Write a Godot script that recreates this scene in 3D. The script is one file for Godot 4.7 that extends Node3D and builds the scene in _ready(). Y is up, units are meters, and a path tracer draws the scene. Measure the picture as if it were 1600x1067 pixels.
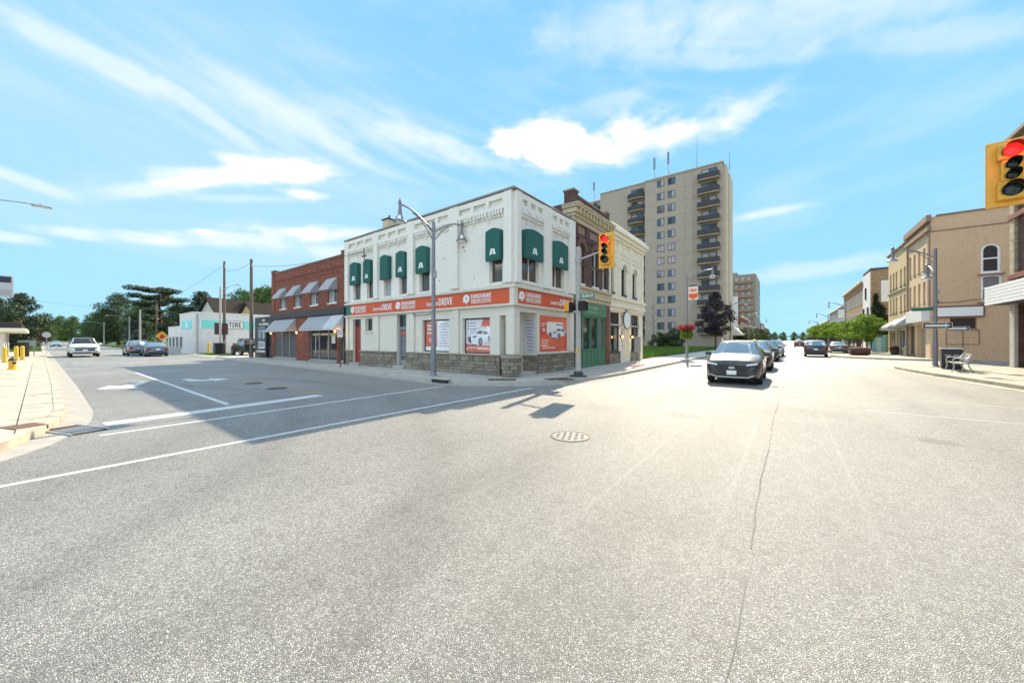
extends Node3D
# A street corner: a painted brick corner building, its shadow over the crossing, a main street running away to the horizon.
# World frame: -Z runs down the main street, -X runs down the side street, metres, y up; the photographer stands over the origin.

var M := {}
var taken := {}
var rng := RandomNumberGenerator.new()
const SW := 0.14            # height of the pavements above the road

# ---------------------------------------------------------------- mesh building
class MB:
	var v := PackedVector3Array()
	var n := PackedVector3Array()
	var uv := PackedVector2Array()
	var col := PackedColorArray()
	var xf := Transform3D.IDENTITY
	var tint = null

	func put(p: Vector3, nn: Vector3, t: Vector2) -> void:
		v.append(xf * p)
		n.append(xf.basis * nn)
		uv.append(t)
		if tint != null:
			col.append(tint)

	# corners counter-clockwise seen from outside
	func tri(a: Vector3, b: Vector3, c: Vector3) -> void:
		var nn := (b - a).cross(c - a).normalized()
		put(a, nn, Vector2(0, 0))
		put(c, nn, Vector2(1, 1))
		put(b, nn, Vector2(1, 0))

	func quad(a: Vector3, b: Vector3, c: Vector3, d: Vector3) -> void:
		var nn := (c - a).cross(d - b).normalized()
		put(a, nn, Vector2(0, 1))
		put(c, nn, Vector2(1, 0))
		put(b, nn, Vector2(1, 1))
		put(a, nn, Vector2(0, 1))
		put(d, nn, Vector2(0, 0))
		put(c, nn, Vector2(1, 0))

	func stri(a: Vector3, b: Vector3, c: Vector3, na: Vector3, nb: Vector3, nc: Vector3) -> void:
		put(a, na, Vector2.ZERO)
		put(c, nc, Vector2.ZERO)
		put(b, nb, Vector2.ZERO)

	func bx(x0: float, x1: float, y0: float, y1: float, z0: float, z1: float) -> void:
		var a := Vector3(x0, y0, z0)
		var b := Vector3(x1, y0, z0)
		var c := Vector3(x1, y1, z0)
		var d := Vector3(x0, y1, z0)
		var e := Vector3(x0, y0, z1)
		var f := Vector3(x1, y0, z1)
		var g := Vector3(x1, y1, z1)
		var h := Vector3(x0, y1, z1)
		quad(e, f, g, h)
		quad(b, a, d, c)
		quad(f, b, c, g)
		quad(a, e, h, d)
		quad(h, g, c, d)
		quad(a, b, f, e)

	# box with chamfered edges
	func cb(x0: float, x1: float, y0: float, y1: float, z0: float, z1: float, k: float) -> void:
		var lo := Vector3(x0, y0, z0)
		var hi := Vector3(x1, y1, z1)
		var m := (lo + hi) / 2
		var s := (hi - lo) / 2
		var p := func(i: int, j: int, l: int, ax: int) -> Vector3:
			var q := Vector3(i * s.x, j * s.y, l * s.z)
			for t in 3:
				if t != ax:
					q[t] -= k * (i if t == 0 else j if t == 1 else l)
			return m + q
		for sg: int in [-1, 1]:
			for ax in 3:
				var c := []
				for w in [[-1, -1], [1, -1], [1, 1], [-1, 1]]:
					var o := [0, 0, 0]
					o[ax] = sg
					o[(ax + 1) % 3] = w[0]
					o[(ax + 2) % 3] = w[1]
					c.append(p.call(o[0], o[1], o[2], ax))
				if sg > 0:
					quad(c[0], c[1], c[2], c[3])
				else:
					quad(c[3], c[2], c[1], c[0])
		for ax in 3:
			var b := (ax + 1) % 3
			var c := (ax + 2) % 3
			for sb: int in [-1, 1]:
				for sc: int in [-1, 1]:
					var o := [0, 0, 0]
					o[b] = sb
					o[c] = sc
					o[ax] = -1
					var p0: Vector3 = p.call(o[0], o[1], o[2], b)
					var q0: Vector3 = p.call(o[0], o[1], o[2], c)
					o[ax] = 1
					var p1: Vector3 = p.call(o[0], o[1], o[2], b)
					var q1: Vector3 = p.call(o[0], o[1], o[2], c)
					if sb * sc > 0:
						quad(p0, p1, q1, q0) if (p1 - p0).cross(q0 - p0).dot(p0 - m) > 0 else quad(q0, q1, p1, p0)
					else:
						quad(q0, q1, p1, p0) if (q1 - q0).cross(p0 - q0).dot(p0 - m) > 0 else quad(p0, p1, q1, q0)
		for i: int in [-1, 1]:
			for j: int in [-1, 1]:
				for l: int in [-1, 1]:
					var a: Vector3 = p.call(i, j, l, 0)
					var b2: Vector3 = p.call(i, j, l, 1)
					var c2: Vector3 = p.call(i, j, l, 2)
					if i * j * l > 0:
						tri(a, b2, c2)
					else:
						tri(a, c2, b2)

	# closed outline in x,y pushed out from z0 to z1
	func prism(poly: PackedVector2Array, z0: float, z1: float) -> void:
		var p := poly
		if Geometry2D.is_polygon_clockwise(p):
			p = p.duplicate()
			p.reverse()
		var idx := Geometry2D.triangulate_polygon(p)
		for i in range(0, idx.size(), 3):
			var a := p[idx[i]]
			var b := p[idx[i + 1]]
			var c := p[idx[i + 2]]
			if (b - a).cross(c - a) < 0:
				var t := b
				b = c
				c = t
			tri(Vector3(a.x, a.y, z1), Vector3(b.x, b.y, z1), Vector3(c.x, c.y, z1))
			tri(Vector3(a.x, a.y, z0), Vector3(c.x, c.y, z0), Vector3(b.x, b.y, z0))
		for i in p.size():
			var a := p[i]
			var b := p[(i + 1) % p.size()]
			quad(Vector3(a.x, a.y, z0), Vector3(b.x, b.y, z0), Vector3(b.x, b.y, z1), Vector3(a.x, a.y, z1))

	# outline in x,z, raised from y0 to y1 (a slab)
	func slab(poly: PackedVector2Array, y0: float, y1: float) -> void:
		var keep := xf
		xf = xf * Transform3D(Basis(Vector3(1, 0, 0), Vector3(0, 0, -1), Vector3(0, 1, 0)), Vector3.ZERO)
		var q := PackedVector2Array()
		for p in poly:
			q.append(Vector2(p.x, -p.y))
		prism(q, y0, y1)
		xf = keep

	func tube(pts: Array, rad, sides := 8, cap := true) -> void:
		var rings := []
		var up := Vector3.UP
		for i in pts.size():
			var d: Vector3 = (pts[mini(i + 1, pts.size() - 1)] - pts[maxi(i - 1, 0)]).normalized()
			if absf(d.dot(up)) > 0.95:
				up = Vector3.RIGHT
			var x := up.cross(d).normalized()
			var y := d.cross(x).normalized()
			up = y
			var r: float = rad[i] if rad is Array else rad
			var ring := []
			for k in sides:
				var a := TAU * k / sides
				ring.append([pts[i] + (x * cos(a) + y * sin(a)) * r, x * cos(a) + y * sin(a)])
			rings.append(ring)
		for i in rings.size() - 1:
			for k in sides:
				var a: Array = rings[i][k]
				var b: Array = rings[i][(k + 1) % sides]
				var c: Array = rings[i + 1][(k + 1) % sides]
				var e: Array = rings[i + 1][k]
				stri(a[0], b[0], c[0], a[1], b[1], c[1])
				stri(a[0], c[0], e[0], a[1], c[1], e[1])
		if cap:
			for k in sides:
				tri(pts[0], rings[0][(k + 1) % sides][0], rings[0][k][0])
				tri(pts[-1], rings[-1][k][0], rings[-1][(k + 1) % sides][0])

	# profile of [radius, height] turned round the y axis
	func lathe(prof: Array, segs := 16, at := Vector3.ZERO) -> void:
		for i in prof.size() - 1:
			var r0: float = prof[i][0]
			var y0: float = prof[i][1]
			var r1: float = prof[i + 1][0]
			var y1: float = prof[i + 1][1]
			var sl := Vector2(y1 - y0, r0 - r1).normalized()
			for k in segs:
				var a := TAU * k / segs
				var b := TAU * (k + 1) / segs
				var da := Vector3(cos(a), 0, -sin(a))
				var db := Vector3(cos(b), 0, -sin(b))
				var na := da * sl.x + Vector3.UP * sl.y
				var nb := db * sl.x + Vector3.UP * sl.y
				var p := [at + da * r0 + Vector3.UP * y0, at + db * r0 + Vector3.UP * y0, at + db * r1 + Vector3.UP * y1, at + da * r1 + Vector3.UP * y1]
				if r0 > 0.0001:
					stri(p[0], p[1], p[2], na, nb, nb)
				if r1 > 0.0001:
					stri(p[0], p[2], p[3], na, nb, na)

	func mesh() -> ArrayMesh:
		var a := []
		a.resize(Mesh.ARRAY_MAX)
		a[Mesh.ARRAY_VERTEX] = v
		a[Mesh.ARRAY_NORMAL] = n
		a[Mesh.ARRAY_TEX_UV] = uv
		if col.size() == v.size() and col.size() > 0:
			a[Mesh.ARRAY_COLOR] = col
		var m := ArrayMesh.new()
		m.add_surface_from_arrays(Mesh.PRIMITIVE_TRIANGLES, a)
		return m

# ---------------------------------------------------------------- scene tree
func numbered(called: String) -> String:
	taken[called] = taken.get(called, 0) + 1
	return called if taken[called] == 1 else "%s_%03d" % [called, taken[called] - 1]

func tag(o, label := "", category := "", group := "", kind := ""):
	if label: o.set_meta("label", label)
	if category: o.set_meta("category", category)
	if group: o.set_meta("group", group)
	if kind: o.set_meta("kind", kind)
	return o

func thing(called: String, label: String, category: String, at := Vector3.ZERO, turn := 0.0, group := "") -> Node3D:
	var o := Node3D.new()
	o.name = numbered(called)
	add_child(o)
	o.position = at
	o.rotation.y = turn
	return tag(o, label, category, group)

func sub(called: String, parent: Node3D, xf := Transform3D.IDENTITY) -> Node3D:
	var o := Node3D.new()
	o.name = called
	parent.add_child(o, true)
	o.transform = xf
	return o

func inst(called: String, mesh: Mesh, m, parent: Node, xf := Transform3D.IDENTITY) -> MeshInstance3D:
	var o := MeshInstance3D.new()
	o.name = numbered(called) if parent == self else called
	o.mesh = mesh
	if m: o.material_override = m
	parent.add_child(o, true)
	o.transform = xf
	return o

func part(b: MB, called: String, m, parent: Node) -> MeshInstance3D:
	return inst(called, b.mesh(), m, parent)

func setting(b: MB, called: String, m, parent: Node = self) -> MeshInstance3D:
	var o := part(b, called, m, parent)
	if parent == self: o.set_meta("kind", "structure")
	return o

func copy(o: Node3D, called: String, at: Vector3, turn: float, label := "") -> Node3D:
	var c: Node3D = o.duplicate()
	c.name = numbered(called)
	add_child(c)
	c.position = at
	c.rotation.y = turn
	if label: c.set_meta("label", label)
	return c

func frame_at(at: Vector3, turn: float) -> Transform3D:
	return Transform3D(Basis(Vector3.UP, turn), at)

# lettering: a raised text fitted into a box w by h whose middle is at p
func text(s: String, parent: Node3D, p: Transform3D, w: float, h: float, m, serif := false, called := "lettering", bold := 0.0) -> void:
	var t := TextMesh.new()
	var f := SystemFont.new()
	f.font_names = PackedStringArray(["Droid Serif" if serif else "Droid Sans"])
	f.font_weight = 700
	t.font = f
	t.text = s
	t.font_size = 40
	t.pixel_size = 0.01
	t.curve_step = 1.5
	t.depth = 0.2 + bold
	var bb := t.get_aabb()
	var k := Vector3(w / maxf(bb.size.x, 0.01), h / maxf(bb.size.y, 0.01), 0.03)
	var c := bb.get_center() * k
	inst(called, t, m, parent, p * Transform3D(Basis.from_scale(k), -c))

# lettering too small to read in the photograph: a row of short strokes in a box w by h
func strokes(parent: Node3D, xf: Transform3D, w: float, h: float, n: int, m) -> void:
	var r := RandomNumberGenerator.new()
	r.seed = n * 97 + int(w * 100)
	var b := MB.new()
	b.xf = xf
	for i in n:
		var x := -w / 2 + w * (i + 0.5) / n
		var hw := w / n * r.randf_range(0.25, 0.42)
		b.bx(x - hw, x + hw, -h / 2 * r.randf_range(0.5, 1.0), h / 2 * r.randf_range(0.5, 1.0), 0.0, 0.006)
	part(b, "lettering", m, parent).set_meta("kind", "stuff")

# ---------------------------------------------------------------- textures
func tex_from(a: PackedByteArray, w: int, h: int, fmt := Image.FORMAT_RGB8) -> ImageTexture:
	return ImageTexture.create_from_image(Image.create_from_data(w, h, false, fmt, a))

func nimg(seed_: int, freq: float, size: int, oct := 4, type := FastNoiseLite.TYPE_SIMPLEX_SMOOTH, ret := FastNoiseLite.RETURN_CELL_VALUE) -> PackedByteArray:
	var f := FastNoiseLite.new()
	f.seed = seed_
	f.noise_type = type
	f.frequency = freq
	f.fractal_octaves = oct
	if type == FastNoiseLite.TYPE_CELLULAR:
		f.fractal_type = FastNoiseLite.FRACTAL_NONE
		f.cellular_return_type = ret
		f.cellular_jitter = 1.0
	var im := f.get_seamless_image(size, size)
	im.convert(Image.FORMAT_L8)
	return im.get_data()

func srgb8(x: float) -> int:
	x = clampf(x, 0.0, 1.0)
	return int(255.0 * (12.92 * x if x < 0.0031308 else 1.055 * pow(x, 1.0 / 2.4) - 0.055) + 0.5)

# grey pattern lo..hi (linear) from weighted noise layers
func pattern(size: int, layers: Array, lo: float, hi: float, gamma := 1.0) -> ImageTexture:
	var lut := PackedByteArray()
	for i in 256:
		lut.append(srgb8(lerpf(lo, hi, pow(i / 255.0, gamma))))
	var d := []
	var total := 0.0
	for l in layers:
		d.append(l[0])
		total += l[1]
	var out := PackedByteArray()
	out.resize(size * size)
	for i in size * size:
		var s := 0.0
		for k in d.size():
			s += d[k][i] * layers[k][1]
		out[i] = lut[clampi(int(s / total), 0, 255)]
	return tex_from(out, size, size, Image.FORMAT_L8)

var T := {}
func make_textures() -> void:
	var S := 512
	var fine := nimg(3, 0.09, S, 3)
	var mid := nimg(4, 0.02, S, 5)
	var wide := nimg(5, 0.006, S, 4)
	T.plain = pattern(S, [[fine, 0.25], [mid, 0.4], [wide, 0.5]], 0.62, 1.0)
	T.soft = pattern(S, [[fine, 0.2], [mid, 0.3], [wide, 0.6]], 0.80, 1.0)
	T.mottle = pattern(S, [[fine, 0.5], [mid, 0.6], [wide, 0.2]], 0.40, 1.0)
	T.rough = pattern(S, [[fine, 0.6], [mid, 0.5]], 0.0, 1.0)
	# rain streaks, rubbed patches and specks of old paint
	var wo0 := PackedByteArray()
	wo0.resize(S * S)
	var lw := PackedByteArray()
	for i in 256:
		lw.append(srgb8(i / 255.0))
	for y in S:
		var ty := absi((y * 2) % S - S / 2) / 3
		for x in S:
			var i := y * S + x
			var st := mid[ty * S + (x * 3) % S] / 255.0
			var v := 0.93 - 0.16 * smoothstep(0.55, 0.85, st) * (wide[i] / 255.0) - 0.07 * smoothstep(0.6, 0.85, mid[i] / 255.0) - 0.05 * (fine[i] / 255.0)
			if fine[i] > 222 and mid[i] > 150: v -= 0.25
			wo0[i] = lw[clampi(int(v * 255), 0, 255)]
	T.weather = tex_from(wo0, S, S, Image.FORMAT_L8)
	for y in S:
		for x in S:
			var i := y * S + x
			var v := 0.97 - 0.22 * smoothstep(0.55, 0.8, wide[i] / 255.0) - 0.16 * smoothstep(0.6, 0.75, mid[i] / 255.0) - 0.1 * (fine[i] / 255.0)
			if fine[i] > 212: v -= 0.2
			wo0[i] = lw[clampi(int(v * 255), 0, 255)]
	T.stained = tex_from(wo0, S, S, Image.FORMAT_L8)
	# asphalt: chips of stone, each a cell of its own grey, dark between
	var A := 1024
	var cell := nimg(11, 0.105, A, 1, FastNoiseLite.TYPE_CELLULAR)
	var cell2 := nimg(12, 0.19, A, 1, FastNoiseLite.TYPE_CELLULAR)
	var gap := nimg(11, 0.105, A, 1, FastNoiseLite.TYPE_CELLULAR, FastNoiseLite.RETURN_DISTANCE2_SUB)
	var blot := nimg(14, 0.008, A, 4)
	var alb := PackedByteArray()
	var hgt := PackedByteArray()
	alb.resize(A * A * 3)
	hgt.resize(A * A)
	var lut := PackedByteArray()
	for i in 1024:
		lut.append(srgb8(i / 1023.0))
	for i in A * A:
		var g := minf(1.0, gap[i] / 110.0)
		var c := cell[i] / 255.0
		var s := (0.27 + 0.68 * c * c + 0.20 * (cell2[i] / 255.0)) * (0.34 + 0.66 * g) * (0.88 + 0.2 * (blot[i] / 255.0))
		var q := clampi(int(s * 1023), 0, 1023)
		alb[i * 3] = lut[q]
		alb[i * 3 + 1] = lut[clampi(int(q * 0.99), 0, 1023)]
		alb[i * 3 + 2] = lut[clampi(int(q * (0.93 + 0.05 * c)), 0, 1023)]
		hgt[i] = clampi(int(255 * (0.2 + 0.5 * c * g + 0.3 * g)), 0, 255)
	T.asphalt = tex_from(alb, A, A)
	T.asphalt_h = tex_from(hgt, A, A, Image.FORMAT_L8)
	# brick: running bond, 10 bricks by 32 courses
	var B := 512
	var bc := PackedByteArray()
	var bh := PackedByteArray()
	bc.resize(B * B * 3)
	bh.resize(B * B)
	var r := RandomNumberGenerator.new()
	r.seed = 7
	var tone := []
	for i in 32 * 10:
		tone.append(r.randf_range(0.55, 1.0))
	for y in B:
		var cy := y / 16
		var fy := y % 16
		for x in B:
			var xx := (x * 10.0 / B + (0.5 if cy % 2 else 0.0))
			var ix := int(xx) % 10
			var fx := (xx - floorf(xx)) * 51.2
			var i := y * B + x
			var mortar := fy < 2 or fx < 2.6
			var f := 0.85 + 0.3 * (fine[i] / 255.0 - 0.5)
			var t: float = tone[cy * 10 + ix] * f
			if mortar:
				bc[i * 3] = srgb8(0.72 * f)
				bc[i * 3 + 1] = srgb8(0.80 * f)
				bc[i * 3 + 2] = srgb8(0.85 * f)
			else:
				bc[i * 3] = srgb8(t)
				bc[i * 3 + 1] = srgb8(t * (0.93 + 0.07 * f))
				bc[i * 3 + 2] = srgb8(t * 0.95)
			bh[i] = 40 if mortar else clampi(int(180 + 60 * (f - 0.85) / 0.15), 0, 255)
	T.brick = tex_from(bc, B, B)
	T.brick_h = tex_from(bh, B, B, Image.FORMAT_L8)
	# wear of the carriageway over 48 m: patches and the tracks of turning wheels
	var R := 1024
	var wp := nimg(21, 0.006, R, 5)
	var wq := nimg(22, 0.03, R, 3)
	var wo := PackedByteArray()
	wo.resize(R * R * 3)
	for y in R:
		var pz := (y + 0.5) / R * 48.0 - 24.0
		for x in R:
			var px := (x + 0.5) / R * 48.0 - 24.0
			var i := y * R + x
			var s := 0.88 + 0.24 * (wp[i] / 255.0 - 0.5) + 0.10 * (wq[i] / 255.0 - 0.5)
			var wob := (wq[i] / 255.0 - 0.5) * 0.5
			# right-turn sweeps round the near kerb and straight wheel paths
			var rad := Vector2(px + 13.0, pz - 6.5).length() + wob
			for rr: float in [9.2, 10.9, 13.4]:
				s -= 0.15 * exp(-pow((rad - rr) / 0.33, 2)) * (0.4 + 0.9 * wp[i] / 255.0)
			s += 0.05 * (smoothstep(0.5, 0.8, wq[(i * 3) % (R * R)] / 255.0) - 0.3)
			for xx: float in [-2.9, -1.1, 2.6, 4.3]:
				s -= 0.10 * exp(-pow((px + wob - xx) / 0.35, 2))
			var q := clampi(int(s * 1023), 0, 1023)
			wo[i * 3] = lut[q]
			wo[i * 3 + 1] = lut[clampi(int(q * 0.995), 0, 1023)]
			wo[i * 3 + 2] = lut[clampi(int(q * 0.985), 0, 1023)]
	# drips and old spills in the wheel lanes
	var im := Image.create_from_data(R, R, false, Image.FORMAT_RGB8, wo)
	var rs := RandomNumberGenerator.new()
	rs.seed = 17
	for k in 150:
		var cx := rs.randf() * R
		var cy := rs.randf() * R
		var rad := rs.randf_range(1.5, 9.0) if k % 9 else rs.randf_range(10.0, 26.0)
		var dk := rs.randf_range(0.05, 0.16) if k % 9 else rs.randf_range(0.04, 0.08)
		for y in range(maxi(0, int(cy - rad)), mini(R, int(cy + rad) + 1)):
			for x in range(maxi(0, int(cx - rad)), mini(R, int(cx + rad) + 1)):
				var q := Vector2(x - cx, y - cy).length() / rad + (wq[y * R + x] / 255.0 - 0.5) * 1.2
				if q < 1.0:
					var c := im.get_pixel(x, y)
					im.set_pixel(x, y, c * (1.0 - dk * smoothstep(1.0, 0.4, q)))
	T.wear = ImageTexture.create_from_image(im)

# ---------------------------------------------------------------- materials; colours are linear reflectances
func mk(key: String, r: float, g: float, b: float, rough := 0.8, o := {}) -> StandardMaterial3D:
	var m := StandardMaterial3D.new()
	m.resource_name = key
	var a: float = o.get("alpha", 1.0)
	var c := Color(r, g, b).linear_to_srgb()
	c.a = a
	m.albedo_color = c
	m.roughness = rough
	m.metallic = o.get("metal", 0.0)
	m.metallic_specular = o.get("spec", 0.5)
	if a < 1.0: m.transparency = BaseMaterial3D.TRANSPARENCY_ALPHA
	if o.has("tex"):
		m.albedo_texture = T[o.tex]
		m.uv1_triplanar = o.get("tri", true)
		var k: float = 1.0 / o.get("size", 2.0)
		m.uv1_scale = Vector3(k, k, k) if o.get("tri", true) else Vector3.ONE
	if o.has("bump"):
		m.heightmap_enabled = true
		m.heightmap_texture = T[o.bump]
		m.heightmap_scale = o.get("relief", 0.5)
		if not o.has("tex"):
			m.uv1_triplanar = true
			var k: float = 1.0 / o.get("size", 2.0)
			m.uv1_scale = Vector3(k, k, k)
	if o.has("glow"):
		m.emission_enabled = true
		m.emission = Color(r, g, b).linear_to_srgb()
		m.emission_energy_multiplier = o.glow
	if o.has("coat"):
		m.clearcoat_enabled = true
		m.clearcoat = o.coat
		m.clearcoat_roughness = 0.04
	if o.has("back"):
		m.backlight_enabled = true
		m.backlight = o.back
	if o.get("vc", false):
		m.vertex_color_use_as_albedo = true
	M[key] = m
	return m

func make_materials() -> void:
	# ground
	mk("asphalt", 0.74, 0.735, 0.705, 0.57, {"tex": "asphalt", "tri": false, "spec": 0.52})
	M.asphalt.heightmap_enabled = true
	M.asphalt.heightmap_texture = T.asphalt_h
	M.asphalt.heightmap_scale = 0.9
	M.asphalt.detail_enabled = true
	M.asphalt.detail_blend_mode = BaseMaterial3D.BLEND_MODE_MUL
	M.asphalt.detail_albedo = T.wear
	M.asphalt.detail_uv_layer = BaseMaterial3D.DETAIL_UV_2
	mk("concrete", 0.48, 0.435, 0.345, 0.85, {"tex": "stained", "size": 2.6, "bump": "rough", "relief": 0.15})
	mk("concrete_grey", 0.54, 0.51, 0.45, 0.85, {"tex": "plain", "size": 3.1, "bump": "rough", "relief": 0.15})
	mk("concrete_dull", 0.49, 0.47, 0.43, 0.85, {"tex": "stained", "size": 2.2, "bump": "rough", "relief": 0.15})
	mk("concrete_worn", 0.45, 0.415, 0.34, 0.85, {"tex": "stained", "size": 3.7, "bump": "rough", "relief": 0.15})
	mk("line_worn", 0.62, 0.61, 0.58, 0.8, {"tex": "mottle", "size": 0.5})
	mk("seam", 0.19, 0.185, 0.175, 0.95, {"spec": 0.2})
	mk("gutter", 0.42, 0.40, 0.355, 0.85, {"tex": "plain", "size": 1.7})
	mk("joint", 0.09, 0.085, 0.08, 0.95)
	mk("line_white", 0.78, 0.78, 0.76, 0.7, {"tex": "mottle", "size": 0.9})
	mk("line_yellow", 0.46, 0.35, 0.17, 0.7, {"tex": "mottle", "size": 0.9})
	mk("tar", 0.05, 0.05, 0.05, 0.95, {"spec": 0.2})
	mk("iron", 0.12, 0.11, 0.10, 0.6, {"tex": "mottle", "size": 0.4, "metal": 0.4})
	mk("cover_grey", 0.30, 0.29, 0.27, 0.7, {"tex": "mottle", "size": 0.5})
	mk("rust", 0.20, 0.11, 0.07, 0.85, {"tex": "mottle", "size": 0.5})
	mk("soil", 0.10, 0.085, 0.05, 0.95, {"tex": "plain", "size": 2.0})
	mk("field", 0.16, 0.16, 0.10, 0.95, {"tex": "plain", "size": 9.0})
	mk("lawn", 0.07, 0.13, 0.03, 0.95, {"tex": "mottle", "size": 1.4})
	# corner building
	mk("painted_brick", 0.90, 0.86, 0.77, 0.75, {"tex": "weather", "size": 2.3, "bump": "brick_h", "relief": 0.6})
	M.painted_brick.uv1_scale = Vector3(0.42, 0.42, 0.42)
	mk("plaster", 0.82, 0.755, 0.63, 0.8, {"tex": "weather", "size": 1.9})
	mk("trim_cream", 0.74, 0.68, 0.57, 0.7, {"tex": "soft", "size": 1.5})
	mk("coping", 0.30, 0.28, 0.25, 0.7, {"tex": "plain", "size": 1.0})
	for k in 4:
		var t: float = [0.30, 0.38, 0.46, 0.34][k]
		mk("stone_%d" % k, t, t * [0.85, 0.88, 0.84, 0.78][k], t * [0.66, 0.70, 0.62, 0.56][k], 0.9, {"tex": "mottle", "size": 0.55, "bump": "rough", "relief": 1.2})
	mk("mortar", 0.22, 0.20, 0.165, 0.95, {"tex": "plain", "size": 0.7})
	mk("canvas_green", 0.022, 0.13, 0.11, 0.85, {"tex": "weather", "size": 1.3})
	mk("sign_red", 0.72, 0.10, 0.022, 0.5, {"tex": "weather", "size": 2.3})
	mk("sign_orange", 0.80, 0.14, 0.02, 0.4)
	mk("white", 0.82, 0.82, 0.80, 0.5)
	mk("offwhite", 0.74, 0.73, 0.69, 0.6, {"tex": "soft", "size": 1.2})
	mk("black", 0.018, 0.018, 0.02, 0.45)
	mk("charcoal", 0.05, 0.05, 0.055, 0.6)
	mk("door_red", 0.33, 0.045, 0.03, 0.5, {"tex": "soft", "size": 0.7})
	mk("door_grey", 0.30, 0.30, 0.31, 0.5)
	mk("teal_panel", 0.03, 0.16, 0.13, 0.6)
	mk("glass", 0.035, 0.038, 0.042, 0.03, {"spec": 0.6})
	mk("glass_clear", 0.6, 0.62, 0.62, 0.02, {"alpha": 0.06})
	mk("glass_brown", 0.085, 0.065, 0.055, 0.06, {"spec": 0.55})
	mk("curtain", 0.42, 0.42, 0.44, 0.8, {"tex": "soft", "size": 0.5})
	mk("blind", 0.30, 0.25, 0.20, 0.8)
	mk("poster_grey", 0.62, 0.62, 0.66, 0.5)
	mk("poster_ink", 0.18, 0.12, 0.13, 0.6)
	mk("poster_red", 0.62, 0.06, 0.04, 0.5)
	# neighbours
	mk("red_brick", 0.33, 0.105, 0.065, 0.85, {"tex": "brick", "size": 2.1, "bump": "brick_h", "relief": 0.6})
	mk("brown_brick", 0.17, 0.09, 0.072, 0.85, {"tex": "brick", "size": 2.1, "bump": "brick_h", "relief": 0.6})
	mk("arch_brick", 0.24, 0.13, 0.10, 0.85, {"tex": "brick", "size": 2.1})
	mk("buff_brick", 0.42, 0.28, 0.165, 0.85, {"tex": "brick", "size": 2.1})
	mk("pale_brick", 0.60, 0.50, 0.34, 0.85, {"tex": "brick", "size": 2.1})
	mk("cream_stone", 0.92, 0.84, 0.65, 0.75, {"tex": "soft", "size": 1.7})
	mk("yellow_stone", 0.66, 0.555, 0.37, 0.75, {"tex": "plain", "size": 1.3})
	mk("shop_green", 0.085, 0.23, 0.125, 0.55, {"tex": "soft", "size": 1.0})
	mk("sage", 0.30, 0.36, 0.20, 0.6)
	mk("canvas_grey", 0.40, 0.41, 0.43, 0.8, {"tex": "soft", "size": 0.8})
	mk("canvas_white", 0.62, 0.62, 0.62, 0.8, {"tex": "soft", "size": 0.8})
	mk("tower", 0.46, 0.39, 0.31, 0.85, {"tex": "weather", "size": 9.0})
	mk("tower_lit", 0.60, 0.51, 0.37, 0.85, {"tex": "soft", "size": 5.0})  # paler copy of the tower wall: light on its street side put into the colour
	mk("tower_old", 0.30, 0.255, 0.19, 0.85, {"tex": "soft", "size": 6.0})
	mk("rail_dark", 0.035, 0.033, 0.033, 0.5)
	mk("slab_edge", 0.36, 0.29, 0.20, 0.85)
	mk("tan_wall", 0.68, 0.46, 0.285, 0.85, {"tex": "weather", "size": 4.6, "bump": "brick_h", "relief": 0.3})
	mk("tan_light", 0.66, 0.49, 0.31, 0.85, {"tex": "soft", "size": 2.6})
	mk("tan_dark", 0.30, 0.20, 0.145, 0.85, {"tex": "soft", "size": 2.6})
	mk("ochre", 0.60, 0.47, 0.26, 0.85, {"tex": "soft", "size": 2.6})
	mk("block_white", 0.78, 0.75, 0.73, 0.85, {"tex": "soft", "size": 3.0})
	mk("block_blue", 0.30, 0.36, 0.42, 0.8, {"tex": "soft", "size": 3.0})
	mk("aqua", 0.22, 0.72, 0.66, 0.6)
	mk("roof_shingle", 0.06, 0.052, 0.045, 1.0, {"spec": 0.15, "tex": "mottle", "size": 1.0})
	mk("siding", 0.55, 0.54, 0.50, 0.7, {"tex": "soft", "size": 2.0})
	mk("siding_yellow", 0.50, 0.36, 0.15, 0.7, {"tex": "soft", "size": 2.0})
	mk("roof_flat", 0.14, 0.135, 0.13, 0.95)
	mk("lamp_glow", 1.0, 0.62, 0.25, 0.4, {"glow": 0.5})
	mk("shade_mesh", 0.085, 0.085, 0.09, 0.6)
	mk("glass_curtain", 0.20, 0.20, 0.20, 0.06)
	mk("glass_blue", 0.07, 0.11, 0.17, 0.05, {"spec": 0.6})
	mk("mural_blue", 0.20, 0.42, 0.50, 0.7, {"tex": "mottle", "size": 1.5})
	mk("mural_pale", 0.42, 0.58, 0.58, 0.7, {"tex": "mottle", "size": 1.5})
	# street furniture
	mk("lamp_grey", 0.25, 0.25, 0.27, 0.4, {"metal": 0.3, "tex": "soft", "size": 0.6})
	mk("galvanised", 0.42, 0.42, 0.41, 0.45, {"metal": 0.35, "tex": "soft", "size": 0.5})
	mk("concrete_pole", 0.50, 0.48, 0.44, 0.8, {"tex": "plain", "size": 0.6})
	mk("timber_pole", 0.20, 0.165, 0.125, 0.9, {"tex": "mottle", "size": 0.5})
	mk("lens_milk", 0.85, 0.85, 0.82, 0.3)
	mk("signal_yellow", 0.92, 0.44, 0.04, 0.45, {"tex": "soft", "size": 0.5})
	mk("signal_visor", 0.03, 0.028, 0.02, 0.5)
	mk("signal_dark", 0.02, 0.03, 0.025, 0.2)
	mk("signal_red", 0.95, 0.02, 0.015, 0.3, {"glow": 0.55})
	mk("hydrant_yellow", 0.72, 0.40, 0.02, 0.5)
	mk("bollard_yellow", 0.75, 0.48, 0.03, 0.5, {"tex": "soft", "size": 0.5})
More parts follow.
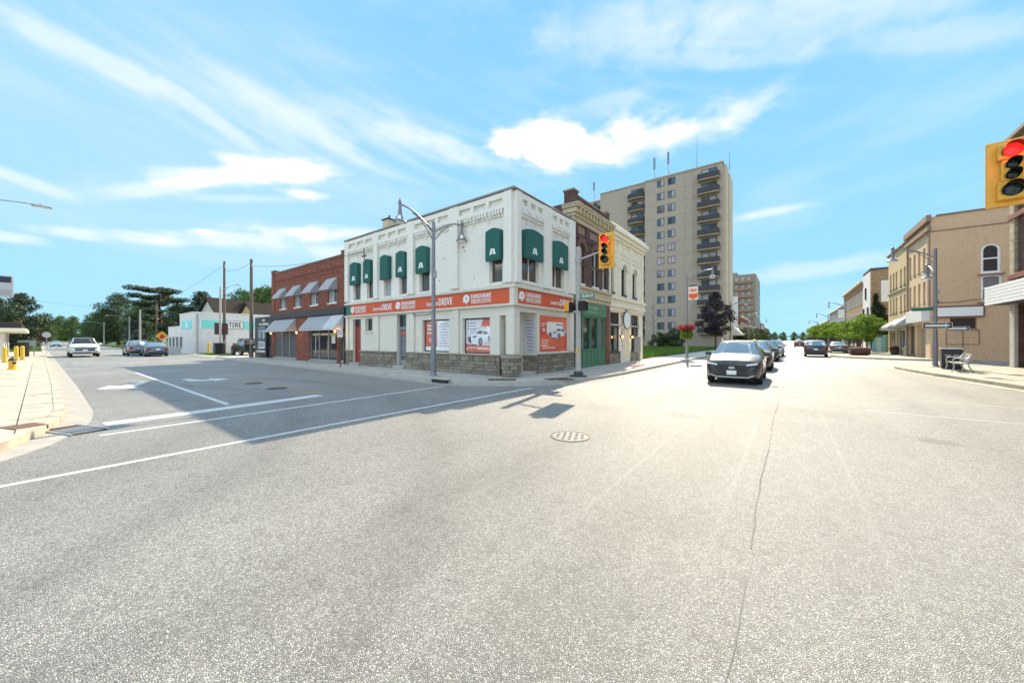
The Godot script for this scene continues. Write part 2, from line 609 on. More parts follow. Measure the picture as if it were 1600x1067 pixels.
	mk("cap_blue", 0.02, 0.025, 0.06, 0.5)
	mk("sign_green", 0.01, 0.16, 0.09, 0.4)
	mk("sign_amber", 0.85, 0.42, 0.01, 0.4)
	mk("stop_red", 0.60, 0.03, 0.03, 0.4)
	mk("aluminium", 0.48, 0.475, 0.47, 0.35, {"metal": 0.6})
	mk("banner_orange", 0.75, 0.10, 0.03, 0.6)
	mk("wire", 0.04, 0.04, 0.04, 0.6)
	mk("wood_red", 0.14, 0.055, 0.04, 0.8, {"tex": "mottle", "size": 0.3})
	# plants
	for d in [["leaf_dark", 0.055, 0.10, 0.028], ["leaf_mid", 0.10, 0.165, 0.035], ["leaf_lime", 0.22, 0.32, 0.045], ["leaf_pine", 0.05, 0.085, 0.035], ["leaf_purple", 0.045, 0.026, 0.034], ["leaf_blue", 0.07, 0.10, 0.10], ["leaf_ivy", 0.018, 0.035, 0.012], ["leaf_olive", 0.12, 0.15, 0.035], ["petal", 0.42, 0.09, 0.11], ["grass", 0.10, 0.22, 0.03], ["leaf_rust", 0.11, 0.045, 0.03]]:
		mk(d[0], d[1], d[2], d[3], 0.6, {"vc": true, "back": Color(d[1] * 2.2, d[2] * 2.2, d[3] * 2.0).linear_to_srgb()})
	mk("bark", 0.11, 0.085, 0.06, 0.95, {"tex": "mottle", "size": 0.6})
	mk("bark_red", 0.20, 0.10, 0.065, 0.95, {"tex": "mottle", "size": 0.6})
	# vehicles
	mk("tyre", 0.022, 0.022, 0.022, 0.85)
	mk("rim", 0.30, 0.30, 0.31, 0.3, {"metal": 0.8})
	mk("car_glass", 0.30, 0.36, 0.38, 0.03, {"spec": 0.6, "metal": 0.55})
	mk("car_glass_dark", 0.03, 0.034, 0.036, 0.03, {"spec": 0.6})
	mk("chrome", 0.65, 0.65, 0.66, 0.12, {"metal": 1.0})
	mk("head_lens", 0.75, 0.76, 0.78, 0.08)
	mk("tail_lens", 0.35, 0.015, 0.015, 0.15)
	mk("trim_black", 0.022, 0.022, 0.024, 0.45)
	for p in [["paint_bronze", 0.04, 0.035, 0.028, 0.0], ["paint_white", 0.78, 0.79, 0.79, 0.0], ["paint_black", 0.016, 0.016, 0.018, 0.2], ["paint_silver", 0.40, 0.42, 0.44, 0.7], ["paint_slate", 0.10, 0.13, 0.17, 0.6], ["paint_grey", 0.13, 0.14, 0.15, 0.6], ["paint_maroon", 0.12, 0.02, 0.018, 0.4]]:
		mk(p[0], p[1], p[2], p[3], 0.4, {"metal": p[4], "coat": 0.6})

# ---------------------------------------------------------------- camera, sky, sun
const CLOUDS := [
	# azimuth, elevation, half width, half height (degrees), tilt, density, ruggedness
	[-38.0, 28.3, 3.2, 1.3, 6.0, 1.5, 1.3], [-34.0, 28.9, 4.0, 1.9, 4.0, 1.7, 1.4], [-29.5, 28.0, 4.2, 2.0, -4.0, 1.6, 1.4], [-25.5, 26.9, 4.0, 1.6, -8.0, 1.1, 1.4], [-31.5, 26.2, 4.5, 1.2, -6.0, 1.0, 1.4],
	[-19.5, 28.8, 3.2, 1.7, 10.0, 1.2, 1.4], [-16.0, 27.4, 5.5, 1.6, 2.0, 0.7, 1.4], [-10.5, 27.6, 5.5, 1.9, 3.0, 0.5, 1.4], [-5.0, 27.8, 3.2, 1.3, 10.0, 0.5, 1.4],
	[-70.0, 21.6, 5.0, 1.25, 7.0, 1.5, 1.0], [-75.5, 19.6, 6.5, 1.1, 16.0, 1.0, 1.0], [-81.0, 17.0, 5.0, 0.8, 22.0, 0.55, 1.0], [-67.0, 19.3, 2.8, 0.5, 4.0, 0.8, 1.0], [-74.0, 17.4, 6.0, 0.5, 12.0, 0.35, 0.9],
	[-66.0, 14.4, 6.0, 0.9, 7.0, 0.85, 1.2], [-75.0, 12.4, 8.0, 1.0, 8.0, 0.5, 1.2], [-62.0, 12.4, 6.0, 1.0, 4.0, 0.5, 1.2], [-83.0, 11.2, 2.6, 0.6, 0.0, 0.5, 1.4],
	[-88.0, 10.6, 2.2, 0.6, 0.0, 0.55, 1.4], [-92.0, 9.4, 2.6, 0.45, 0.0, 0.5, 1.4], [-78.0, 12.8, 1.4, 0.3, 6.0, 0.6, 0.8], [-93.0, 15.2, 4.0, 0.6, -14.0, 0.6, 0.9],
	[-2.6, 16.0, 4.0, 0.45, 2.0, 0.5, 1.0], [3.0, 8.5, 9.0, 1.0, 3.0, 0.3, 1.1],
	[-86.0, 27.0, 6.0, 1.2, -8.0, 0.45, 1.1], [-76.0, 24.8, 5.0, 0.9, -24.0, 0.4, 1.1], [-71.0, 27.6, 6.0, 1.6, -16.0, 0.32, 1.1], [-63.0, 25.8, 6.0, 1.3, -24.0, 0.32, 1.1],
	[-56.0, 28.5, 9.0, 1.8, -12.0, 0.3, 1.1], [-47.0, 27.5, 8.0, 1.5, -14.0, 0.3, 1.1], [0.0, 34.5, 15.0, 2.6, -14.0, 0.30, 1.2], [-14.0, 39.0, 16.0, 2.6, -4.0, 0.25, 1.2], [12.0, 28.5, 8.0, 1.2, -22.0, 0.22, 1.2], [-22.0, 32.5, 6.0, 0.9, 4.0, 0.22, 1.2],
]

func make_sky() -> Sky:
	var W := 2048
	var H := 1024
	var a := PackedFloat32Array()
	a.resize(W * H * 3)
	var n1 := FastNoiseLite.new()
	n1.seed = 31
	n1.frequency = 0.11
	n1.fractal_octaves = 5
	n1.domain_warp_enabled = true
	n1.domain_warp_amplitude = 7.0
	n1.domain_warp_frequency = 0.06
	var n2 := FastNoiseLite.new()
	n2.seed = 32
	n2.frequency = 0.05
	n2.fractal_octaves = 5
	var n3 := FastNoiseLite.new()
	n3.seed = 33
	n3.frequency = 0.045
	n3.fractal_octaves = 4
	var ground := Vector3(0.30, 0.29, 0.27)
	for y in H:
		var el := 90.0 - (y + 0.5) / H * 180.0
		var near := []
		for c in CLOUDS:
			if absf(el - c[1]) < c[3] * 3.0 + c[2] * absf(sin(deg_to_rad(c[4]))) * 1.4:
				near.append([c[0], c[1], 1.0 / c[2], 1.0 / c[3], cos(deg_to_rad(c[4])), sin(deg_to_rad(c[4])), c[5], c[6]])
		var t := clampf(el / 55.0, 0.0, 1.0)
		var sky := Vector3(0.31, 0.585, 0.73).lerp(Vector3(0.155, 0.40, 0.70), pow(t, 0.55))
		var cosel := maxf(cos(deg_to_rad(el)), 0.15)
		for x in W:
			var i := (y * W + x) * 3
			var c := ground
			if el > -0.2:
				var az := (x + 0.5) / W * 360.0
				if az > 180.0: az -= 360.0
				# thin veil everywhere, streaked along the wind
				var v := n2.get_noise_2d(az * cosel * 0.55 + el * 0.5, el * 2.2 - az * 0.25)
				var d := smoothstep(-0.1, 0.8, v) * 0.14
				# combed ice cloud: long fibres drawn out along the wind
				var fa := az * cosel * 0.94 - el * 0.34
				var fb := az * cosel * 0.34 + el * 0.94
				var fib := n3.get_noise_2d(fa * 1.1, fb * 7.0) + 0.6 * n1.get_noise_2d(fa * 0.25 + 60.0, fb * 2.2)
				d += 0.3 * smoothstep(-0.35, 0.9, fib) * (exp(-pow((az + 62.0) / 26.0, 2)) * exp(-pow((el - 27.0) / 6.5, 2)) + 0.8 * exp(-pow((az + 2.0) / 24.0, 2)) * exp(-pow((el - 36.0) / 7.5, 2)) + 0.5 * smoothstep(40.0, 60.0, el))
				# broken cloud added outside the view, to raise the fill light in shade
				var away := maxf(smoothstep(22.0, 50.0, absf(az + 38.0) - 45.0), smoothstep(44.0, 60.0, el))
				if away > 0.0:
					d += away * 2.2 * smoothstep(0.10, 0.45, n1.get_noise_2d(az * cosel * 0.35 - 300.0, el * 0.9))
				# paler towards the left of the side street
				d += 0.14 * exp(-pow((az + 75.0) / 26.0, 2)) * exp(-pow((el - 22.0) / 16.0, 2))
				for k in near:
					var dx: float = az - k[0]
					if absf(dx) * k[2] > 2.6: continue
					dx *= cosel
					var dy: float = el - k[1]
					var u: float = (dx * k[4] + dy * k[5]) * k[2]
					var w: float = (dy * k[4] - dx * k[5]) * k[3]
					var q := u * u + w * w
					if q < 6.0:
						var nz: float = n1.get_noise_2d(az * 1.2 + 200.0, el * 1.9) + 0.45 * n3.get_noise_2d(u * 9.0 + az, w * 26.0)
						d += k[6] * smoothstep(0.0, 1.05, exp(-q * 0.9) + nz * 0.5 * k[7] * exp(-q * 0.25) - 0.05)
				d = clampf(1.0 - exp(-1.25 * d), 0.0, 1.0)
				c = sky.lerp(Vector3(0.72, 0.73, 0.74), minf(1.0, d * 1.15)) + Vector3(3.0, 2.95, 2.85) * smoothstep(0.62, 1.0, d)  # cloud cores pushed far past white to add fill light
			a[i] = c.x
			a[i + 1] = c.y
			a[i + 2] = c.z
	var im := Image.create_from_data(W, H, false, Image.FORMAT_RGBF, a.to_byte_array())
	var m := PanoramaSkyMaterial.new()
	m.panorama = ImageTexture.create_from_image(im)
	var s := Sky.new()
	s.sky_material = m
	return s

func make_view() -> void:
	var cam := Camera3D.new()
	cam.name = "camera"
	cam.position = Vector3(0, 1.7, 0)
	cam.rotation_degrees = Vector3(0, 37.38, 0)
	cam.near = 0.1
	cam.far = 3000.0
	cam.projection = Camera3D.PROJECTION_FRUSTUM
	cam.size = 2.0 * 0.1 * 533.5 / 565.4
	cam.frustum_offset = Vector2(0, -0.1 * 2.5 / 565.4)
	add_child(cam)
	cam.current = true
	var e := Environment.new()
	e.background_mode = Environment.BG_SKY
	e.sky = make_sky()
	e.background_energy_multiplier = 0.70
	e.tonemap_mode = Environment.TONE_MAPPER_LINEAR
	e.tonemap_exposure = 2.2
	e.sdfgi_enabled = true
	e.ssao_enabled = true
	e.ssil_enabled = true
	var w := WorldEnvironment.new()
	w.name = "environment"
	w.environment = e
	add_child(w)
	var sun := DirectionalLight3D.new()
	sun.name = "sun"
	sun.light_color = Color(1.0, 0.93, 0.82)
	sun.light_energy = 1.34
	sun.light_angular_distance = 0.5
	sun.shadow_enabled = true
	add_child(sun)
	sun.look_at_from_position(Vector3.ZERO, Vector3(0.258, -1.0, 1.22))

# ---------------------------------------------------------------- ground
func pv(a: Array) -> PackedVector2Array:
	var p := PackedVector2Array()
	for q in a:
		p.append(Vector2(q[0], q[1]))
	return p

# band that follows a line of [x, z] points, from o0 to o1 metres to its side, raised from y0 to y1
func band(line: Array, o0: float, o1: float, y0: float, y1: float, b: MB) -> void:
	var L := []
	for i in line.size():
		var p := Vector2(line[i][0], line[i][1])
		var q := Vector2(line[mini(i + 1, line.size() - 1)][0], line[mini(i + 1, line.size() - 1)][1])
		var o := Vector2(line[maxi(i - 1, 0)][0], line[maxi(i - 1, 0)][1])
		var d := (q - o).normalized()
		var s := Vector2(-d.y, d.x)
		L.append([p + s * o0, p + s * o1])
	for i in L.size() - 1:
		var a: Vector2 = L[i][0]
		var c: Vector2 = L[i][1]
		var e: Vector2 = L[i + 1][0]
		var f: Vector2 = L[i + 1][1]
		var ring := [[a, c], [e, f]]
		var A := Vector3(a.x, y1, a.y)
		var C := Vector3(c.x, y1, c.y)
		var E := Vector3(e.x, y1, e.y)
		var F := Vector3(f.x, y1, f.y)
		up_quad(b, A, C, F, E)
		var dn := Vector3(0, y0 - y1, 0)
		side_quad(b, A, E, dn, Vector3(a.x - c.x, 0, a.y - c.y))
		side_quad(b, C, F, dn, Vector3(c.x - a.x, 0, c.y - a.y))
		if i == 0: side_quad(b, A, C, dn, Vector3(a.x - e.x, 0, a.y - e.y))
		if i == L.size() - 2: side_quad(b, E, F, dn, Vector3(e.x - a.x, 0, e.y - a.y))

func up_quad(b: MB, p: Vector3, q: Vector3, r: Vector3, s: Vector3) -> void:
	if (r - p).cross(s - q).y > 0: b.quad(p, q, r, s)
	else: b.quad(s, r, q, p)

func side_quad(b: MB, p: Vector3, q: Vector3, dn: Vector3, out: Vector3) -> void:
	var nn := (q - p).cross(dn)
	if nn.dot(out) > 0: b.quad(p, q, q + dn, p + dn)
	else: b.quad(q, p, p + dn, q + dn)

func arc(cx: float, cz: float, r: float, a0: float, a1: float, k := 8) -> Array:
	var o := []
	for i in k + 1:
		var a := deg_to_rad(lerpf(a0, a1, float(i) / k))
		o.append([cx + r * cos(a), cz + r * sin(a)])
	return o

# pavement cut into slabs with open joints, each slab a piece
func pavement(called: String, poly: PackedVector2Array, step: Vector2, origin: Vector2, mats: Array) -> Node3D:
	var root := Node3D.new()
	root.name = numbered(called)
	add_child(root)
	root.set_meta("kind", "structure")
	var bed := MB.new()
	bed.slab(poly, -0.02, SW - 0.02)
	part(bed, "bed", M.joint, root)
	var lo := poly[0]
	var hi := poly[0]
	for p in poly:
		lo = lo.min(p)
		hi = hi.max(p)
	var i0 := int(floor((lo.x - origin.x) / step.x))
	var i1 := int(ceil((hi.x - origin.x) / step.x))
	var j0 := int(floor((lo.y - origin.y) / step.y))
	var j1 := int(ceil((hi.y - origin.y) / step.y))
	for i in range(i0, i1):
		for j in range(j0, j1):
			var g := 0.008
			var x := origin.x + i * step.x
			var z := origin.y + j * step.y
			var cell := pv([[x + g, z + g], [x + step.x - g, z + g], [x + step.x - g, z + step.y - g], [x + g, z + step.y - g]])
			for piece in Geometry2D.intersect_polygons(cell, poly):
				var b := MB.new()
				b.slab(piece, SW - 0.06, SW + rng.randf_range(-0.003, 0.003))
				part(b, "slab", mats[rng.randi() % mats.size()], root)
	return root

func kerbed(called: String, line: Array, side: float, m, gm) -> void:
	var k := MB.new()
	band(line, 0.0, 0.16 * side, -0.02, SW + 0.004, k)
	setting(k, called, m)
	if gm:
		var g := MB.new()
		band(line, -0.005 * side, -0.42 * side, -0.02, 0.012, g)
		setting(g, called.replace("kerb", "gutter"), gm)

var NW_LINE := []
var SWL := []
var NE_LINE := []
var FE_LINE := []
func make_ground() -> void:
	rng.seed = 41
	var g := MB.new()
	g.quad(Vector3(-1500, -0.06, 1500), Vector3(1500, -0.06, 1500), Vector3(1500, -0.06, -1500), Vector3(-1500, -0.06, -1500))
	setting(g, "ground", M.field)
	# carriageway sheet
	var st := SurfaceTool.new()
	st.begin(Mesh.PRIMITIVE_TRIANGLES)
	for q in [[-60, -60], [60, -60], [60, 60], [-60, -60], [60, 60], [-60, 60], [-420, -30], [-60, -30], [-60, 30], [-420, -30], [-60, 30], [-420, 30], [-30, -700], [30, -700], [30, -60], [-30, -700], [30, -60], [-30, -60]]:
		st.set_normal(Vector3.UP)
		st.set_uv(Vector2(q[0], q[1]) / 1.12)
		st.set_uv2(Vector2(q[0], q[1]) / 48.0 + Vector2(0.5, 0.5))
		st.add_vertex(Vector3(q[0], 0, q[1]))
	var road := MeshInstance3D.new()
	road.name = "road"
	road.mesh = st.commit()
	road.material_override = M.asphalt
	road.set_meta("kind", "structure")
	add_child(road)
	# kerb lines; the far corner beside the white building
	NW_LINE = [[-260, -10.0], [-42.5, -10.0], [-30, -9.95], [-19, -9.9], [-12.2, -9.65], [-10.6, -9.65], [-9.5, -9.95], [-8.7, -10.5], [-7.9, -11.2], [-7.2, -12.1], [-6.7, -13.2], [-6.4, -15], [-6.3, -18], [-6.3, -28], [-6.2, -60], [-6.2, -700]]
	SWL = [[-260, -0.42], [-40, -0.42], [-20, -0.42], [-13, -0.36], [-11.6, -0.24], [-10.6, -0.05], [-9.6, 0.28], [-8.8, 0.75], [-8.0, 1.5], [-7.3, 2.7], [-6.9, 4.2], [-6.7, 6.5], [-6.6, 60]]
	NE_LINE = [[8.2, 4], [8.0, -8], [7.5, -14], [6.75, -18.5], [6.3, -20.3], [5.9, -22.8], [5.4, -25.4], [5.05, -28.5], [4.95, -30.4], [5.15, -31.8], [5.9, -33.0], [7.4, -33.9], [9.5, -34.3], [60, -34.3]]
	FE_LINE = [[60, -43.4], [9.6, -43.4], [7.6, -43.6], [5.7, -44.4], [4.4, -45.8], [3.7, -47.3], [3.5, -49.2], [3.6, -52.5], [4.4, -54.6], [5.9, -56.0], [6.3, -57.5], [6.3, -700]]
	kerbed("kerb", NW_LINE.slice(1), -1.0, M.concrete_grey, M.gutter)
	kerbed("kerb", SWL, 1.0, M.concrete, M.gutter)
	kerbed("kerb", NE_LINE, 1.0, M.concrete, M.concrete)
	kerbed("kerb", FE_LINE, 1.0, M.concrete, M.concrete)
	var inset := func(line: Array, s: float) -> Array:
		var o := []
		for i in line.size():
			var p := Vector2(line[i][0], line[i][1])
			var q := Vector2(line[mini(i + 1, line.size() - 1)][0], line[mini(i + 1, line.size() - 1)][1])
			var r := Vector2(line[maxi(i - 1, 0)][0], line[maxi(i - 1, 0)][1])
			var d := (q - r).normalized()
			var w := p + Vector2(-d.y, d.x) * s
			o.append([w.x, w.y])
		return o
	var nw: Array = inset.call(NW_LINE.slice(1, -2), -0.168)
	nw += [[-6.37, -44], [-9.3, -44], [-9.3, -30.2], [-9.9, -12.4], [-42.5, -12.4]]
	pavement("sidewalk", pv(nw), Vector2(1.55, 1.5), Vector2(-9.3, -12.1), [M.concrete_grey, M.concrete_dull, M.concrete_grey])
	var nw2: Array = [[-6.37, -44.02], [-6.37, -300], [-12.0, -300], [-12.0, -76.2], [-9.3, -76.2], [-9.3, -44.02]]
	var b2 := MB.new()
	b2.slab(pv(nw2), -0.02, SW)
	setting(b2, "sidewalk", M.concrete_grey)
	var sw: Array = inset.call(SWL.slice(1, -1), 0.168)
	sw += [[-6.9, 14], [-40, 14]]
	pavement("sidewalk", pv(sw), Vector2(1.9, 1.75), Vector2(-11.3, 0.25), [M.concrete, M.concrete, M.concrete_worn])
	var sw2 := MB.new()
	sw2.slab(pv([[-40.02, -0.25], [-40.02, 40], [-80, 40], [-80, -0.25]]), -0.02, SW)
	setting(sw2, "sidewalk", M.concrete)
	var ne: Array = inset.call(NE_LINE, 0.168)
	ne += [[60, 4]]
	pavement("sidewalk", Geometry2D.intersect_polygons(pv(ne), pv([[0, -40], [14, -40], [14, -6], [0, -6]]))[0], Vector2(1.5, 1.5), Vector2(5.0, -33.0), [M.concrete, M.concrete_worn])
	var fe: Array = inset.call(FE_LINE, 0.168)
	fe += [[60, -700]]
	var fp := Geometry2D.intersect_polygons(pv(fe), pv([[0, -40], [9.42, -40], [9.42, -75], [0, -75]]))[0]
	pavement("sidewalk", fp, Vector2(2.0, 2.0), Vector2(3.5, -43.5), [M.concrete, M.concrete_worn])
	var f2 := MB.new()
	f2.slab(Geometry2D.intersect_polygons(pv(fe), pv([[0, -75.02], [30, -75.02], [30, -690], [0, -690]]))[0], -0.02, SW)
	f2.slab(pv([[9.43, -43.6], [40, -43.6], [40, -75.0], [9.43, -75.0]]), -0.02, SW)
	setting(f2, "sidewalk", M.concrete)
	# the tyre shop's forecourt
	var lot := MB.new()
	lot.slab(pv([[-42.52, -10.2], [-42.52, -40], [-80, -40], [-80, -10.2]]), -0.02, 0.03)
	setting(lot, "forecourt", M.concrete)
	# vacant lot between the cream building and the tower
	var gl := MB.new()
	gl.slab(pv([[-9.32, -29.4], [-9.32, -76], [-45, -76], [-45, -29.4]]), -0.02, 0.16)
	setting(gl, "vacant_lot", M.soil)
	# verges far down the side street
	var vg := MB.new()
	vg.slab(pv([[-80.1, -10.3], [-80.1, -60], [-400, -60], [-400, -10.3]]), -0.02, 0.08)
	vg.slab(pv([[-80.1, -0.2], [-400, -0.2], [-400, 60], [-80.1, 60]]), -0.02, 0.08)
	setting(vg, "lawn", M.lawn)
	# painted markings
	var mark := func(called: String, m, quads: Array) -> void:
		var b := MB.new()
		for q in quads:
			band(q[0], -q[1] / 2.0, q[1] / 2.0, 0.0005, 0.004, b)
		setting(b, called, m)
	mark.call("crosswalk_line", M.line_white, [[[[-7.25, 1.2], [-7.28, -4], [-7.2, -10.6]], 0.11]])
	mark.call("crosswalk_line", M.line_white, [[[[-9.72, -0.65], [-9.85, -4], [-10.05, -9.0]], 0.11]])
	mark.call("stop_line", M.line_white, [[[[-10.95, -0.8], [-11.15, -3], [-11.42, -5.25]], 0.42]])
	mark.call("lane_line", M.line_white, [[[[-11.7, -3.02], [-27, -3.05]], 0.12]])
	mark.call("centre_line", M.line_yellow, [[[[-11.6, -5.42], [-60, -5.46]], 0.11]])
	mark.call("crosswalk_line", M.line_worn, [[[[1.4, -12.0], [6.9, -12.1]], 0.08]])
	mark.call("crosswalk_line", M.line_worn, [[[[2.0, -14.8], [6.6, -14.75]], 0.08]])
	mark.call("crosswalk_line", M.line_white, [[[[-6.75, -11.9], [-5.7, -12.0]], 0.1]])
	mark.call("lane_line", M.line_white, [[[[0.0, -17.4], [0.0, -33.0]], 0.13]])
	mark.call("lane_line", M.line_white, [[[[0.0, -36.5], [0.0, -60.0]], 0.13]])
	var arrow := func(pts: Array) -> void:
		var b := MB.new()
		b.slab(pv(pts), 0.0005, 0.004)
		setting(b, "turn_arrow", M.line_white)
	arrow.call([[-20.9, -2.55], [-20.6, -2.7], [-19.0, -2.15], [-18.6, -2.05], [-18.2, -2.3], [-18.85, -1.2], [-20.15, -1.6], [-19.6, -1.75], [-19.75, -1.95]])
	arrow.call([[-20.9, -3.75], [-19.5, -3.75], [-19.3, -4.1], [-19.3, -4.45], [-18.8, -4.42], [-19.5, -5.1], [-20.4, -4.5], [-19.75, -4.47], [-19.8, -4.15], [-20.9, -4.0]])
	# seam of the paving machine
	var seam := []
	var q := RandomNumberGenerator.new()
	q.seed = 5
	for i in 70:
		var z := -1.6 - i * 0.24
		seam.append([-0.25 - 0.0 * z + q.randf_range(-0.008, 0.008) + 0.012 * sin(i * 0.31) + (0.12 * smoothstep(-8.0, -18.0, z)), z])
	for k in 9:
		mark.call("road_seam", M.seam, [[seam.slice(k * 7 + (k % 2), k * 7 + 7 + (k % 3)), 0.006 + 0.004 * (k % 3)]])
	var crack := []
	for i in 40:
		crack.append([-11.6 - 0.01 * i - 0.05 * sin(i * 0.6) + q.randf_range(-0.02, 0.02), -1.2 - i * 0.08])
	mark.call("road_crack", M.seam, [[crack, 0.009]])
	# oily spots and chips on the near carriageway
	for s in [[236, 916], [390, 881], [523, 955], [557, 998], [480, 1048], [700, 905], [990, 968]]:
		var u: float = (s[0] - 800.0) / 565.4
		var d: float = 1.7 * 565.4 / (s[1] - 531.0)
		var x := d * (u * cos(deg_to_rad(37.38)) - sin(deg_to_rad(37.38)))
		var z := d * (-u * sin(deg_to_rad(37.38)) - cos(deg_to_rad(37.38)))
		var pts := []
		var r := q.randf_range(0.006, 0.015)
		for k in 9:
			var a := TAU * k / 9
			pts.append([x + cos(a) * r * q.randf_range(0.4, 2.4), z + sin(a) * r * q.randf_range(0.5, 1.1)])
		var hull := Geometry2D.convex_hull(pv(pts))
		hull.remove_at(hull.size() - 1)
		var b := MB.new()
		b.slab(hull, 0.0005, 0.003)
		setting(b, "oil_spot", M.seam)

func manhole(at: Vector3, r: float, label: String) -> void:
	var t := thing("manhole_cover", label, "manhole", at, 0.4, "manhole covers in the road")
	var ring := MB.new()
	ring.lathe([[r, 0.0], [r, 0.009], [r * 0.93, 0.009], [r * 0.93, 0.003], [0.0, 0.003]], 40)
	part(ring, "ring", M.iron, t)
	var lid := MB.new()
	lid.lathe([[r * 0.90, 0.003], [r * 0.90, 0.008], [0.0, 0.008]], 40)
	part(lid, "lid", M.cover_grey if r > 0.33 else M.iron, t)
	var stud := MB.new()
	for k in 5:
		for j in 5:
			if Vector2(k - 2, j - 2).length() < 2.5:
				var x := (k - 2) * r * 0.3
				var z := (j - 2) * r * 0.3
				stud.bx(x - r * 0.07, x + r * 0.07, 0.0081, 0.016, z - r * 0.025, z + r * 0.025)
	part(stud, "tread_pattern", M.iron, t).set_meta("kind", "stuff")

func street_ironwork() -> void:
	manhole(Vector3(-3.05, 0, -5.68), 0.35, "round manhole cover alone in the sunlit crossing")
	manhole(Vector3(-14.2, 0, -5.05), 0.33, "dark manhole cover close to the stop line in the side street")
	manhole(Vector3(-16.6, 0, -5.1), 0.31, "dark manhole cover further up the yellow line in the side street")
	# kerb inlet at the near corner: a grate in the gutter and a rusty cap behind it
	var t := thing("storm_grate", "long slotted storm drain grate in the gutter beside the stop line", "drain", Vector3(-10.62, 0.0, -0.40), deg_to_rad(20))
	var f := MB.new()
	f.bx(-0.5, 0.5, 0.0, 0.018, -0.22, 0.22)
	part(f, "frame", M.iron, t)
	for k in 8:
		var s := MB.new()
		var x := -0.43 + k * 0.123
		s.bx(x - 0.026, x + 0.026, 0.0181, 0.034, -0.19, 0.19)
		part(s, "bar", M.rust if k < 2 else M.aluminium, t)
	var rim := MB.new()
	rim.bx(-0.52, 0.52, 0.0, 0.036, 0.2205, 0.26)
	rim.bx(-0.52, 0.52, 0.0, 0.036, -0.26, -0.2205)
	part(rim, "rim", M.aluminium, t)
	var cap := thing("inlet_cap", "rusty brown square inlet cap set in the concrete corner", "drain", Vector3(-10.95, SW, 0.16), deg_to_rad(20))
	var cm := MB.new()
	cm.cb(-0.24, 0.24, -0.06, 0.012, -0.2, 0.2, 0.006)
	part(cm, "plate", M.rust, cap)
	# inlet below the street lamp and the warning plates at the far corner ramps
	var inl := thing("kerb_inlet", "black kerb inlet slot below the double street lamp", "drain", Vector3(-10.9, 0.0, -9.6), 0.0)
	var im := MB.new()
	im.bx(-0.42, 0.42, 0.014, SW + 0.012, -0.01, 0.08)
	part(im, "opening", M.black, inl)
	var il := MB.new()
	il.bx(-0.5, 0.5, SW + 0.0125, SW + 0.04, -0.12, 0.1)
	part(il, "lid", M.concrete_grey, inl)
	for p in [[-8.88, -10.98, 38.0, "brown ribbed warning plate in the ramp facing the side street"], [-7.28, -12.6, 60.0, "brown ribbed warning plate in the ramp by the signal pole"]]:
		var w := thing("warning_plate", p[3], "tactile plate", Vector3(p[0], SW + 0.004, p[1]), deg_to_rad(p[2]), "ramp plates")
		var wm := MB.new()
		wm.cb(-0.55, 0.55, -0.02, 0.01, -0.3, 0.3, 0.004)
		part(wm, "plate", M.rust, w)
		var dm := MB.new()
		for i in 11:
			for j in 6:
				dm.bx(-0.5 + i * 0.095, -0.46 + i * 0.095, 0.0101, 0.017, -0.26 + j * 0.095, -0.22 + j * 0.095)
		part(dm, "stud_pattern", M.rust, w).set_meta("kind", "stuff")

# ---------------------------------------------------------------- building blocks
# wall in local x,y at depth z=w, with rectangular openings [x0,x1,y0,y1] whose reveals run back by deep
func wall(b: MB, x0: float, x1: float, y0: float, y1: float, holes: Array, w := 0.0, deep := 0.3) -> void:
	var xs := [x0, x1]
	var ys := [y0, y1]
	for h in holes:
		for q in [h[0], h[1]]:
			if q > x0 and q < x1 and not xs.has(q): xs.append(q)
		for q in [h[2], h[3]]:
			if q > y0 and q < y1 and not ys.has(q): ys.append(q)
	xs.sort()
	ys.sort()
	for i in xs.size() - 1:
		for j in ys.size() - 1:
			var cx: float = (xs[i] + xs[i + 1]) / 2
			var cy: float = (ys[j] + ys[j + 1]) / 2
			var open := false
			for h in holes:
				if cx > h[0] and cx < h[1] and cy > h[2] and cy < h[3]:
					open = true
			if not open:
				b.quad(Vector3(xs[i], ys[j], w), Vector3(xs[i + 1], ys[j], w), Vector3(xs[i + 1], ys[j + 1], w), Vector3(xs[i], ys[j + 1], w))
	for h in holes:
		var a: float = h[0]
		var c: float = h[1]
		var e: float = h[2]
		var f: float = h[3]
		var z := w - deep
		b.quad(Vector3(a, e, w), Vector3(a, f, w), Vector3(a, f, z), Vector3(a, e, z))
		b.quad(Vector3(c, f, w), Vector3(c, e, w), Vector3(c, e, z), Vector3(c, f, z))
		b.quad(Vector3(a, f, w), Vector3(c, f, w), Vector3(c, f, z), Vector3(a, f, z))
		b.quad(Vector3(c, e, w), Vector3(a, e, w), Vector3(a, e, z), Vector3(c, e, z))

func arch_pts(x0: float, x1: float, ys: float, rise: float, k := 12) -> Array:
	var o := []
	var c := (x0 + x1) / 2
	var r := (x1 - x0) / 2
	for i in k + 1:
		var a := PI - PI * i / k
		o.append(Vector2(c + r * cos(a), ys + rise * sin(a)))
	return o

# fills the two corners above an arch so that a rectangular opening reads as arched
func spandrel(b: MB, x0: float, x1: float, ys: float, rise: float, z0: float, z1: float) -> void:
	var p := arch_pts(x0, x1, ys, rise)
	var c := p.size() / 2
	var l := PackedVector2Array([Vector2(x0, ys + rise)])
	for i in range(0, c + 1):
		l.append(p[i])
	b.prism(l, z0, z1)
	var r := PackedVector2Array([Vector2(x1, ys + rise)])
	for i in range(p.size() - 1, c - 1, -1):
		r.append(p[i])
	b.prism(r, z0, z1)

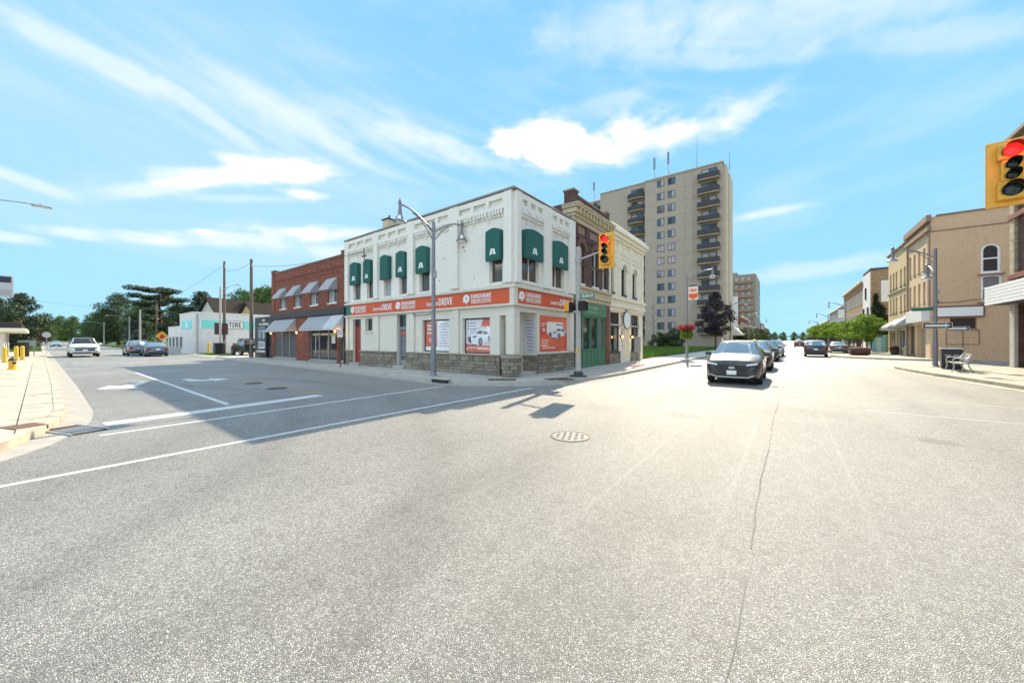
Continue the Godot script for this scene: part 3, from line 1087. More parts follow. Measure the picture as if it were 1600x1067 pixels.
# window part: frame, panes and sill; local origin at the lower left of the opening, z at the wall face
func window(parent: Node3D, xf: Transform3D, w: float, h: float, fm, pm, o := {}) -> Node3D:
	var n := sub(o.get("name", "window"), parent, xf)
	var z: float = -o.get("deep", 0.14)
	var t: float = o.get("bar", 0.06)
	var nx: int = o.get("nx", 1)
	var ny: int = o.get("ny", 1)
	var f := MB.new()
	f.bx(0, t, 0, h, z - 0.05, z + 0.03)
	f.bx(w - t, w, 0, h, z - 0.05, z + 0.03)
	f.bx(t, w - t, 0, t, z - 0.05, z + 0.03)
	f.bx(t, w - t, h - t, h, z - 0.05, z + 0.03)
	for i in range(1, nx):
		f.bx(w * i / nx - t / 2, w * i / nx + t / 2, t, h - t, z - 0.05, z + 0.02)
	for j in range(1, ny):
		f.bx(t, w - t, h * j / ny - t * 0.4, h * j / ny + t * 0.4, z - 0.045, z + 0.015)
	part(f, "frame", fm, n)
	for i in nx:
		var g := MB.new()
		g.bx(w * i / nx + t * 0.45, w * (i + 1) / nx - t * 0.45, t * 0.9, h - t * 0.9, z - 0.05, z - 0.02)
		part(g, "pane", pm[i % pm.size()] if pm is Array else pm, n)
	if o.get("sill", true):
		var s := MB.new()
		s.cb(-0.05, w + 0.05, -0.11, 0.0, z + 0.03, 0.07, 0.012)
		part(s, "sill", o.get("sm", fm), n)
	if o.has("arch"):
		# rounded head: the glass is hidden by the spandrels of the wall, the frame gets a curved rail
		var a := MB.new()
		var pts := []
		for p in arch_pts(t * 0.5, w - t * 0.5, h - o.arch, o.arch - t * 0.5):
			pts.append(Vector3(p.x, p.y, z + 0.01))
		a.tube(pts, t * 0.6, 6)
		part(a, "head_rail", fm, n)
	return n

# closed shell behind a facade
func shell(b: MB, x0: float, x1: float, y0: float, y1: float, z0: float, z1: float) -> void:
	b.bx(x0, x1, y0, y1, z0, z1)

var unit_stone: ArrayMesh
func stones(parent: Node3D, xf: Transform3D, u0: float, u1: float, h: float, z: float, seed_: int) -> void:
	var r := RandomNumberGenerator.new()
	r.seed = seed_
	if unit_stone == null:
		var b := MB.new()
		b.cb(-0.5, 0.5, -0.5, 0.5, -0.5, 0.5, 0.09)
		unit_stone = b.mesh()
	var y := 0.0
	while y < h - 0.04:
		var hh := minf(r.randf_range(0.12, 0.21), h - y)
		if h - y - hh < 0.07: hh = h - y
		var x := u0
		while x < u1 - 0.02:
			var ww := minf(r.randf_range(0.24, 0.62), u1 - x)
			if u1 - x - ww < 0.14: ww = u1 - x
			var d := r.randf_range(0.05, 0.085)
			inst("stone", unit_stone, M["stone_%d" % (r.randi() % 4)], parent, xf * Transform3D(Basis.from_euler(Vector3(0, 0, r.randf_range(-0.02, 0.02))).scaled_local(Vector3(ww - 0.018, hh - 0.016, d)), Vector3(x + ww / 2, y + hh / 2, z + d / 2 - 0.01)))
			x += ww
		y += hh

# green window hood: flat front with a curved head
func hood(parent: Node3D, xf: Transform3D, w: float, h: float, d: float, logo := true) -> void:
	var n := sub("awning", parent, xf)
	var p := PackedVector2Array([Vector2(0, 0), Vector2(w, 0)])
	for i in 13:
		var a := float(i) / 12
		p.append(Vector2(w * (1.0 - a), h - 0.11 + 0.11 * sin(PI * a)))
	var b := MB.new()
	b.prism(p, 0.0, d)
	part(b, "canvas", M.canvas_green, n)
	var v := MB.new()
	v.bx(0.0, w, -0.075, -0.002, d * 0.55, d * 0.98)
	part(v, "valance", M.canvas_green, n)
	var rb := MB.new()
	for x in [0.0, w * 0.5, w]:
		rb.tube([Vector3(x, 0.0, d + 0.002), Vector3(x, h - 0.11 + 0.11 * sin(PI * x / w), d + 0.002)], 0.006, 5)
	rb.tube([Vector3(0.0, 0.0, d + 0.002), Vector3(w, 0.0, d + 0.002)], 0.008, 5)
	part(rb, "piping", M.canvas_green, n)
	if logo:
		var g := MB.new()
		var s := minf(w, 0.85) * 0.36
		var c := w * 0.5
		var y := h * 0.14
		g.prism(PackedVector2Array([Vector2(c - s * 0.62, y), Vector2(c - s * 0.2, y), Vector2(c - s * 0.02, y + s * 0.9), Vector2(c - s * 0.3, y + s * 0.9)]), d + 0.001, d + 0.006)
		g.prism(PackedVector2Array([Vector2(c + s * 0.2, y), Vector2(c + s * 0.62, y), Vector2(c + s * 0.34, y + s * 0.9), Vector2(c + s * 0.04, y + s * 0.9), Vector2(c + s * 0.02, y + s * 0.6)]), d + 0.001, d + 0.006)
		g.prism(PackedVector2Array([Vector2(c - s * 0.12, y + s * 0.2), Vector2(c + s * 0.0, y + s * 0.1), Vector2(c + s * 0.12, y + s * 0.2), Vector2(c + s * 0.0, y + s * 0.34)]), d + 0.001, d + 0.006)
		part(g, "emblem", M.white, n)

# sloped shop awning
func slope_awning(parent: Node3D, xf: Transform3D, w: float, h: float, d: float, m, fm, drop := 0.14) -> Node3D:
	var n := sub("awning", parent, xf)
	var b := MB.new()
	# side outline in z,y pushed along x
	var keep := Transform3D(Basis(Vector3(0, 0, 1), Vector3(0, 1, 0), Vector3(-1, 0, 0)), Vector3.ZERO)
	b.xf = keep
	b.prism(PackedVector2Array([Vector2(0.0, 0.0), Vector2(d, 0.0), Vector2(d, drop), Vector2(0.05, h), Vector2(0.0, h)]), -w, 0.0)
	part(b, "canvas", m, n)
	var v := MB.new()
	v.bx(0.0, w, -0.02, 0.03, d + 0.001, d + 0.012)
	part(v, "hem", fm, n)
	return n

func tint_image(w: int, h: int, c: Color) -> Image:
	var im := Image.create(w, h, false, Image.FORMAT_RGB8)
	im.fill(c)
	return im

func fill_poly(im: Image, p: Array, c: Color) -> void:
	var poly := PackedVector2Array()
	var lo := Vector2(9999, 9999)
	var hi := Vector2.ZERO
	for q in p:
		poly.append(Vector2(q[0], q[1]))
		lo = lo.min(Vector2(q[0], q[1]))
		hi = hi.max(Vector2(q[0], q[1]))
	for y in range(maxi(0, int(lo.y)), mini(im.get_height(), int(hi.y) + 1)):
		for x in range(maxi(0, int(lo.x)), mini(im.get_width(), int(hi.x) + 1)):
			if Geometry2D.is_point_in_polygon(Vector2(x + 0.5, y + 0.5), poly):
				im.set_pixel(x, y, c)

func lines_of_print(im: Image, x: int, y: int, w: int, rows: int, gap: int, th: int, c: Color, centred := false) -> void:
	var r := RandomNumberGenerator.new()
	r.seed = x * 31 + y
	for k in rows:
		var ww := int(w * r.randf_range(0.55, 1.0))
		var xx := x + (w - ww) / 2 if centred else x
		var cx := xx
		while cx < xx + ww:
			var l := r.randi_range(4, 14)
			im.fill_rect(Rect2i(cx, y + k * gap, mini(l, xx + ww - cx), th), c)
			cx += l + 3

# the printed white car of the window posters
func print_car(im: Image, x: float, y: float, s: float) -> void:
	var P := func(a: Array) -> Array:
		var o := []
		for q in a:
			o.append([x + q[0] * s, y + q[1] * s])
		return o
	fill_poly(im, P.call([[4, 66], [30, 92], [90, 98], [150, 74], [196, 60], [198, 40], [180, 14], [150, 4], [96, 2], [70, 22], [30, 30], [6, 42]]), Color(0.93, 0.94, 0.96))
	fill_poly(im, P.call([[74, 24], [98, 6], [134, 5], [124, 26]]), Color(0.16, 0.18, 0.22))
	fill_poly(im, P.call([[132, 27], [142, 7], [160, 10], [182, 24], [180, 28]]), Color(0.14, 0.16, 0.2))
	fill_poly(im, P.call([[6, 44], [28, 40], [34, 78], [24, 84], [6, 64]]), Color(0.12, 0.12, 0.14))
	fill_poly(im, P.call([[40, 44], [70, 36], [84, 40], [60, 50]]), Color(0.2, 0.21, 0.24))
	for w in [[112, 72, 24], [184, 50, 15]]:
		var o := []
		var i := []
		for k in 18:
			o.append([w[0] + cos(TAU * k / 18) * w[2] * 0.72, w[1] + sin(TAU * k / 18) * w[2]])
			i.append([w[0] + cos(TAU * k / 18) * w[2] * 0.45, w[1] + sin(TAU * k / 18) * w[2] * 0.65])
		fill_poly(im, P.call(o), Color(0.1, 0.1, 0.11))
		fill_poly(im, P.call(i), Color(0.55, 0.56, 0.58))
	fill_poly(im, P.call([[30, 86], [92, 92], [90, 98], [32, 93]]), Color(0.15, 0.15, 0.17))

func print_mat(im: Image) -> StandardMaterial3D:
	var m := StandardMaterial3D.new()
	m.resource_name = "print"
	m.albedo_texture = ImageTexture.create_from_image(im)
	m.roughness = 0.35
	return m

func sheet(parent: Node3D, called: String, xf: Transform3D, w: float, h: float, m) -> MeshInstance3D:
	var b := MB.new()
	b.xf = xf
	b.quad(Vector3(0, 0, 0.006), Vector3(w, 0, 0.006), Vector3(w, h, 0.006), Vector3(0, h, 0.006))
	var c := MB.new()
	c.xf = xf
	c.bx(0, w, 0, h, -0.012, 0.004)
	var o := part(b, called, m, parent)
	part(c, "backing", M.offwhite, o)
	return o

func glaze(parent: Node3D, w: float, h: float, z: float) -> void:
	var b := MB.new()
	b.quad(Vector3(0.055, 0.055, z), Vector3(w - 0.055, 0.055, z), Vector3(w - 0.055, h - 0.055, z), Vector3(0.055, h - 0.055, z))
	part(b, "outer_pane", M.glass_clear, parent)

func make_posters() -> Dictionary:
	var red := Color(0.87, 0.29, 0.15)
	var a := tint_image(220, 200, Color(0.90, 0.90, 0.92))
	fill_poly(a, [[150, 0], [220, 0], [220, 60], [190, 40], [120, 60]], red)
	fill_poly(a, [[0, 150], [220, 160], [220, 200], [0, 200]], red)
	fill_poly(a, [[40, 60], [150, 40], [220, 90], [220, 150], [0, 150]], Color(0.80, 0.81, 0.84))
	print_car(a, 12, 62, 1.02)
	for k in 3:
		a.fill_rect(Rect2i(14, 16 + k * 18, 10, 10), Color(0.35, 0.35, 0.38))
		lines_of_print(a, 32, 18 + k * 18, 70, 1, 8, 6, Color(0.45, 0.35, 0.38))
	lines_of_print(a, 20, 166, 180, 1, 8, 4, Color(0.95, 0.85, 0.8))
	a.fill_rect(Rect2i(0, 174, 220, 9), Color(0.92, 0.9, 0.88))
	lines_of_print(a, 20, 176, 90, 1, 8, 6, Color(0.3, 0.2, 0.2))
	var b := tint_image(200, 260, Color(0.94, 0.95, 0.97))
	fill_poly(b, [[0, 0], [92, 0], [92, 226], [0, 226]], red)
	lines_of_print(b, 14, 30, 66, 2, 30, 20, Color(0.97, 0.93, 0.9))
	lines_of_print(b, 14, 98, 66, 1, 20, 16, Color(0.97, 0.93, 0.9))
	fill_poly(b, [[46, 140], [74, 168], [46, 200], [20, 168]], Color(0.9, 0.65, 0.6))
	lines_of_print(b, 108, 22, 80, 9, 24, 5, Color(0.6, 0.35, 0.38), true)
	lines_of_print(b, 112, 30, 72, 9, 24, 4, Color(0.7, 0.6, 0.62), true)
	var c := tint_image(240, 260, Color(0.93, 0.33, 0.08))
	c.fill_rect(Rect2i(60, 40, 140, 50), Color(0.94, 0.94, 0.94))
	fill_poly(c, [[60, 90], [200, 90], [160, 130], [60, 130]], Color(0.94, 0.94, 0.94))
	lines_of_print(c, 140, 52, 56, 1, 10, 12, Color(0.15, 0.15, 0.17))
	c.fill_rect(Rect2i(18, 40, 36, 100), Color(0.85, 0.2, 0.1))
	fill_poly(c, [[22, 100], [36, 84], [50, 100], [36, 118]], Color(0.95, 0.8, 0.75))
	lines_of_print(c, 22, 50, 28, 2, 16, 10, Color(0.96, 0.85, 0.8))
	print_car(c, 74, 84, 0.82)
	lines_of_print(c, 20, 170, 56, 3, 20, 9, Color(0.97, 0.88, 0.8))
	lines_of_print(c, 30, 226, 180, 1, 20, 12, Color(0.97, 0.9, 0.82))
	var d := tint_image(110, 260, Color(0.80, 0.80, 0.84))
	lines_of_print(d, 16, 18, 78, 10, 24, 6, Color(0.38, 0.3, 0.33), true)
	return {"car": print_mat(a), "list": print_mat(b), "offer": print_mat(c), "prices": print_mat(d)}

func sign_words(parent: Node3D, xf: Transform3D, u: float, kind: int, h: float) -> void:
	# kind 0: school name with its tree-like emblem; kind 1: the slogan. u is the middle, lettering sits on a band of height h
	if kind == 0:
		var g := MB.new()
		g.xf = xf
		var c := Vector2(u - 0.86, h * 0.55)
		var p := PackedVector2Array()
		for k in 14:
			var a := TAU * k / 14
			p.append(c + Vector2(cos(a) * 0.20, sin(a) * 0.19))
		g.prism(p, 0.0, 0.012)
		g.prism(PackedVector2Array([c + Vector2(-0.05, -0.24), c + Vector2(0.03, -0.24), c + Vector2(0.04, -0.1), c + Vector2(-0.02, -0.1)]), 0.0, 0.010)
		g.prism(PackedVector2Array([c + Vector2(-0.22, -0.16), c + Vector2(-0.12, -0.16), c + Vector2(-0.1, 0.0), c + Vector2(-0.2, 0.0)]), 0.0, 0.010)
		part(g, "emblem", M.white, parent)
		var leaf := MB.new()
		leaf.xf = xf
		leaf.prism(PackedVector2Array([c + Vector2(-0.02, -0.1), c + Vector2(0.12, 0.02), c + Vector2(0.02, 0.02)]), 0.013, 0.016)
		leaf.prism(PackedVector2Array([c + Vector2(-0.06, -0.02), c + Vector2(-0.02, 0.1), c + Vector2(0.0, 0.02)]), 0.013, 0.016)
		part(leaf, "emblem", M.sign_red, parent)
		text("FANSHAWE", parent, xf * Transform3D(Basis.IDENTITY, Vector3(u + 0.05, h * 0.66, 0.008)), 1.22, 0.2, M.white)
		text("DRIVING SCHOOL", parent, xf * Transform3D(Basis.IDENTITY, Vector3(u + 0.05, h * 0.36, 0.008)), 1.22, 0.13, M.white)
		strokes(parent, xf * Transform3D(Basis.IDENTITY, Vector3(u + 0.05, h * 0.2, 0.0)), 1.2, 0.04, 16, M.white)
	else:
		text("Learn to", parent, xf * Transform3D(Basis.IDENTITY, Vector3(u - 0.45, h * 0.42, 0.008)), 0.86, 0.2, M.white)
		text("DRIVE", parent, xf * Transform3D(Basis.IDENTITY, Vector3(u + 0.52, h * 0.5, 0.008)), 0.96, 0.34, M.white)

# ---------------------------------------------------------------- the white corner building
func white_building() -> void:
	var O := Vector3(-22.75, SW, -12.1)
	var t := thing("corner_building", "white painted brick corner building with green window hoods and a red sign band", "building", O)
	var W := 13.6
	var D := 5.3
	var HT := 7.95
	var L := Transform3D.IDENTITY
	var F := frame_at(Vector3(W, 0, 0), PI / 2)
	var X := func(x: float) -> float: return x + 22.75
	var Zf := func(z: float) -> float: return -12.1 - z
	# openings of the side wall above and below the band
	var up := []
	for a in [[-21.89, -21.06], [-20.34, -19.65], [-18.58, -17.85], [-17.07, -16.33], [-15.34, -14.54], [-10.5, -9.76]]:
		up.append([a[0] + 22.75, a[1] + 22.75, 4.03, 5.3])
	var low := [[X.call(-22.0), X.call(-21.06), 0.15, 2.85], [X.call(-20.55), X.call(-19.78), 2.08, 2.88], [X.call(-17.35), X.call(-16.5), 0.15, 2.95], [X.call(-15.15), X.call(-13.12), 0.95, 2.58], [X.call(-12.2), X.call(-10.49), 0.93, 2.56]]
	var b := MB.new()
	wall(b, 0, W, 3.85, HT, up, 0.0, 0.3)
	b.xf = F
	var fup := [[0.58, 1.9, 4.12, 5.3], [2.9, 4.25, 4.12, 5.3]]
	wall(b, 0, D, 3.85, HT, fup, 0.0, 0.3)
	b.xf = L
	# the hidden sides, the roof and the inner shell
	b.quad(Vector3(0, 0, -D), Vector3(0, 0, 0), Vector3(0, HT, 0), Vector3(0, HT, -D))
	b.quad(Vector3(W, 0, -D), Vector3(0, 0, -D), Vector3(0, HT, -D), Vector3(W, HT, -D))
	part(b, "upper_wall", M.painted_brick, t)
	var inner := MB.new()
	inner.bx(0.32, W - 0.32, 2.95, HT - 0.4, -D + 0.05, -0.32)
	inner.bx(0.32, W - 1.02, 0.0, 2.949, -D + 0.05, -0.32)
	part(inner, "inner_wall", M.charcoal, t)
	var roof := MB.new()
	roof.bx(0.2, W - 0.2, HT - 0.39, HT - 0.3, -D + 0.06, -0.2)
	part(roof, "roof", M.roof_flat, t)
	var lw := MB.new()
	wall(lw, 0, X.call(-9.94), 0, 3.86, low, -0.02, 0.3)
	lw.bx(X.call(-9.94) + 0.0, W - 0.001, 2.62, 3.858, -0.32, -0.02)
	lw.xf = F
	wall(lw, 1.82, D, 0, 3.86, [[2.0, 4.78, 0.93, 2.76]], -0.02, 0.25)
	lw.bx(0.021, 1.82, 2.78, 3.857, -0.32, -0.021)
	lw.xf = L
	part(lw, "lower_wall", M.plaster, t)
	# the recessed corner entrance
	var en := MB.new()
	en.quad(Vector3(W - 0.79, 0, -0.02), Vector3(W - 0.79, 0, -1.82), Vector3(W - 0.79, 2.78, -1.82), Vector3(W - 0.79, 2.78, -0.02))
	en.quad(Vector3(W - 0.79, 0, -1.82), Vector3(W - 0.02, 0, -1.82), Vector3(W - 0.02, 2.78, -1.82), Vector3(W - 0.79, 2.78, -1.82))
	en.quad(Vector3(W - 0.79, 2.775, -0.02), Vector3(W - 0.79, 2.775, -1.82), Vector3(W - 0.02, 2.775, -1.82), Vector3(W - 0.02, 2.775, -0.02))
	part(en, "entrance_wall", M.plaster, t)
	var dn := sub("door", t, frame_at(Vector3(W - 0.79, 0.12, -0.35), PI / 2))
	var db := MB.new()
	db.cb(0.0, 0.95, 0.0, 2.1, 0.0, 0.05, 0.01)
	part(db, "leaf", M.door_grey, dn)
	var dg := MB.new()
	dg.bx(0.15, 0.8, 0.35, 1.95, 0.051, 0.06)
	part(dg, "pane", M.glass, dn)
	var step := MB.new()
	step.cb(W - 0.78, W - 0.05, 0.0, 0.12, -1.8, -0.3, 0.01)
	part(step, "step", M.concrete_grey, t)
	var post := make_posters()
	sheet(t, "price_panel", Transform3D(Basis.IDENTITY, Vector3(W - 0.72, 0.95, -1.80)), 0.58, 1.62, post.prices)
	# corner column on its stone pedestal
	var colm := MB.new()
	colm.cb(W - 0.46, W - 0.01, 0.92, 3.857, -0.46, -0.01, 0.02)
	part(colm, "corner_column", M.plaster, t)
	var ped := sub("pedestal", t, Transform3D(Basis.IDENTITY, Vector3(W - 0.2, 0, -0.1)))
	var pc := MB.new()
	pc.lathe([[0.0, 0.0], [0.34, 0.0], [0.40, 0.78], [0.0, 0.78]], 20)
	part(pc, "core", M.mortar, ped)
	var pt := MB.new()
	pt.lathe([[0.0, 0.78], [0.48, 0.78], [0.49, 0.86], [0.46, 0.9], [0.0, 0.9]], 24)
	part(pt, "cap", M.stone_2, ped)
	var r := RandomNumberGenerator.new()
	r.seed = 77
	if unit_stone == null:
		var us := MB.new()
		us.cb(-0.5, 0.5, -0.5, 0.5, -0.5, 0.5, 0.09)
		unit_stone = us.mesh()
	for row in 5:
		var n := 9
		for k in n:
			var a := TAU * (k + 0.5 * (row % 2)) / n + r.randf_range(-0.05, 0.05)
			var rr := 0.345 + 0.06 * (row + 0.5) / 5.0
			inst("stone", unit_stone, M["stone_%d" % (r.randi() % 4)], ped, Transform3D(Basis(Vector3.UP, PI / 2 - a).scaled_local(Vector3(TAU * rr / n * 1.02, 0.145, 0.09)), Vector3(cos(a) * (rr - 0.005), 0.078 + row * 0.156, sin(a) * (rr - 0.005))))
	# stone plinth
	var pl := MB.new()
	for s in [[0.0, 0.735], [1.75, 5.385], [6.3, 12.88]]:
		pl.bx(s[0], s[1], 0.0, 0.84, -0.3, 0.012)
	pl.xf = F
	pl.bx(1.82, D, 0.0, 0.84, -0.3, 0.012)
	pl.xf = frame_at(Vector3(W - 0.78, 0, -1.82), 0)
	pl.bx(0.0, 0.76, 0.0, 0.84, -0.1, 0.012)
	part(pl, "plinth", M.mortar, t)
	for s in [[0.0, 0.735, 1], [1.75, 5.385, 2], [6.3, 12.88, 3]]:
		stones(t, L, s[0], s[1], 0.84, 0.01, s[2])
	stones(t, F, 1.82, D, 0.84, 0.01, 5)
	stones(t, frame_at(Vector3(W - 0.78, 0, -1.82), 0), 0.0, 0.76, 0.84, 0.01, 6)
	var cap := MB.new()
	for s in [[-0.01, 0.735], [1.75, 5.385], [6.3, 12.9]]:
		cap.cb(s[0], s[1], 0.845, 0.915, -0.018, 0.12, 0.012)
	cap.xf = F
	cap.cb(1.80, D + 0.03, 0.845, 0.915, -0.018, 0.14, 0.012)
	part(cap, "plinth_cap", M.stone_2, t)
	# pilasters
	var pil := func(xf: Transform3D, x0: float, x1: float, y0: float, y1: float, z: float, m) -> void:
		var p := MB.new()
		p.xf = xf
		p.cb(x0, x1, y0, y1, -0.015, z, 0.01)
		part(p, "pilaster", m, t)
	for a in [[0.02, 0.42], [3.3, 3.72], [6.53, 7.06], [9.81, 10.37], [13.16, 13.58]]:
		pil.call(L, a[0], a[1], 3.98, 7.84, 0.15, M.painted_brick)
	for a in [[0.02, 0.36], [2.16, 2.88], [4.66, 5.28]]:
		pil.call(F, a[0], a[1], 3.98, 7.84, 0.15, M.painted_brick)
	for a in [[0.02, 0.3], [3.37, 3.72], [6.59, 7.02], [9.94, 10.36]]:
		pil.call(L, a[0], a[1], 0.92, 3.0, 0.07, M.plaster)
	pil.call(F, 4.86, 5.28, 0.92, 3.0, 0.06, M.plaster)
	# frieze: a projecting course with sunk panels, and the corbel table below it
	var frieze := func(xf: Transform3D, x0: float, x1: float, n: int) -> void:
		var fb := MB.new()
		fb.xf = xf
		var pw := (x1 - x0) / n
		var hs := []
		for i in n:
			hs.append([x0 + pw * i + 0.1, x0 + pw * (i + 1) - 0.1, 7.32, 7.6])
		wall(fb, x0, x1, 7.16, 7.82, hs, 0.14, 0.13)
		for i in n:
			fb.quad(Vector3(hs[i][0], hs[i][2], 0.006), Vector3(hs[i][1], hs[i][2], 0.006), Vector3(hs[i][1], hs[i][3], 0.006), Vector3(hs[i][0], hs[i][3], 0.006))
		fb.quad(Vector3(x0, 7.16, 0.0), Vector3(x1, 7.16, 0.0), Vector3(x1, 7.16, 0.14), Vector3(x0, 7.16, 0.14))
		part(fb, "frieze", M.painted_brick, t)
		var cb := MB.new()
		cb.xf = xf
		for i in n:
			var k := 5
			for j in k:
				var x := x0 + pw * i + 0.06 + (pw - 0.12) * (j + 0.5) / k
				cb.bx(x - 0.052, x + 0.052, 6.98, 7.159, 0.001, 0.137)
				cb.bx(x - 0.045, x + 0.045, 6.86, 6.979, 0.001, 0.08)
		for i in range(1, n):
			var x := x0 + pw * i
			for s in 6:
				cb.bx(x - 0.10 + s * 0.008, x + 0.10 - s * 0.008, 7.10 - s * 0.085, 7.158 - s * 0.085, 0.001, 0.10 - s * 0.014)
		part(cb, "corbel_table", M.painted_brick, t).set_meta("kind", "stuff")
	for a in [[0.42, 3.3], [3.72, 6.53], [7.06, 9.81], [10.37, 13.16]]:
		frieze.call(L, a[0], a[1], 3)
	for a in [[0.36, 2.16], [2.88, 4.66]]:
		frieze.call(F, a[0], a[1], 3)
	var cp := MB.new()
	cp.cb(-0.04, W + 0.16, 7.86, 7.96, -0.25, 0.16, 0.015)
	cp.xf = F
	cp.cb(0.0, D + 0.04, 7.861, 7.961, -0.25, 0.158, 0.015)
	part(cp, "coping", M.coping, t)
	# band of signs between two mouldings
	var mo := MB.new()
	for y in [[3.0, 3.1], [3.76, 3.9]]:
		mo.cb(-0.02, W + 0.13, y[0], y[1], -0.018, 0.14, 0.015)
		mo.xf = F
		mo.cb(0.0, D + 0.02, y[0] + 0.001, y[1] + 0.001, -0.018, 0.141, 0.015)
		mo.xf = L
	mo.bx(W - 0.15, W + 0.1, 3.1, 3.76, -0.15, 0.1)
	part(mo, "moulding", M.trim_cream, t)
	var sb := MB.new()
	sb.bx(0.62, W - 0.16, 3.105, 3.755, -0.018, 0.06)
	var sn := part(sb, "sign_band", M.sign_red, t)
	var tp := MB.new()
	tp.bx(0.02, 0.61, 3.105, 3.755, -0.018, 0.05)
	part(tp, "sign_panel", M.teal_panel, t)
	for w in [[1.75, 0], [4.05, 1], [6.5, 0], [8.95, 1], [11.75, 0]]:
		sign_words(sn, Transform3D(Basis.IDENTITY, Vector3(0, 3.105, 0.061)), w[0], w[1], 0.65)
	var fbd := MB.new()
	fbd.xf = F
	fbd.bx(0.17, 5.02, 3.105, 3.755, -0.018, 0.06)
	var sf := part(fbd, "sign_band", M.sign_red, t)
	sign_words(sf, F * Transform3D(Basis.IDENTITY, Vector3(0, 3.105, 0.061)), 1.35, 0, 0.65)
	sign_words(sf, F * Transform3D(Basis.IDENTITY, Vector3(0, 3.105, 0.061)), 3.75, 1, 0.65)
	# windows and hoods
	var k := 0
	for h in up:
		window(t, Transform3D(Basis.IDENTITY, Vector3(h[0], h[2], 0)), h[1] - h[0], h[3] - h[2], M.trim_cream, M.curtain if k == 2 else M.glass_brown, {"deep": 0.12, "bar": 0.07, "sm": M.painted_brick})
		hood(t, Transform3D(Basis.IDENTITY, Vector3(h[0] - 0.02, 5.05, 0.002)), h[1] - h[0] + 0.06, 1.32, 0.24, k != 2)
		k += 1
	for h in fup:
		window(t, F * Transform3D(Basis.IDENTITY, Vector3(h[0], h[2], 0)), h[1] - h[0], h[3] - h[2], M.trim_cream, M.glass_brown, {"deep": 0.12, "bar": 0.07, "nx": 2, "sm": M.painted_brick})
		hood(t, F * Transform3D(Basis.IDENTITY, Vector3(h[0] - 0.02, 5.16, 0.002)), h[1] - h[0] + 0.04, 1.25, 0.24)
	# ground floor doors and posters
	var door := func(x: float, w: float, h: float, m, glass_top: float) -> Node3D:
		var d := sub("door", t, Transform3D(Basis.IDENTITY, Vector3(x, 0.15, -0.22)))
		var a := MB.new()
		a.cb(0.03, w - 0.03, 0.0, h - glass_top, -0.05, 0.0, 0.008)
		part(a, "leaf", m, d)
		var c := MB.new()
		c.bx(0.03, w - 0.03, h - glass_top + 0.05, h, -0.05, -0.02)
		part(c, "transom", M.glass, d)
		var e := MB.new()
		e.bx(0.0, 0.029, 0, h, -0.05, 0.03)
		e.bx(w - 0.029, w, 0, h, -0.05, 0.03)
		e.bx(0.03, w - 0.03, h - glass_top + 0.001, h - glass_top + 0.049, -0.05, 0.03)
		part(e, "frame", m, d)
		var s := MB.new()
		s.cb(-0.02, w + 0.02, -0.15, 0.0, -0.05, 0.42, 0.01)
		part(s, "step", M.concrete_grey, d)
		var q := MB.new()
		q.tube([Vector3(w - 0.14, 1.0, 0.05), Vector3(w - 0.14, 1.0, 0.0)], 0.028, 8)
		part(q, "handle", M.chrome, d)
		return d
	door.call(low[0][0], low[0][1] - low[0][0], 2.7, M.door_red, 0.5)
	var d2: Node3D = door.call(low[2][0], low[2][1] - low[2][0], 2.8, M.door_grey, 0.72)
	var im := tint_image(60, 180, Color(0.33, 0.33, 0.37))
	im.fill_rect(Rect2i(4, 14, 52, 20), Color(0.8, 0.34, 0.18))
	lines_of_print(im, 6, 44, 48, 9, 13, 4, Color(0.72, 0.72, 0.75), true)
	sheet(d2, "notice", Transform3D(Basis.IDENTITY, Vector3(0.12, 0.3, 0.014)), 0.6, 1.7, print_mat(im))
	window(t, Transform3D(Basis.IDENTITY, Vector3(low[1][0], low[1][2], -0.02)), low[1][1] - low[1][0], 0.8, M.trim_cream, M.glass, {"deep": 0.16, "bar": 0.05})
	for p in [[low[3], post.list], [low[4], post.car]]:
		var h: Array = p[0]
		var fr := window(t, Transform3D(Basis.IDENTITY, Vector3(h[0], h[2], -0.02)), h[1] - h[0], h[3] - h[2], M.black, M.glass, {"deep": 0.2, "bar": 0.05, "sill": false, "name": "shop_window"})
		glaze(fr, h[1] - h[0], h[3] - h[2], -0.15)
		sheet(fr, "poster", Transform3D(Basis.IDENTITY, Vector3(0.06, 0.06, -0.195)), h[1] - h[0] - 0.12, h[3] - h[2] - 0.12, p[1])
	var fw := window(t, F * Transform3D(Basis.IDENTITY, Vector3(2.0, 0.93, -0.02)), 2.78, 1.83, M.white, M.glass, {"deep": 0.08, "bar": 0.05, "nx": 2, "sill": false, "name": "shop_window"})
	glaze(fw, 2.78, 1.83, -0.03)
	sheet(fw, "poster", Transform3D(Basis.IDENTITY, Vector3(0.06, 0.06, -0.055)), 2.66, 1.71, post.offer)
	# chipped spots where old fixings were pulled from the wall
	for q in [[9.3, 5.55, 0.05], [10.62, 5.9, 0.07], [10.7, 5.72, 0.05], [8.7, 4.75, 0.05], [8.95, 4.5, 0.04], [12.95, 5.4, 0.06], [13.3, 6.35, 0.05], [11.35, 4.4, 0.04], [7.9, 4.05, 0.05]]:
		var cpt := MB.new()
		var cp2 := PackedVector2Array()
		for kk in 7:
			var an := TAU * kk / 7
			cp2.append(Vector2(q[0] + cos(an) * q[2] * r.randf_range(0.6, 1.3), q[1] + sin(an) * q[2] * r.randf_range(0.5, 1.0)))
		cpt.prism(cp2, -0.002, 0.004)
		part(cpt, "chipped_spot", M.tan_dark, t)
	# bracket of the old sign, chimney, service bracket
	var br := MB.new()
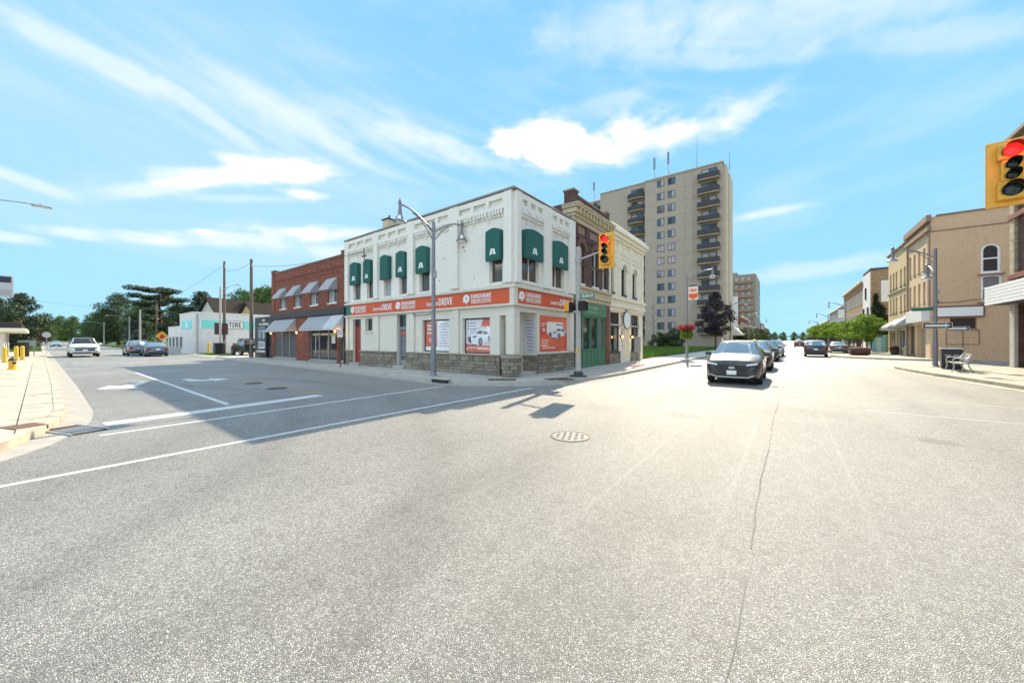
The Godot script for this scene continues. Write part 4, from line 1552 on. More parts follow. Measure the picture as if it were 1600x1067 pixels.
	br.tube([Vector3(6.9, 2.98, 0.05), Vector3(7.2, 2.82, 0.2), Vector3(8.3, 2.82, 0.2), Vector3(8.6, 2.95, 0.05)], 0.018, 6)
	part(br, "iron_scroll", M.charcoal, t)
	var ch := sub("chimney", t, Transform3D(Basis.IDENTITY, Vector3(2.5, 7.4, -1.5)))
	var cs := MB.new()
	cs.cb(-0.3, 0.3, 0.0, 1.75, -0.3, 0.3, 0.02)
	part(cs, "stack", M.yellow_stone, ch)
	var cc := MB.new()
	cc.cb(-0.36, 0.36, 1.755, 1.83, -0.36, 0.36, 0.01)
	cc.tube([Vector3(0, 1.82, 0), Vector3(0, 2.1, 0)], 0.06, 8)
	part(cc, "cap", M.charcoal, ch)
	var sbk := MB.new()
	sbk.tube([Vector3(2.72, 6.2, 0.02), Vector3(2.72, 6.35, 0.35), Vector3(2.72, 7.0, 0.38)], 0.03, 6)
	sbk.bx(2.5, 2.94, 6.5, 6.56, 0.34, 0.42)
	part(sbk, "wire_bracket", M.charcoal, t)

# ---------------------------------------------------------------- neighbours along the side street
func wall_lamp(parent: Node3D, at: Vector3) -> void:
	var n := sub("wall_lamp", parent, Transform3D(Basis.IDENTITY, at))
	var b := MB.new()
	b.bx(-0.03, 0.03, -0.06, 0.16, 0.0, 0.06)
	part(b, "bracket", M.black, n)
	var g := MB.new()
	g.lathe([[0.0, -0.1], [0.06, -0.06], [0.085, 0.02], [0.06, 0.09], [0.0, 0.12]], 12, Vector3(0, 0, 0.14))
	part(g, "globe", M.lamp_glow, n)
	var l := OmniLight3D.new()
	l.name = "lamp_light"
	l.light_color = Color(1.0, 0.72, 0.4)
	l.light_energy = 0.06
	l.light_size = 0.08
	l.shadow_enabled = true
	n.add_child(l, true)
	l.position = Vector3(0, 0, 0.3)

func brick_building() -> void:
	var t := thing("brick_building", "red brick two storey shop building with grey canvas awnings", "building", Vector3(-35.0, SW, -12.1))
	var W := 12.22
	var HT := 7.2
	var ups := []
	for a in [[-33.3, -32.12], [-30.6, -29.43], [-27.83, -26.63], [-25.16, -23.99]]:
		ups.append([a[0] + 35.0, a[1] + 35.0, 4.08, 5.62])
	var low := [[0.4, 4.67, 0.1, 2.75], [6.96, 11.01, 0.12, 2.75], [11.22, 12.05, 0.05, 2.75]]
	var b := MB.new()
	wall(b, 0, W, 0, 7.0, ups + low, 0.0, 0.3)
	b.quad(Vector3(0, 0, -9), Vector3(0, 0, 0), Vector3(0, 7.0, 0), Vector3(0, 7.0, -9))
	b.quad(Vector3(W, 0, 0), Vector3(W, 0, -9), Vector3(W, 7.0, -9), Vector3(W, 7.0, 0))
	b.quad(Vector3(W, 0, -9), Vector3(0, 0, -9), Vector3(0, 7.0, -9), Vector3(W, 7.0, -9))
	part(b, "wall", M.red_brick, t)
	var s := MB.new()
	s.bx(0.31, W - 0.31, 0, 6.6, -8.9, -0.31)
	part(s, "inner_wall", M.charcoal, t)
	var rf := MB.new()
	rf.bx(0.01, W - 0.01, 6.61, 6.7, -8.9, -0.2)
	part(rf, "roof", M.roof_flat, t)
	var pr := MB.new()
	pr.bx(-0.001, W + 0.001, 7.0, 7.14, -0.3, 0.02)
	pr.bx(-0.06, 0.62, 7.14, 7.36, -0.32, 0.06)
	pr.bx(W - 0.55, W, 7.14, 7.36, -0.32, 0.06)
	pr.bx(-0.05, 0.6, 3.9, 7.1, 0.002, 0.05)
	for k in 34:
		pr.bx(0.75 + k * 0.33, 0.92 + k * 0.33, 6.35, 6.5, 0.0, 0.04)
	for k in 11:
		pr.bx(0.7 + k, 1.45 + k, 6.12, 6.2, 0.0, 0.03)
	part(pr, "parapet", M.red_brick, t)
	var cp := MB.new()
	cp.cb(0.62, W - 0.55, 7.141, 7.2, -0.33, 0.05, 0.01)
	cp.cb(-0.09, 0.64, 7.361, 7.42, -0.34, 0.09, 0.01)
	cp.cb(W - 0.58, W + 0.02, 7.361, 7.42, -0.34, 0.09, 0.01)
	part(cp, "coping", M.coping, t)
	var fa := MB.new()
	fa.cb(-0.03, W + 0.0, 3.28, 3.68, -0.01, 0.16, 0.01)
	fa.cb(12.06, W + 0.0, 0.0, 3.279, -0.01, 0.1, 0.01)
	part(fa, "fascia", M.black, t)
	for h in ups:
		window(t, Transform3D(Basis.IDENTITY, Vector3(h[0], h[2], 0)), h[1] - h[0], h[3] - h[2], M.offwhite, [M.curtain, M.glass], {"deep": 0.1, "bar": 0.07, "nx": 2, "sm": M.offwhite})
		slope_awning(t, Transform3D(Basis.IDENTITY, Vector3(h[0] - 0.12, 4.92, 0.002)), h[1] - h[0] + 0.2, 0.82, 0.58, M.canvas_grey, M.canvas_white, 0.1)
	slope_awning(t, Transform3D(Basis.IDENTITY, Vector3(0.5, 2.22, 0.005)), 4.25, 0.98, 0.72, M.canvas_grey, M.canvas_white)
	slope_awning(t, Transform3D(Basis.IDENTITY, Vector3(6.95, 2.22, 0.005)), 3.5, 1.0, 0.72, M.canvas_grey, M.canvas_white)
	slope_awning(t, Transform3D(Basis.IDENTITY, Vector3(10.46, 2.22, 0.005)), 1.58, 1.0, 0.72, M.canvas_white, M.canvas_white)
	window(t, Transform3D(Basis.IDENTITY, Vector3(0.4, 0.1, 0)), 4.27, 2.65, M.aluminium, [M.shade_mesh, M.shade_mesh, M.shade_mesh], {"deep": 0.1, "bar": 0.07, "nx": 3, "name": "shop_window"})
	var w2 := window(t, Transform3D(Basis.IDENTITY, Vector3(6.96, 0.12, 0)), 4.05, 2.63, M.aluminium, M.glass, {"deep": 0.1, "bar": 0.07, "nx": 3, "name": "shop_window"})
	var fl := MB.new()
	fl.xf = Transform3D(Basis.IDENTITY, Vector3(0, 0, -0.1))
	fl.bx(3.1, 3.6, 1.2, 1.75, -0.019, -0.013)
	fl.bx(0.7, 0.78, 0.5, 2.0, -0.019, -0.013)
	part(fl, "decal", M.offwhite, w2)
	var d := sub("door", t, Transform3D(Basis.IDENTITY, Vector3(11.22, 0.05, -0.12)))
	var e := MB.new()
	e.bx(0, 0.83, 0, 2.7, -0.06, -0.02)
	part(e, "pane", M.glass, d)
	var f := MB.new()
	for q in [[0, 0.09, 0, 2.7], [0.74, 0.83, 0, 2.7], [0.09, 0.74, 0, 0.16], [0.09, 0.74, 2.05, 2.13], [0.09, 0.74, 2.62, 2.7]]:
		f.bx(q[0], q[1], q[2], q[3], -0.02, 0.03)
	part(f, "frame", M.aluminium, d)
	for x in [0.18, 5.2, 11.1, 12.12]:
		wall_lamp(t, Vector3(x, 2.1, 0.12 if x > 12 else 0.02))
	var vp := MB.new()
	vp.tube([Vector3(5.0, 6.7, -3), Vector3(5.0, 8.1, -3)], 0.03, 6)
	part(vp, "vent_pipe", M.galvanised, t)

func black_shop() -> void:
	var t := thing("small_shop", "single storey black fronted shop beside the red brick building", "building", Vector3(-39.1, SW, -12.1))
	var b := MB.new()
	wall(b, 0, 4.06, 0, 3.55, [[0.5, 2.45, 0.55, 2.7], [2.75, 3.75, 0.05, 2.7]], 0.0, 0.25)
	b.quad(Vector3(0, 0, -8), Vector3(0, 0, 0), Vector3(0, 3.55, 0), Vector3(0, 3.55, -8))
	part(b, "wall", M.black, t)
	var s := MB.new()
	s.bx(0.05, 4.04, 0, 3.5, -8, -0.26)
	part(s, "inner_wall", M.charcoal, t)
	var c := MB.new()
	c.cb(-0.05, 4.08, 3.551, 3.68, -8, 0.12, 0.02)
	part(c, "coping", M.offwhite, t)
	var w := window(t, Transform3D(Basis.IDENTITY, Vector3(0.5, 0.55, 0)), 1.95, 2.15, M.offwhite, M.glass, {"deep": 0.08, "bar": 0.07, "name": "shop_window"})
	var im := tint_image(100, 120, Color(0.30, 0.34, 0.38))
	fill_poly(im, [[10, 10], [90, 8], [92, 50], [60, 62], [12, 48]], Color(0.62, 0.67, 0.72))
	fill_poly(im, [[8, 70], [92, 76], [92, 110], [8, 112]], Color(0.85, 0.86, 0.86))
	fill_poly(im, [[40, 20], [60, 18], [62, 64], [44, 70]], Color(0.2, 0.2, 0.22))
	lines_of_print(im, 14, 82, 72, 2, 12, 7, Color(0.2, 0.25, 0.35))
	sheet(w, "poster", Transform3D(Basis.IDENTITY, Vector3(0.1, 0.1, -0.06)), 1.75, 1.95, print_mat(im))
	strokes(t, Transform3D(Basis.IDENTITY, Vector3(2.1, 3.30, 0.0)), 0.75, 0.3, 4, M.offwhite)
	strokes(t, Transform3D(Basis.IDENTITY, Vector3(2.1, 2.95, 0.0)), 2.3, 0.28, 10, M.offwhite)
	var d := sub("door", t, Transform3D(Basis.IDENTITY, Vector3(2.75, 0.05, -0.2)))
	var e := MB.new()
	e.cb(0, 1.0, 0, 2.65, -0.05, 0.0, 0.01)
	part(e, "leaf", M.charcoal, d)
	var g := MB.new()
	g.bx(0.18, 0.82, 0.9, 2.4, 0.001, 0.012)
	part(g, "pane", M.glass, d)

# ---------------------------------------------------------------- neighbours along the main street
func arched_window(parent: Node3D, wb: MB, xf: Transform3D, x0: float, x1: float, y0: float, y1: float, fm, gm, ring_m, ring := 0.12) -> void:
	var rise := (x1 - x0) / 2
	spandrel(wb, x0, x1, y1 - rise, rise, -0.3, 0.0)
	window(parent, xf * Transform3D(Basis.IDENTITY, Vector3(x0, y0, 0)), x1 - x0, y1 - y0, fm, gm, {"deep": 0.2, "bar": 0.07, "ny": 2, "arch": rise})
	if ring_m:
		var b := MB.new()
		b.xf = xf
		var p := arch_pts(x0 - ring, x1 + ring, y1 - rise, rise + ring, 14)
		var q := arch_pts(x0 - 0.002, x1 + 0.002, y1 - rise, rise + 0.002, 14)
		q.reverse()
		b.prism(PackedVector2Array(p + q), 0.001, 0.1)
		part(b, "arch_ring", ring_m, parent)

func brown_building() -> void:
	var t := thing("brown_victorian_building", "dark brown brick shop building with a heavy yellow cornice and arched windows", "building", Vector3(-9.2, SW, -17.42), PI / 2)
	var W := 4.88
	var wins := [[0.62, 1.36, 4.72, 6.95], [2.42, 3.22, 4.72, 6.95], [3.85, 4.5, 4.72, 6.95]]
	var b := MB.new()
	wall(b, 0, W, 3.4, 9.0, wins, 0.0, 0.3)
	b.quad(Vector3(0, 0, -10), Vector3(0, 0, 0), Vector3(0, 9.0, 0), Vector3(0, 9.0, -10))
	b.quad(Vector3(W, 0, 0), Vector3(W, 0, -10), Vector3(W, 9.0, -10), Vector3(W, 9.0, 0))
	b.quad(Vector3(W, 0, -10), Vector3(0, 0, -10), Vector3(0, 9.0, -10), Vector3(W, 9.0, -10))
	for w in wins:
		arched_window(t, b, Transform3D.IDENTITY, w[0], w[1], w[2], w[3], M.white, M.glass, M.arch_brick, 0.26)
	part(b, "wall", M.brown_brick, t)
	var s := MB.new()
	s.bx(0.01, W - 0.01, 0.0, 8.6, -9.9, -0.31)
	part(s, "inner_wall", M.charcoal, t)
	# sunk panels and string courses
	var d := MB.new()
	d.cb(0.0, W, 7.15, 7.3, -0.01, 0.06, 0.01)
	d.cb(0.0, W, 5.75, 5.87, -0.01, 0.03, 0.01)
	for x in [[0.0, 0.5], [1.5, 1.95], [3.3, 3.7], [4.55, 4.88]]:
		d.cb(x[0], x[1], 7.35, 7.95, 0.0, 0.05, 0.01)
	part(d, "string_course", M.brown_brick, t)
	for x in [[0.62, 1.38], [2.1, 3.15]]:
		var p := MB.new()
		p.cb(x[0], x[1], 7.45, 7.85, -0.01, 0.02, 0.01)
		part(p, "carved_panel", M.tan_dark, t)
	# cornice: stepped mouldings that return at the end
	var c := MB.new()
	for q in [[7.98, 8.2, 0.12], [8.2, 8.36, 0.22], [8.36, 8.62, 0.32], [8.62, 8.74, 0.46], [8.74, 8.82, 0.52]]:
		c.cb(-q[2] * 0.7, W, q[0], q[1] - 0.002, -0.5, q[2], 0.015)
	part(c, "cornice", M.yellow_stone, t)
	var br := MB.new()
	for k in 12:
		br.cb(0.1 + k * 0.41, 0.22 + k * 0.41, 8.36, 8.61, 0.3205, 0.43, 0.01)
	part(br, "bracket_row", M.yellow_stone, t).set_meta("kind", "stuff")
	var pp := MB.new()
	wall(pp, 0.0, W, 8.82, 9.42, [[0.9, 1.2, 8.95, 9.3], [1.3, 1.6, 8.95, 9.3], [1.7, 2.0, 8.95, 9.3], [2.9, 3.2, 8.95, 9.3], [3.3, 3.6, 8.95, 9.3], [3.7, 4.0, 8.95, 9.3]], 0.02, 0.2)
	pp.bx(0.0, W, 8.82, 9.42, -0.5, -0.181)
	pp.bx(-0.02, 0.5, 8.821, 9.6, -0.52, 0.06)
	pp.bx(W - 0.42, W - 0.001, 8.821, 9.6, -0.52, 0.06)
	part(pp, "parapet", M.brown_brick, t)
	var cp := MB.new()
	cp.cb(0.5, W - 0.42, 9.421, 9.5, -0.55, 0.07, 0.01)
	cp.cb(-0.07, 0.56, 9.601, 9.7, -0.58, 0.12, 0.01)
	cp.cb(W - 0.48, W + 0.04, 9.601, 9.7, -0.58, 0.12, 0.01)
	part(cp, "coping", M.tan_dark, t)
	# lower cornice
	var lc := MB.new()
	for q in [[3.72, 3.95, 0.1], [3.95, 4.12, 0.2], [4.12, 4.4, 0.16], [4.4, 4.55, 0.26]]:
		lc.cb(0.0, W, q[0], q[1] - 0.002, -0.01, q[2], 0.012)
	part(lc, "shop_cornice", M.yellow_stone, t)
	# green shop front
	var g := MB.new()
	wall(g, 1.0, 4.22, 0.0, 3.4, [[1.18, 2.1, 1.05, 2.82], [2.2, 3.1, 1.05, 2.82], [3.2, 4.05, 1.05, 2.82]], 0.05, 0.2)
	g.bx(0.95, 4.26, 2.95, 3.7, 0.051, 0.12)
	part(g, "shop_front", M.shop_green, t)
	var st := MB.new()
	for x in [1.05, 1.62, 2.14, 2.7, 3.15, 3.7, 4.12]:
		st.cb(x, x + 0.07, 0.05, 0.98, 0.051, 0.085, 0.008)
	st.cb(1.0, 4.22, 0.98, 1.04, 0.051, 0.1, 0.008)
	st.cb(1.0, 4.22, 0.0, 0.14, 0.0515, 0.1, 0.008)
	part(st, "shop_front_moulding", M.shop_green, t)
	for x in [1.18, 2.2, 3.2]:
		var pn := MB.new()
		pn.bx(x, x + 0.92, 1.05, 2.82, -0.1, -0.07)
		part(pn, "pane", M.glass if x < 3 else M.glass_curtain, t)
	for y in [3.42, 3.16]:
		strokes(t, Transform3D(Basis.IDENTITY, Vector3(2.2, y, 0.1205)), 1.5, 0.2 if y > 3.3 else 0.11, 7 if y > 3.3 else 12, M.sage)
	var dr := sub("door", t, Transform3D(Basis.IDENTITY, Vector3(0.02, 0.0, -0.6)))
	var dl := MB.new()
	dl.bx(0.0, 0.95, 0.0, 2.4, -0.05, 0.0)
	part(dl, "leaf", M.shop_green, dr)
	var dp := MB.new()
	dp.bx(0.16, 0.8, 0.9, 2.2, 0.001, 0.012)
	part(dp, "pane", M.glass, dr)
	var pi := MB.new()
	pi.cb(4.26, W - 0.005, 0.0, 3.71, -0.1, 0.1, 0.012)
	part(pi, "pier", M.red_brick, t)

func cream_building() -> void:
	var t := thing("cream_stone_building", "cream painted building with arched windows beside the vacant grass lot", "building", Vector3(-9.2, SW, -22.32), PI / 2)
	var W := 6.85
	var wins := [[0.25, 0.95, 4.72, 6.85], [2.25, 3.15, 4.72, 6.85], [4.5, 5.35, 4.72, 6.85]]
	var low := [[0.25, 1.85, 0.78, 2.5], [0.25, 1.85, 2.62, 3.4], [2.15, 3.85, 0.1, 3.4], [4.2, 5.9, 0.78, 2.5], [4.2, 5.9, 2.62, 3.4]]
	var b := MB.new()
	wall(b, 0, W, 0, 8.9, wins + low, 0.0, 0.3)
	b.quad(Vector3(W, 0, 0), Vector3(W, 0, -12), Vector3(W, 8.9, -12), Vector3(W, 8.9, 0))
	b.quad(Vector3(W, 0, -12), Vector3(0, 0, -12), Vector3(0, 8.9, -12), Vector3(W, 8.9, -12))
	for w in wins:
		arched_window(t, b, Transform3D.IDENTITY, w[0], w[1], w[2], w[3], M.black, M.glass, M.cream_stone, 0.2)
	part(b, "wall", M.cream_stone, t)
	var s := MB.new()
	s.bx(0.01, W - 0.01, 0.0, 8.6, -11.9, -0.31)
	part(s, "inner_wall", M.charcoal, t)
	var p := MB.new()
	for x in [[0.0, 0.2], [1.55, 1.85], [3.75, 4.1], [6.45, 6.83]]:
		p.cb(x[0], x[1], 4.5, 8.25, -0.01, 0.09, 0.012)
	part(p, "pilaster", M.cream_stone, t)
	var d := MB.new()
	d.cb(0.0, W, 7.15, 7.25, -0.01, 0.06, 0.01)
	for x in [[0.35, 1.4], [2.0, 3.6], [4.25, 6.3]]:
		for q in [[x[0], x[1], 7.45, 7.5], [x[0], x[1], 8.0, 8.05], [x[0], x[0] + 0.06, 7.5, 8.0], [x[1] - 0.06, x[1], 7.5, 8.0]]:
			d.bx(q[0], q[1], q[2], q[3], -0.01, 0.045)
		d.bx((x[0] + x[1]) / 2 - 0.2, (x[0] + x[1]) / 2 + 0.2, 7.62, 7.88, -0.01, 0.03)
	part(d, "panel_moulding", M.cream_stone, t)
	var c := MB.new()
	for q in [[8.25, 8.45, 0.14], [8.45, 8.7, 0.26], [8.7, 8.95, 0.4], [8.95, 9.2, 0.22]]:
		c.cb(0.0, W + q[2] * 0.6, q[0], q[1] - 0.002, -0.4, q[2], 0.015)
	part(c, "cornice", M.cream_stone, t)
	var lc := MB.new()
	for q in [[3.5, 3.75, 0.1], [3.75, 3.98, 0.2], [3.98, 4.25, 0.14], [4.25, 4.42, 0.26]]:
		lc.cb(0.0, W + q[2] * 0.6, q[0], q[1] - 0.002, -0.01, q[2], 0.012)
	part(lc, "shop_cornice", M.cream_stone, t)
	for x in [0.25, 4.2]:
		window(t, Transform3D(Basis.IDENTITY, Vector3(x, 0.78, 0)), 1.6, 1.72, M.black, [M.glass, M.glass_curtain], {"deep": 0.1, "bar": 0.09, "nx": 2, "name": "shop_window"})
		window(t, Transform3D(Basis.IDENTITY, Vector3(x, 2.62, 0)), 1.6, 0.78, M.black, M.glass_brown, {"deep": 0.1, "bar": 0.09, "nx": 3, "sill": false, "name": "transom_window"})
		stones(t, Transform3D.IDENTITY, x - 0.2, x + 1.7, 0.66, 0.005, int(x * 10) + 11)
		var mo := MB.new()
		mo.cb(x - 0.1, x + 1.7, 2.5, 2.62, -0.09, 0.06, 0.01)
		part(mo, "rail", M.canvas_grey, t)
	var dn := sub("door", t, Transform3D(Basis.IDENTITY, Vector3(2.15, 0.1, -0.25)))
	var dl := MB.new()
	dl.cb(0.3, 1.4, 0.0, 2.3, -0.05, 0.0, 0.012)
	part(dl, "leaf", M.offwhite, dn)
	var ds := MB.new()
	ds.bx(0.0, 0.299, 0.0, 3.3, -0.06, 0.03)
	ds.bx(1.401, 1.7, 0.0, 3.3, -0.06, 0.03)
	ds.bx(0.3, 1.4, 2.301, 3.3, -0.06, 0.03)
	part(ds, "surround", M.cream_stone, dn)
	for y in [1.95, 1.6, 1.35]:
		strokes(dn, Transform3D(Basis.IDENTITY, Vector3(0.75, y, 0.001)), 0.3, 0.2, 2, M.charcoal)
	var hb := MB.new()
	hb.tube([Vector3(0.42, 1.05, 0.05), Vector3(1.28, 1.05, 0.05)], 0.018, 8)
	part(hb, "handle", M.chrome, dn)
	for x in [2.0, 4.0]:
		wall_lamp(t, Vector3(x, 1.75, 0.01))
	# oval sign hung off the wall over the door
	var ov := thing("oval_sign", "white oval hanging sign above the cream building's door", "sign", Vector3(-9.02, SW + 2.95, -25.15), deg_to_rad(75))
	var pr := PackedVector2Array()
	var pq := PackedVector2Array()
	for k in 28:
		var a := TAU * k / 28
		pr.append(Vector2(cos(a) * 0.44, sin(a) * 0.64))
		pq.append(Vector2(cos(a) * 0.38, sin(a) * 0.58))
	var of := MB.new()
	of.prism(pr, -0.03, 0.03)
	part(of, "rim", M.charcoal, ov)
	var oo := MB.new()
	oo.prism(pq, 0.0301, 0.04)
	part(oo, "face", M.white, ov)
	var ob := MB.new()
	ob.tube([Vector3(-0.3, 0.72, 0.0), Vector3(0.3, 0.72, 0.0)], 0.015, 6)
	part(ob, "hanger", M.black, ov)

# ---------------------------------------------------------------- towers
func tower() -> void:
	var t := thing("apartment_tower", "tall beige apartment tower with dark balconies behind the grass lot", "tower", Vector3(-9.5, 0.1, -76.0))
	# local x runs left from the street corner (negative), z towards the viewer
	var b := MB.new()
	var HT := 34.0
	b.bx(-14.0, 0.0, 0, HT, -10.5, 0.0)
	part(b, "street_block", M.tower, t)
	var c := MB.new()
	c.bx(-24.3, -14.001, 0, HT + 0.4, -14.0, -1.2)
	part(c, "rear_block", M.tower, t)
	var e := MB.new()
	e.bx(-32.0, -24.301, 0, HT - 0.2, -14.0, -3.2)
	part(e, "rear_block", M.tower, t)
	var side := MB.new()
	side.bx(0.001, 0.5, 0, HT - 0.1, -3.4, -0.9)
	side.bx(0.001, 0.5, 0, HT - 0.1, -10.4, -5.0)
	part(side, "side_pier", M.tower_lit, t)
	var rf := MB.new()
	rf.cb(-14.05, 0.1, HT + 0.001, HT + 0.35, -10.6, 0.1, 0.02)
	rf.cb(-24.35, -14.06, HT + 0.401, HT + 0.7, -14.1, -1.1, 0.02)
	rf.cb(-32.1, -24.36, HT - 0.199, HT + 0.1, -14.1, -3.1, 0.02)
	part(rf, "roof_edge", M.slab_edge, t)
	for s in [-6.4, -4.9]:
		var j := MB.new()
		j.bx(s, s + 0.04, 0.5, HT - 0.2, 0.0005, 0.02)
		part(j, "wall_joint", M.tower_old, t)
	for k in 12:
		var jn := MB.new()
		jn.bx(-14.0, -4.2, 31.3 - 2.6 * k, 31.34 - 2.6 * k, 0.0005, 0.012)
		part(jn, "floor_joint", M.tower_old, t)
	# windows: two columns
	var proto: Node3D = null
	for k in 12:
		for x in [-11.55, -9.5]:
			var n := window(t, Transform3D(Basis.IDENTITY, Vector3(x, 32.35 - 2.6 * k, 0.0)), 1.34, 1.35, M.charcoal, [M.glass_blue, M.curtain] if (k * 7 + int(x)) % 3 else [M.glass, M.glass_blue], {"deep": -0.055, "bar": 0.07, "nx": 2, "sill": false})
	# balconies
	for k in 12:
		for q in [[-4.05, -0.45, 0.0, false], [-17.8, -14.2, -1.2, true], [-27.5, -24.4, -3.2, true]]:
			var y := 31.35 - 2.6 * k
			var n := sub("balcony", t, Transform3D(Basis.IDENTITY, Vector3(q[0], y, q[2])))
			var w: float = q[1] - q[0]
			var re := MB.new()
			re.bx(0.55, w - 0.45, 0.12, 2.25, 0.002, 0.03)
			part(re, "recess_shade", M.charcoal, n)  # flat dark sheet on the wall, standing in for the shade of a recessed opening
			for j in 2:
				var g := MB.new()
				g.bx(0.7 + j * (w - 1.2) / 2, 0.55 + (j + 1) * (w - 1.2) / 2, 0.2, 2.1, 0.031, 0.05)
				part(g, "pane", [M.glass, M.glass_blue, M.curtain][(k * 5 + j * 2 + int(q[0])) % 3], n)
			var sl := MB.new()
			if q[3]:
				sl.slab(pv([[0, 0.0], [w, 0.0], [w, 0.7], [w * 0.7, 1.3], [w * 0.2, 1.3], [0, 0.8]]), -0.08, 0.1)
			else:
				sl.cb(0.0, w, -0.1, 0.1, 0.001, 1.25, 0.02)
			part(sl, "floor_slab", M.slab_edge, n)
			var ra := MB.new()
			if q[3]:
				ra.slab(pv([[0, 0.8], [0.05, 0.8], [w * 0.2 + 0.03, 1.24], [w * 0.7 - 0.03, 1.24], [w - 0.05, 0.68], [w, 0.68], [w * 0.7, 1.3], [w * 0.2, 1.3]]), 0.16, 1.1)
			else:
				ra.bx(0.0, w, 0.16, 1.1, 1.19, 1.24)
				ra.bx(0.0, 0.05, 0.16, 1.1, 0.01, 1.189)
				ra.bx(w - 0.05, w, 0.16, 1.1, 0.01, 1.189)
			part(ra, "railing", M.rail_dark, n)
			if (k * 3 + int(q[0])) % 4 < 2:
				var cl := MB.new()
				var cx := 0.8 + 0.31 * ((k * 5) % 6)
				cl.cb(cx, cx + 0.5, 0.11, 0.95 + 0.12 * (k % 4), 0.45, 0.8, 0.03)
				part(cl, "balcony_item", [M.white, M.canvas_grey, M.door_red, M.blind, M.offwhite][(k + int(q[1])) % 5], n)
	# things on the roof
	for a in [[-13.2, -4.0, 6.2, 4.0], [-10.4, -4.0, 6.6, 4.3], [-27.5, -5.0, 5.2, 3.4]]:
		var n := sub("antenna", t, Transform3D(Basis.IDENTITY, Vector3(a[0], HT, a[1])))
		var m := MB.new()
		m.tube([Vector3(0, 0, 0), Vector3(0, a[2], 0)], 0.07, 6)
		m.tube([Vector3(0, a[2] * 0.45, 0), Vector3(1.6, 0.2, 0)], 0.05, 6)
		part(m, "mast", M.galvanised, n)
		var pn := MB.new()
		pn.cb(-0.2, 0.2, a[3], a[2] + 0.2, 0.08, 0.3, 0.02)
		part(pn, "panel", M.lamp_grey, n)
	for a in [[-5.0, 8.0], [0.6, 3.6]]:
		var n := sub("whip_aerial", t, Transform3D(Basis.IDENTITY, Vector3(a[0], HT, -4.0)))
		var m := MB.new()
		m.tube([Vector3(0, 0, 0), Vector3(0, a[1] * 0.4, 0), Vector3(0, a[1], 0)], [0.09, 0.06, 0.025], 6)
		part(m, "mast", M.lamp_grey, n)
	var ent := sub("door", t, Transform3D(Basis.IDENTITY, Vector3(-9.6, 0.1, 0.0)))
	var em := MB.new()
	em.bx(0, 1.2, 0, 2.3, 0.002, 0.04)
	part(em, "leaf", M.wood_red, ent)

func second_tower() -> void:
	var t := thing("far_apartment_block", "older brown apartment block rising beyond the beige tower", "tower", Vector3(-9.5, 0.1, -160.0))
	var b := MB.new()
	b.bx(-10.0, 0.0, 0, 26.0, -26.0, 0.0)
	b.bx(-9.0, -6.0, 26.0, 27.2, -12.0, -2.0)
	part(b, "wall", M.tower_old, t)
	for k in 9:
		for x in [-6.6]:
			var n := sub("balcony", t, Transform3D(Basis.IDENTITY, Vector3(x, 22.6 - 2.65 * k, 0)))
			var s := MB.new()
			s.bx(0.0, 5.6, 0.0, 0.9, 0.001, 1.0)
			part(s, "railing", M.tan_dark, n)
			for j in 3:
				var w := MB.new()
				w.bx(0.2 + j * 1.95, 1.1 + j * 1.95, 1.0, 2.3, 0.001, 0.05)
				part(w, "pane", M.curtain, n)
	for k in 9:
		for j in 4:
			var n := sub("window", t, Transform3D(Basis.IDENTITY, Vector3(0.0, 23.4 - 2.65 * k, -3.0 - j * 6.0)))
			var w := MB.new()
			w.bx(0.001, 0.05, 0.0, 1.3, -1.2, 0.0)
			part(w, "pane", M.glass_blue, n)

func left_row() -> void:
	# low shop with an awning past the tower, then the street front beyond
	var t := thing("awning_shop", "low shop with a pale sloping awning past the apartment tower", "building", Vector3(-9.3, SW, -87.0), PI / 2)
	var b := MB.new()
	b.bx(0, 18, 0, 5.2, -12, 0)
	part(b, "wall", M.pale_brick, t)
	slope_awning(t, Transform3D(Basis.IDENTITY, Vector3(2.0, 2.5, 0.002)), 9.0, 1.9, 1.7, M.canvas_white, M.canvas_white, 0.2)
	var p := MB.new()
	for k in 5:
		p.bx(1.0 + k * 3.3, 3.6 + k * 3.3, 0.3, 2.4, 0.001, 0.04)
	part(p, "shop_glazing", M.glass, t)
	var bl := thing("blade_sign", "tall narrow white blade sign on the shop past the tower", "sign", Vector3(-8.7, SW + 4.2, -86.4), PI / 2)
	var bm := MB.new()
	bm.cb(-0.15, 0.15, 0.0, 6.2, -0.55, 0.55, 0.03)
	part(bm, "face", M.white, bl)
	var bk := MB.new()
	bk.bx(-0.05, 0.05, 1.0, 1.1, -0.8, -0.551)
	bk.bx(-0.05, 0.05, 5.0, 5.1, -0.8, -0.551)
	part(bk, "bracket", M.black, bl)
	var rows := [[-106, 22, 7.5, "red_brick", "two storey red brick shop row down the main street"], [-130, 28, 6.0, "pale_brick", "low pale brick shop row before the brown apartment block"], [-188, 30, 9.0, "brown_brick", "three storey brown brick row beyond the brown apartment block"], [-220, 60, 8.0, "red_brick", "distant red brick row near the end of the street"]]
	for r in rows:
		shop_row(r[4], Vector3(-9.4, SW, r[0]), PI / 2, r[1], r[2], M[r[3]], 2 if r[2] < 8.5 else 3)

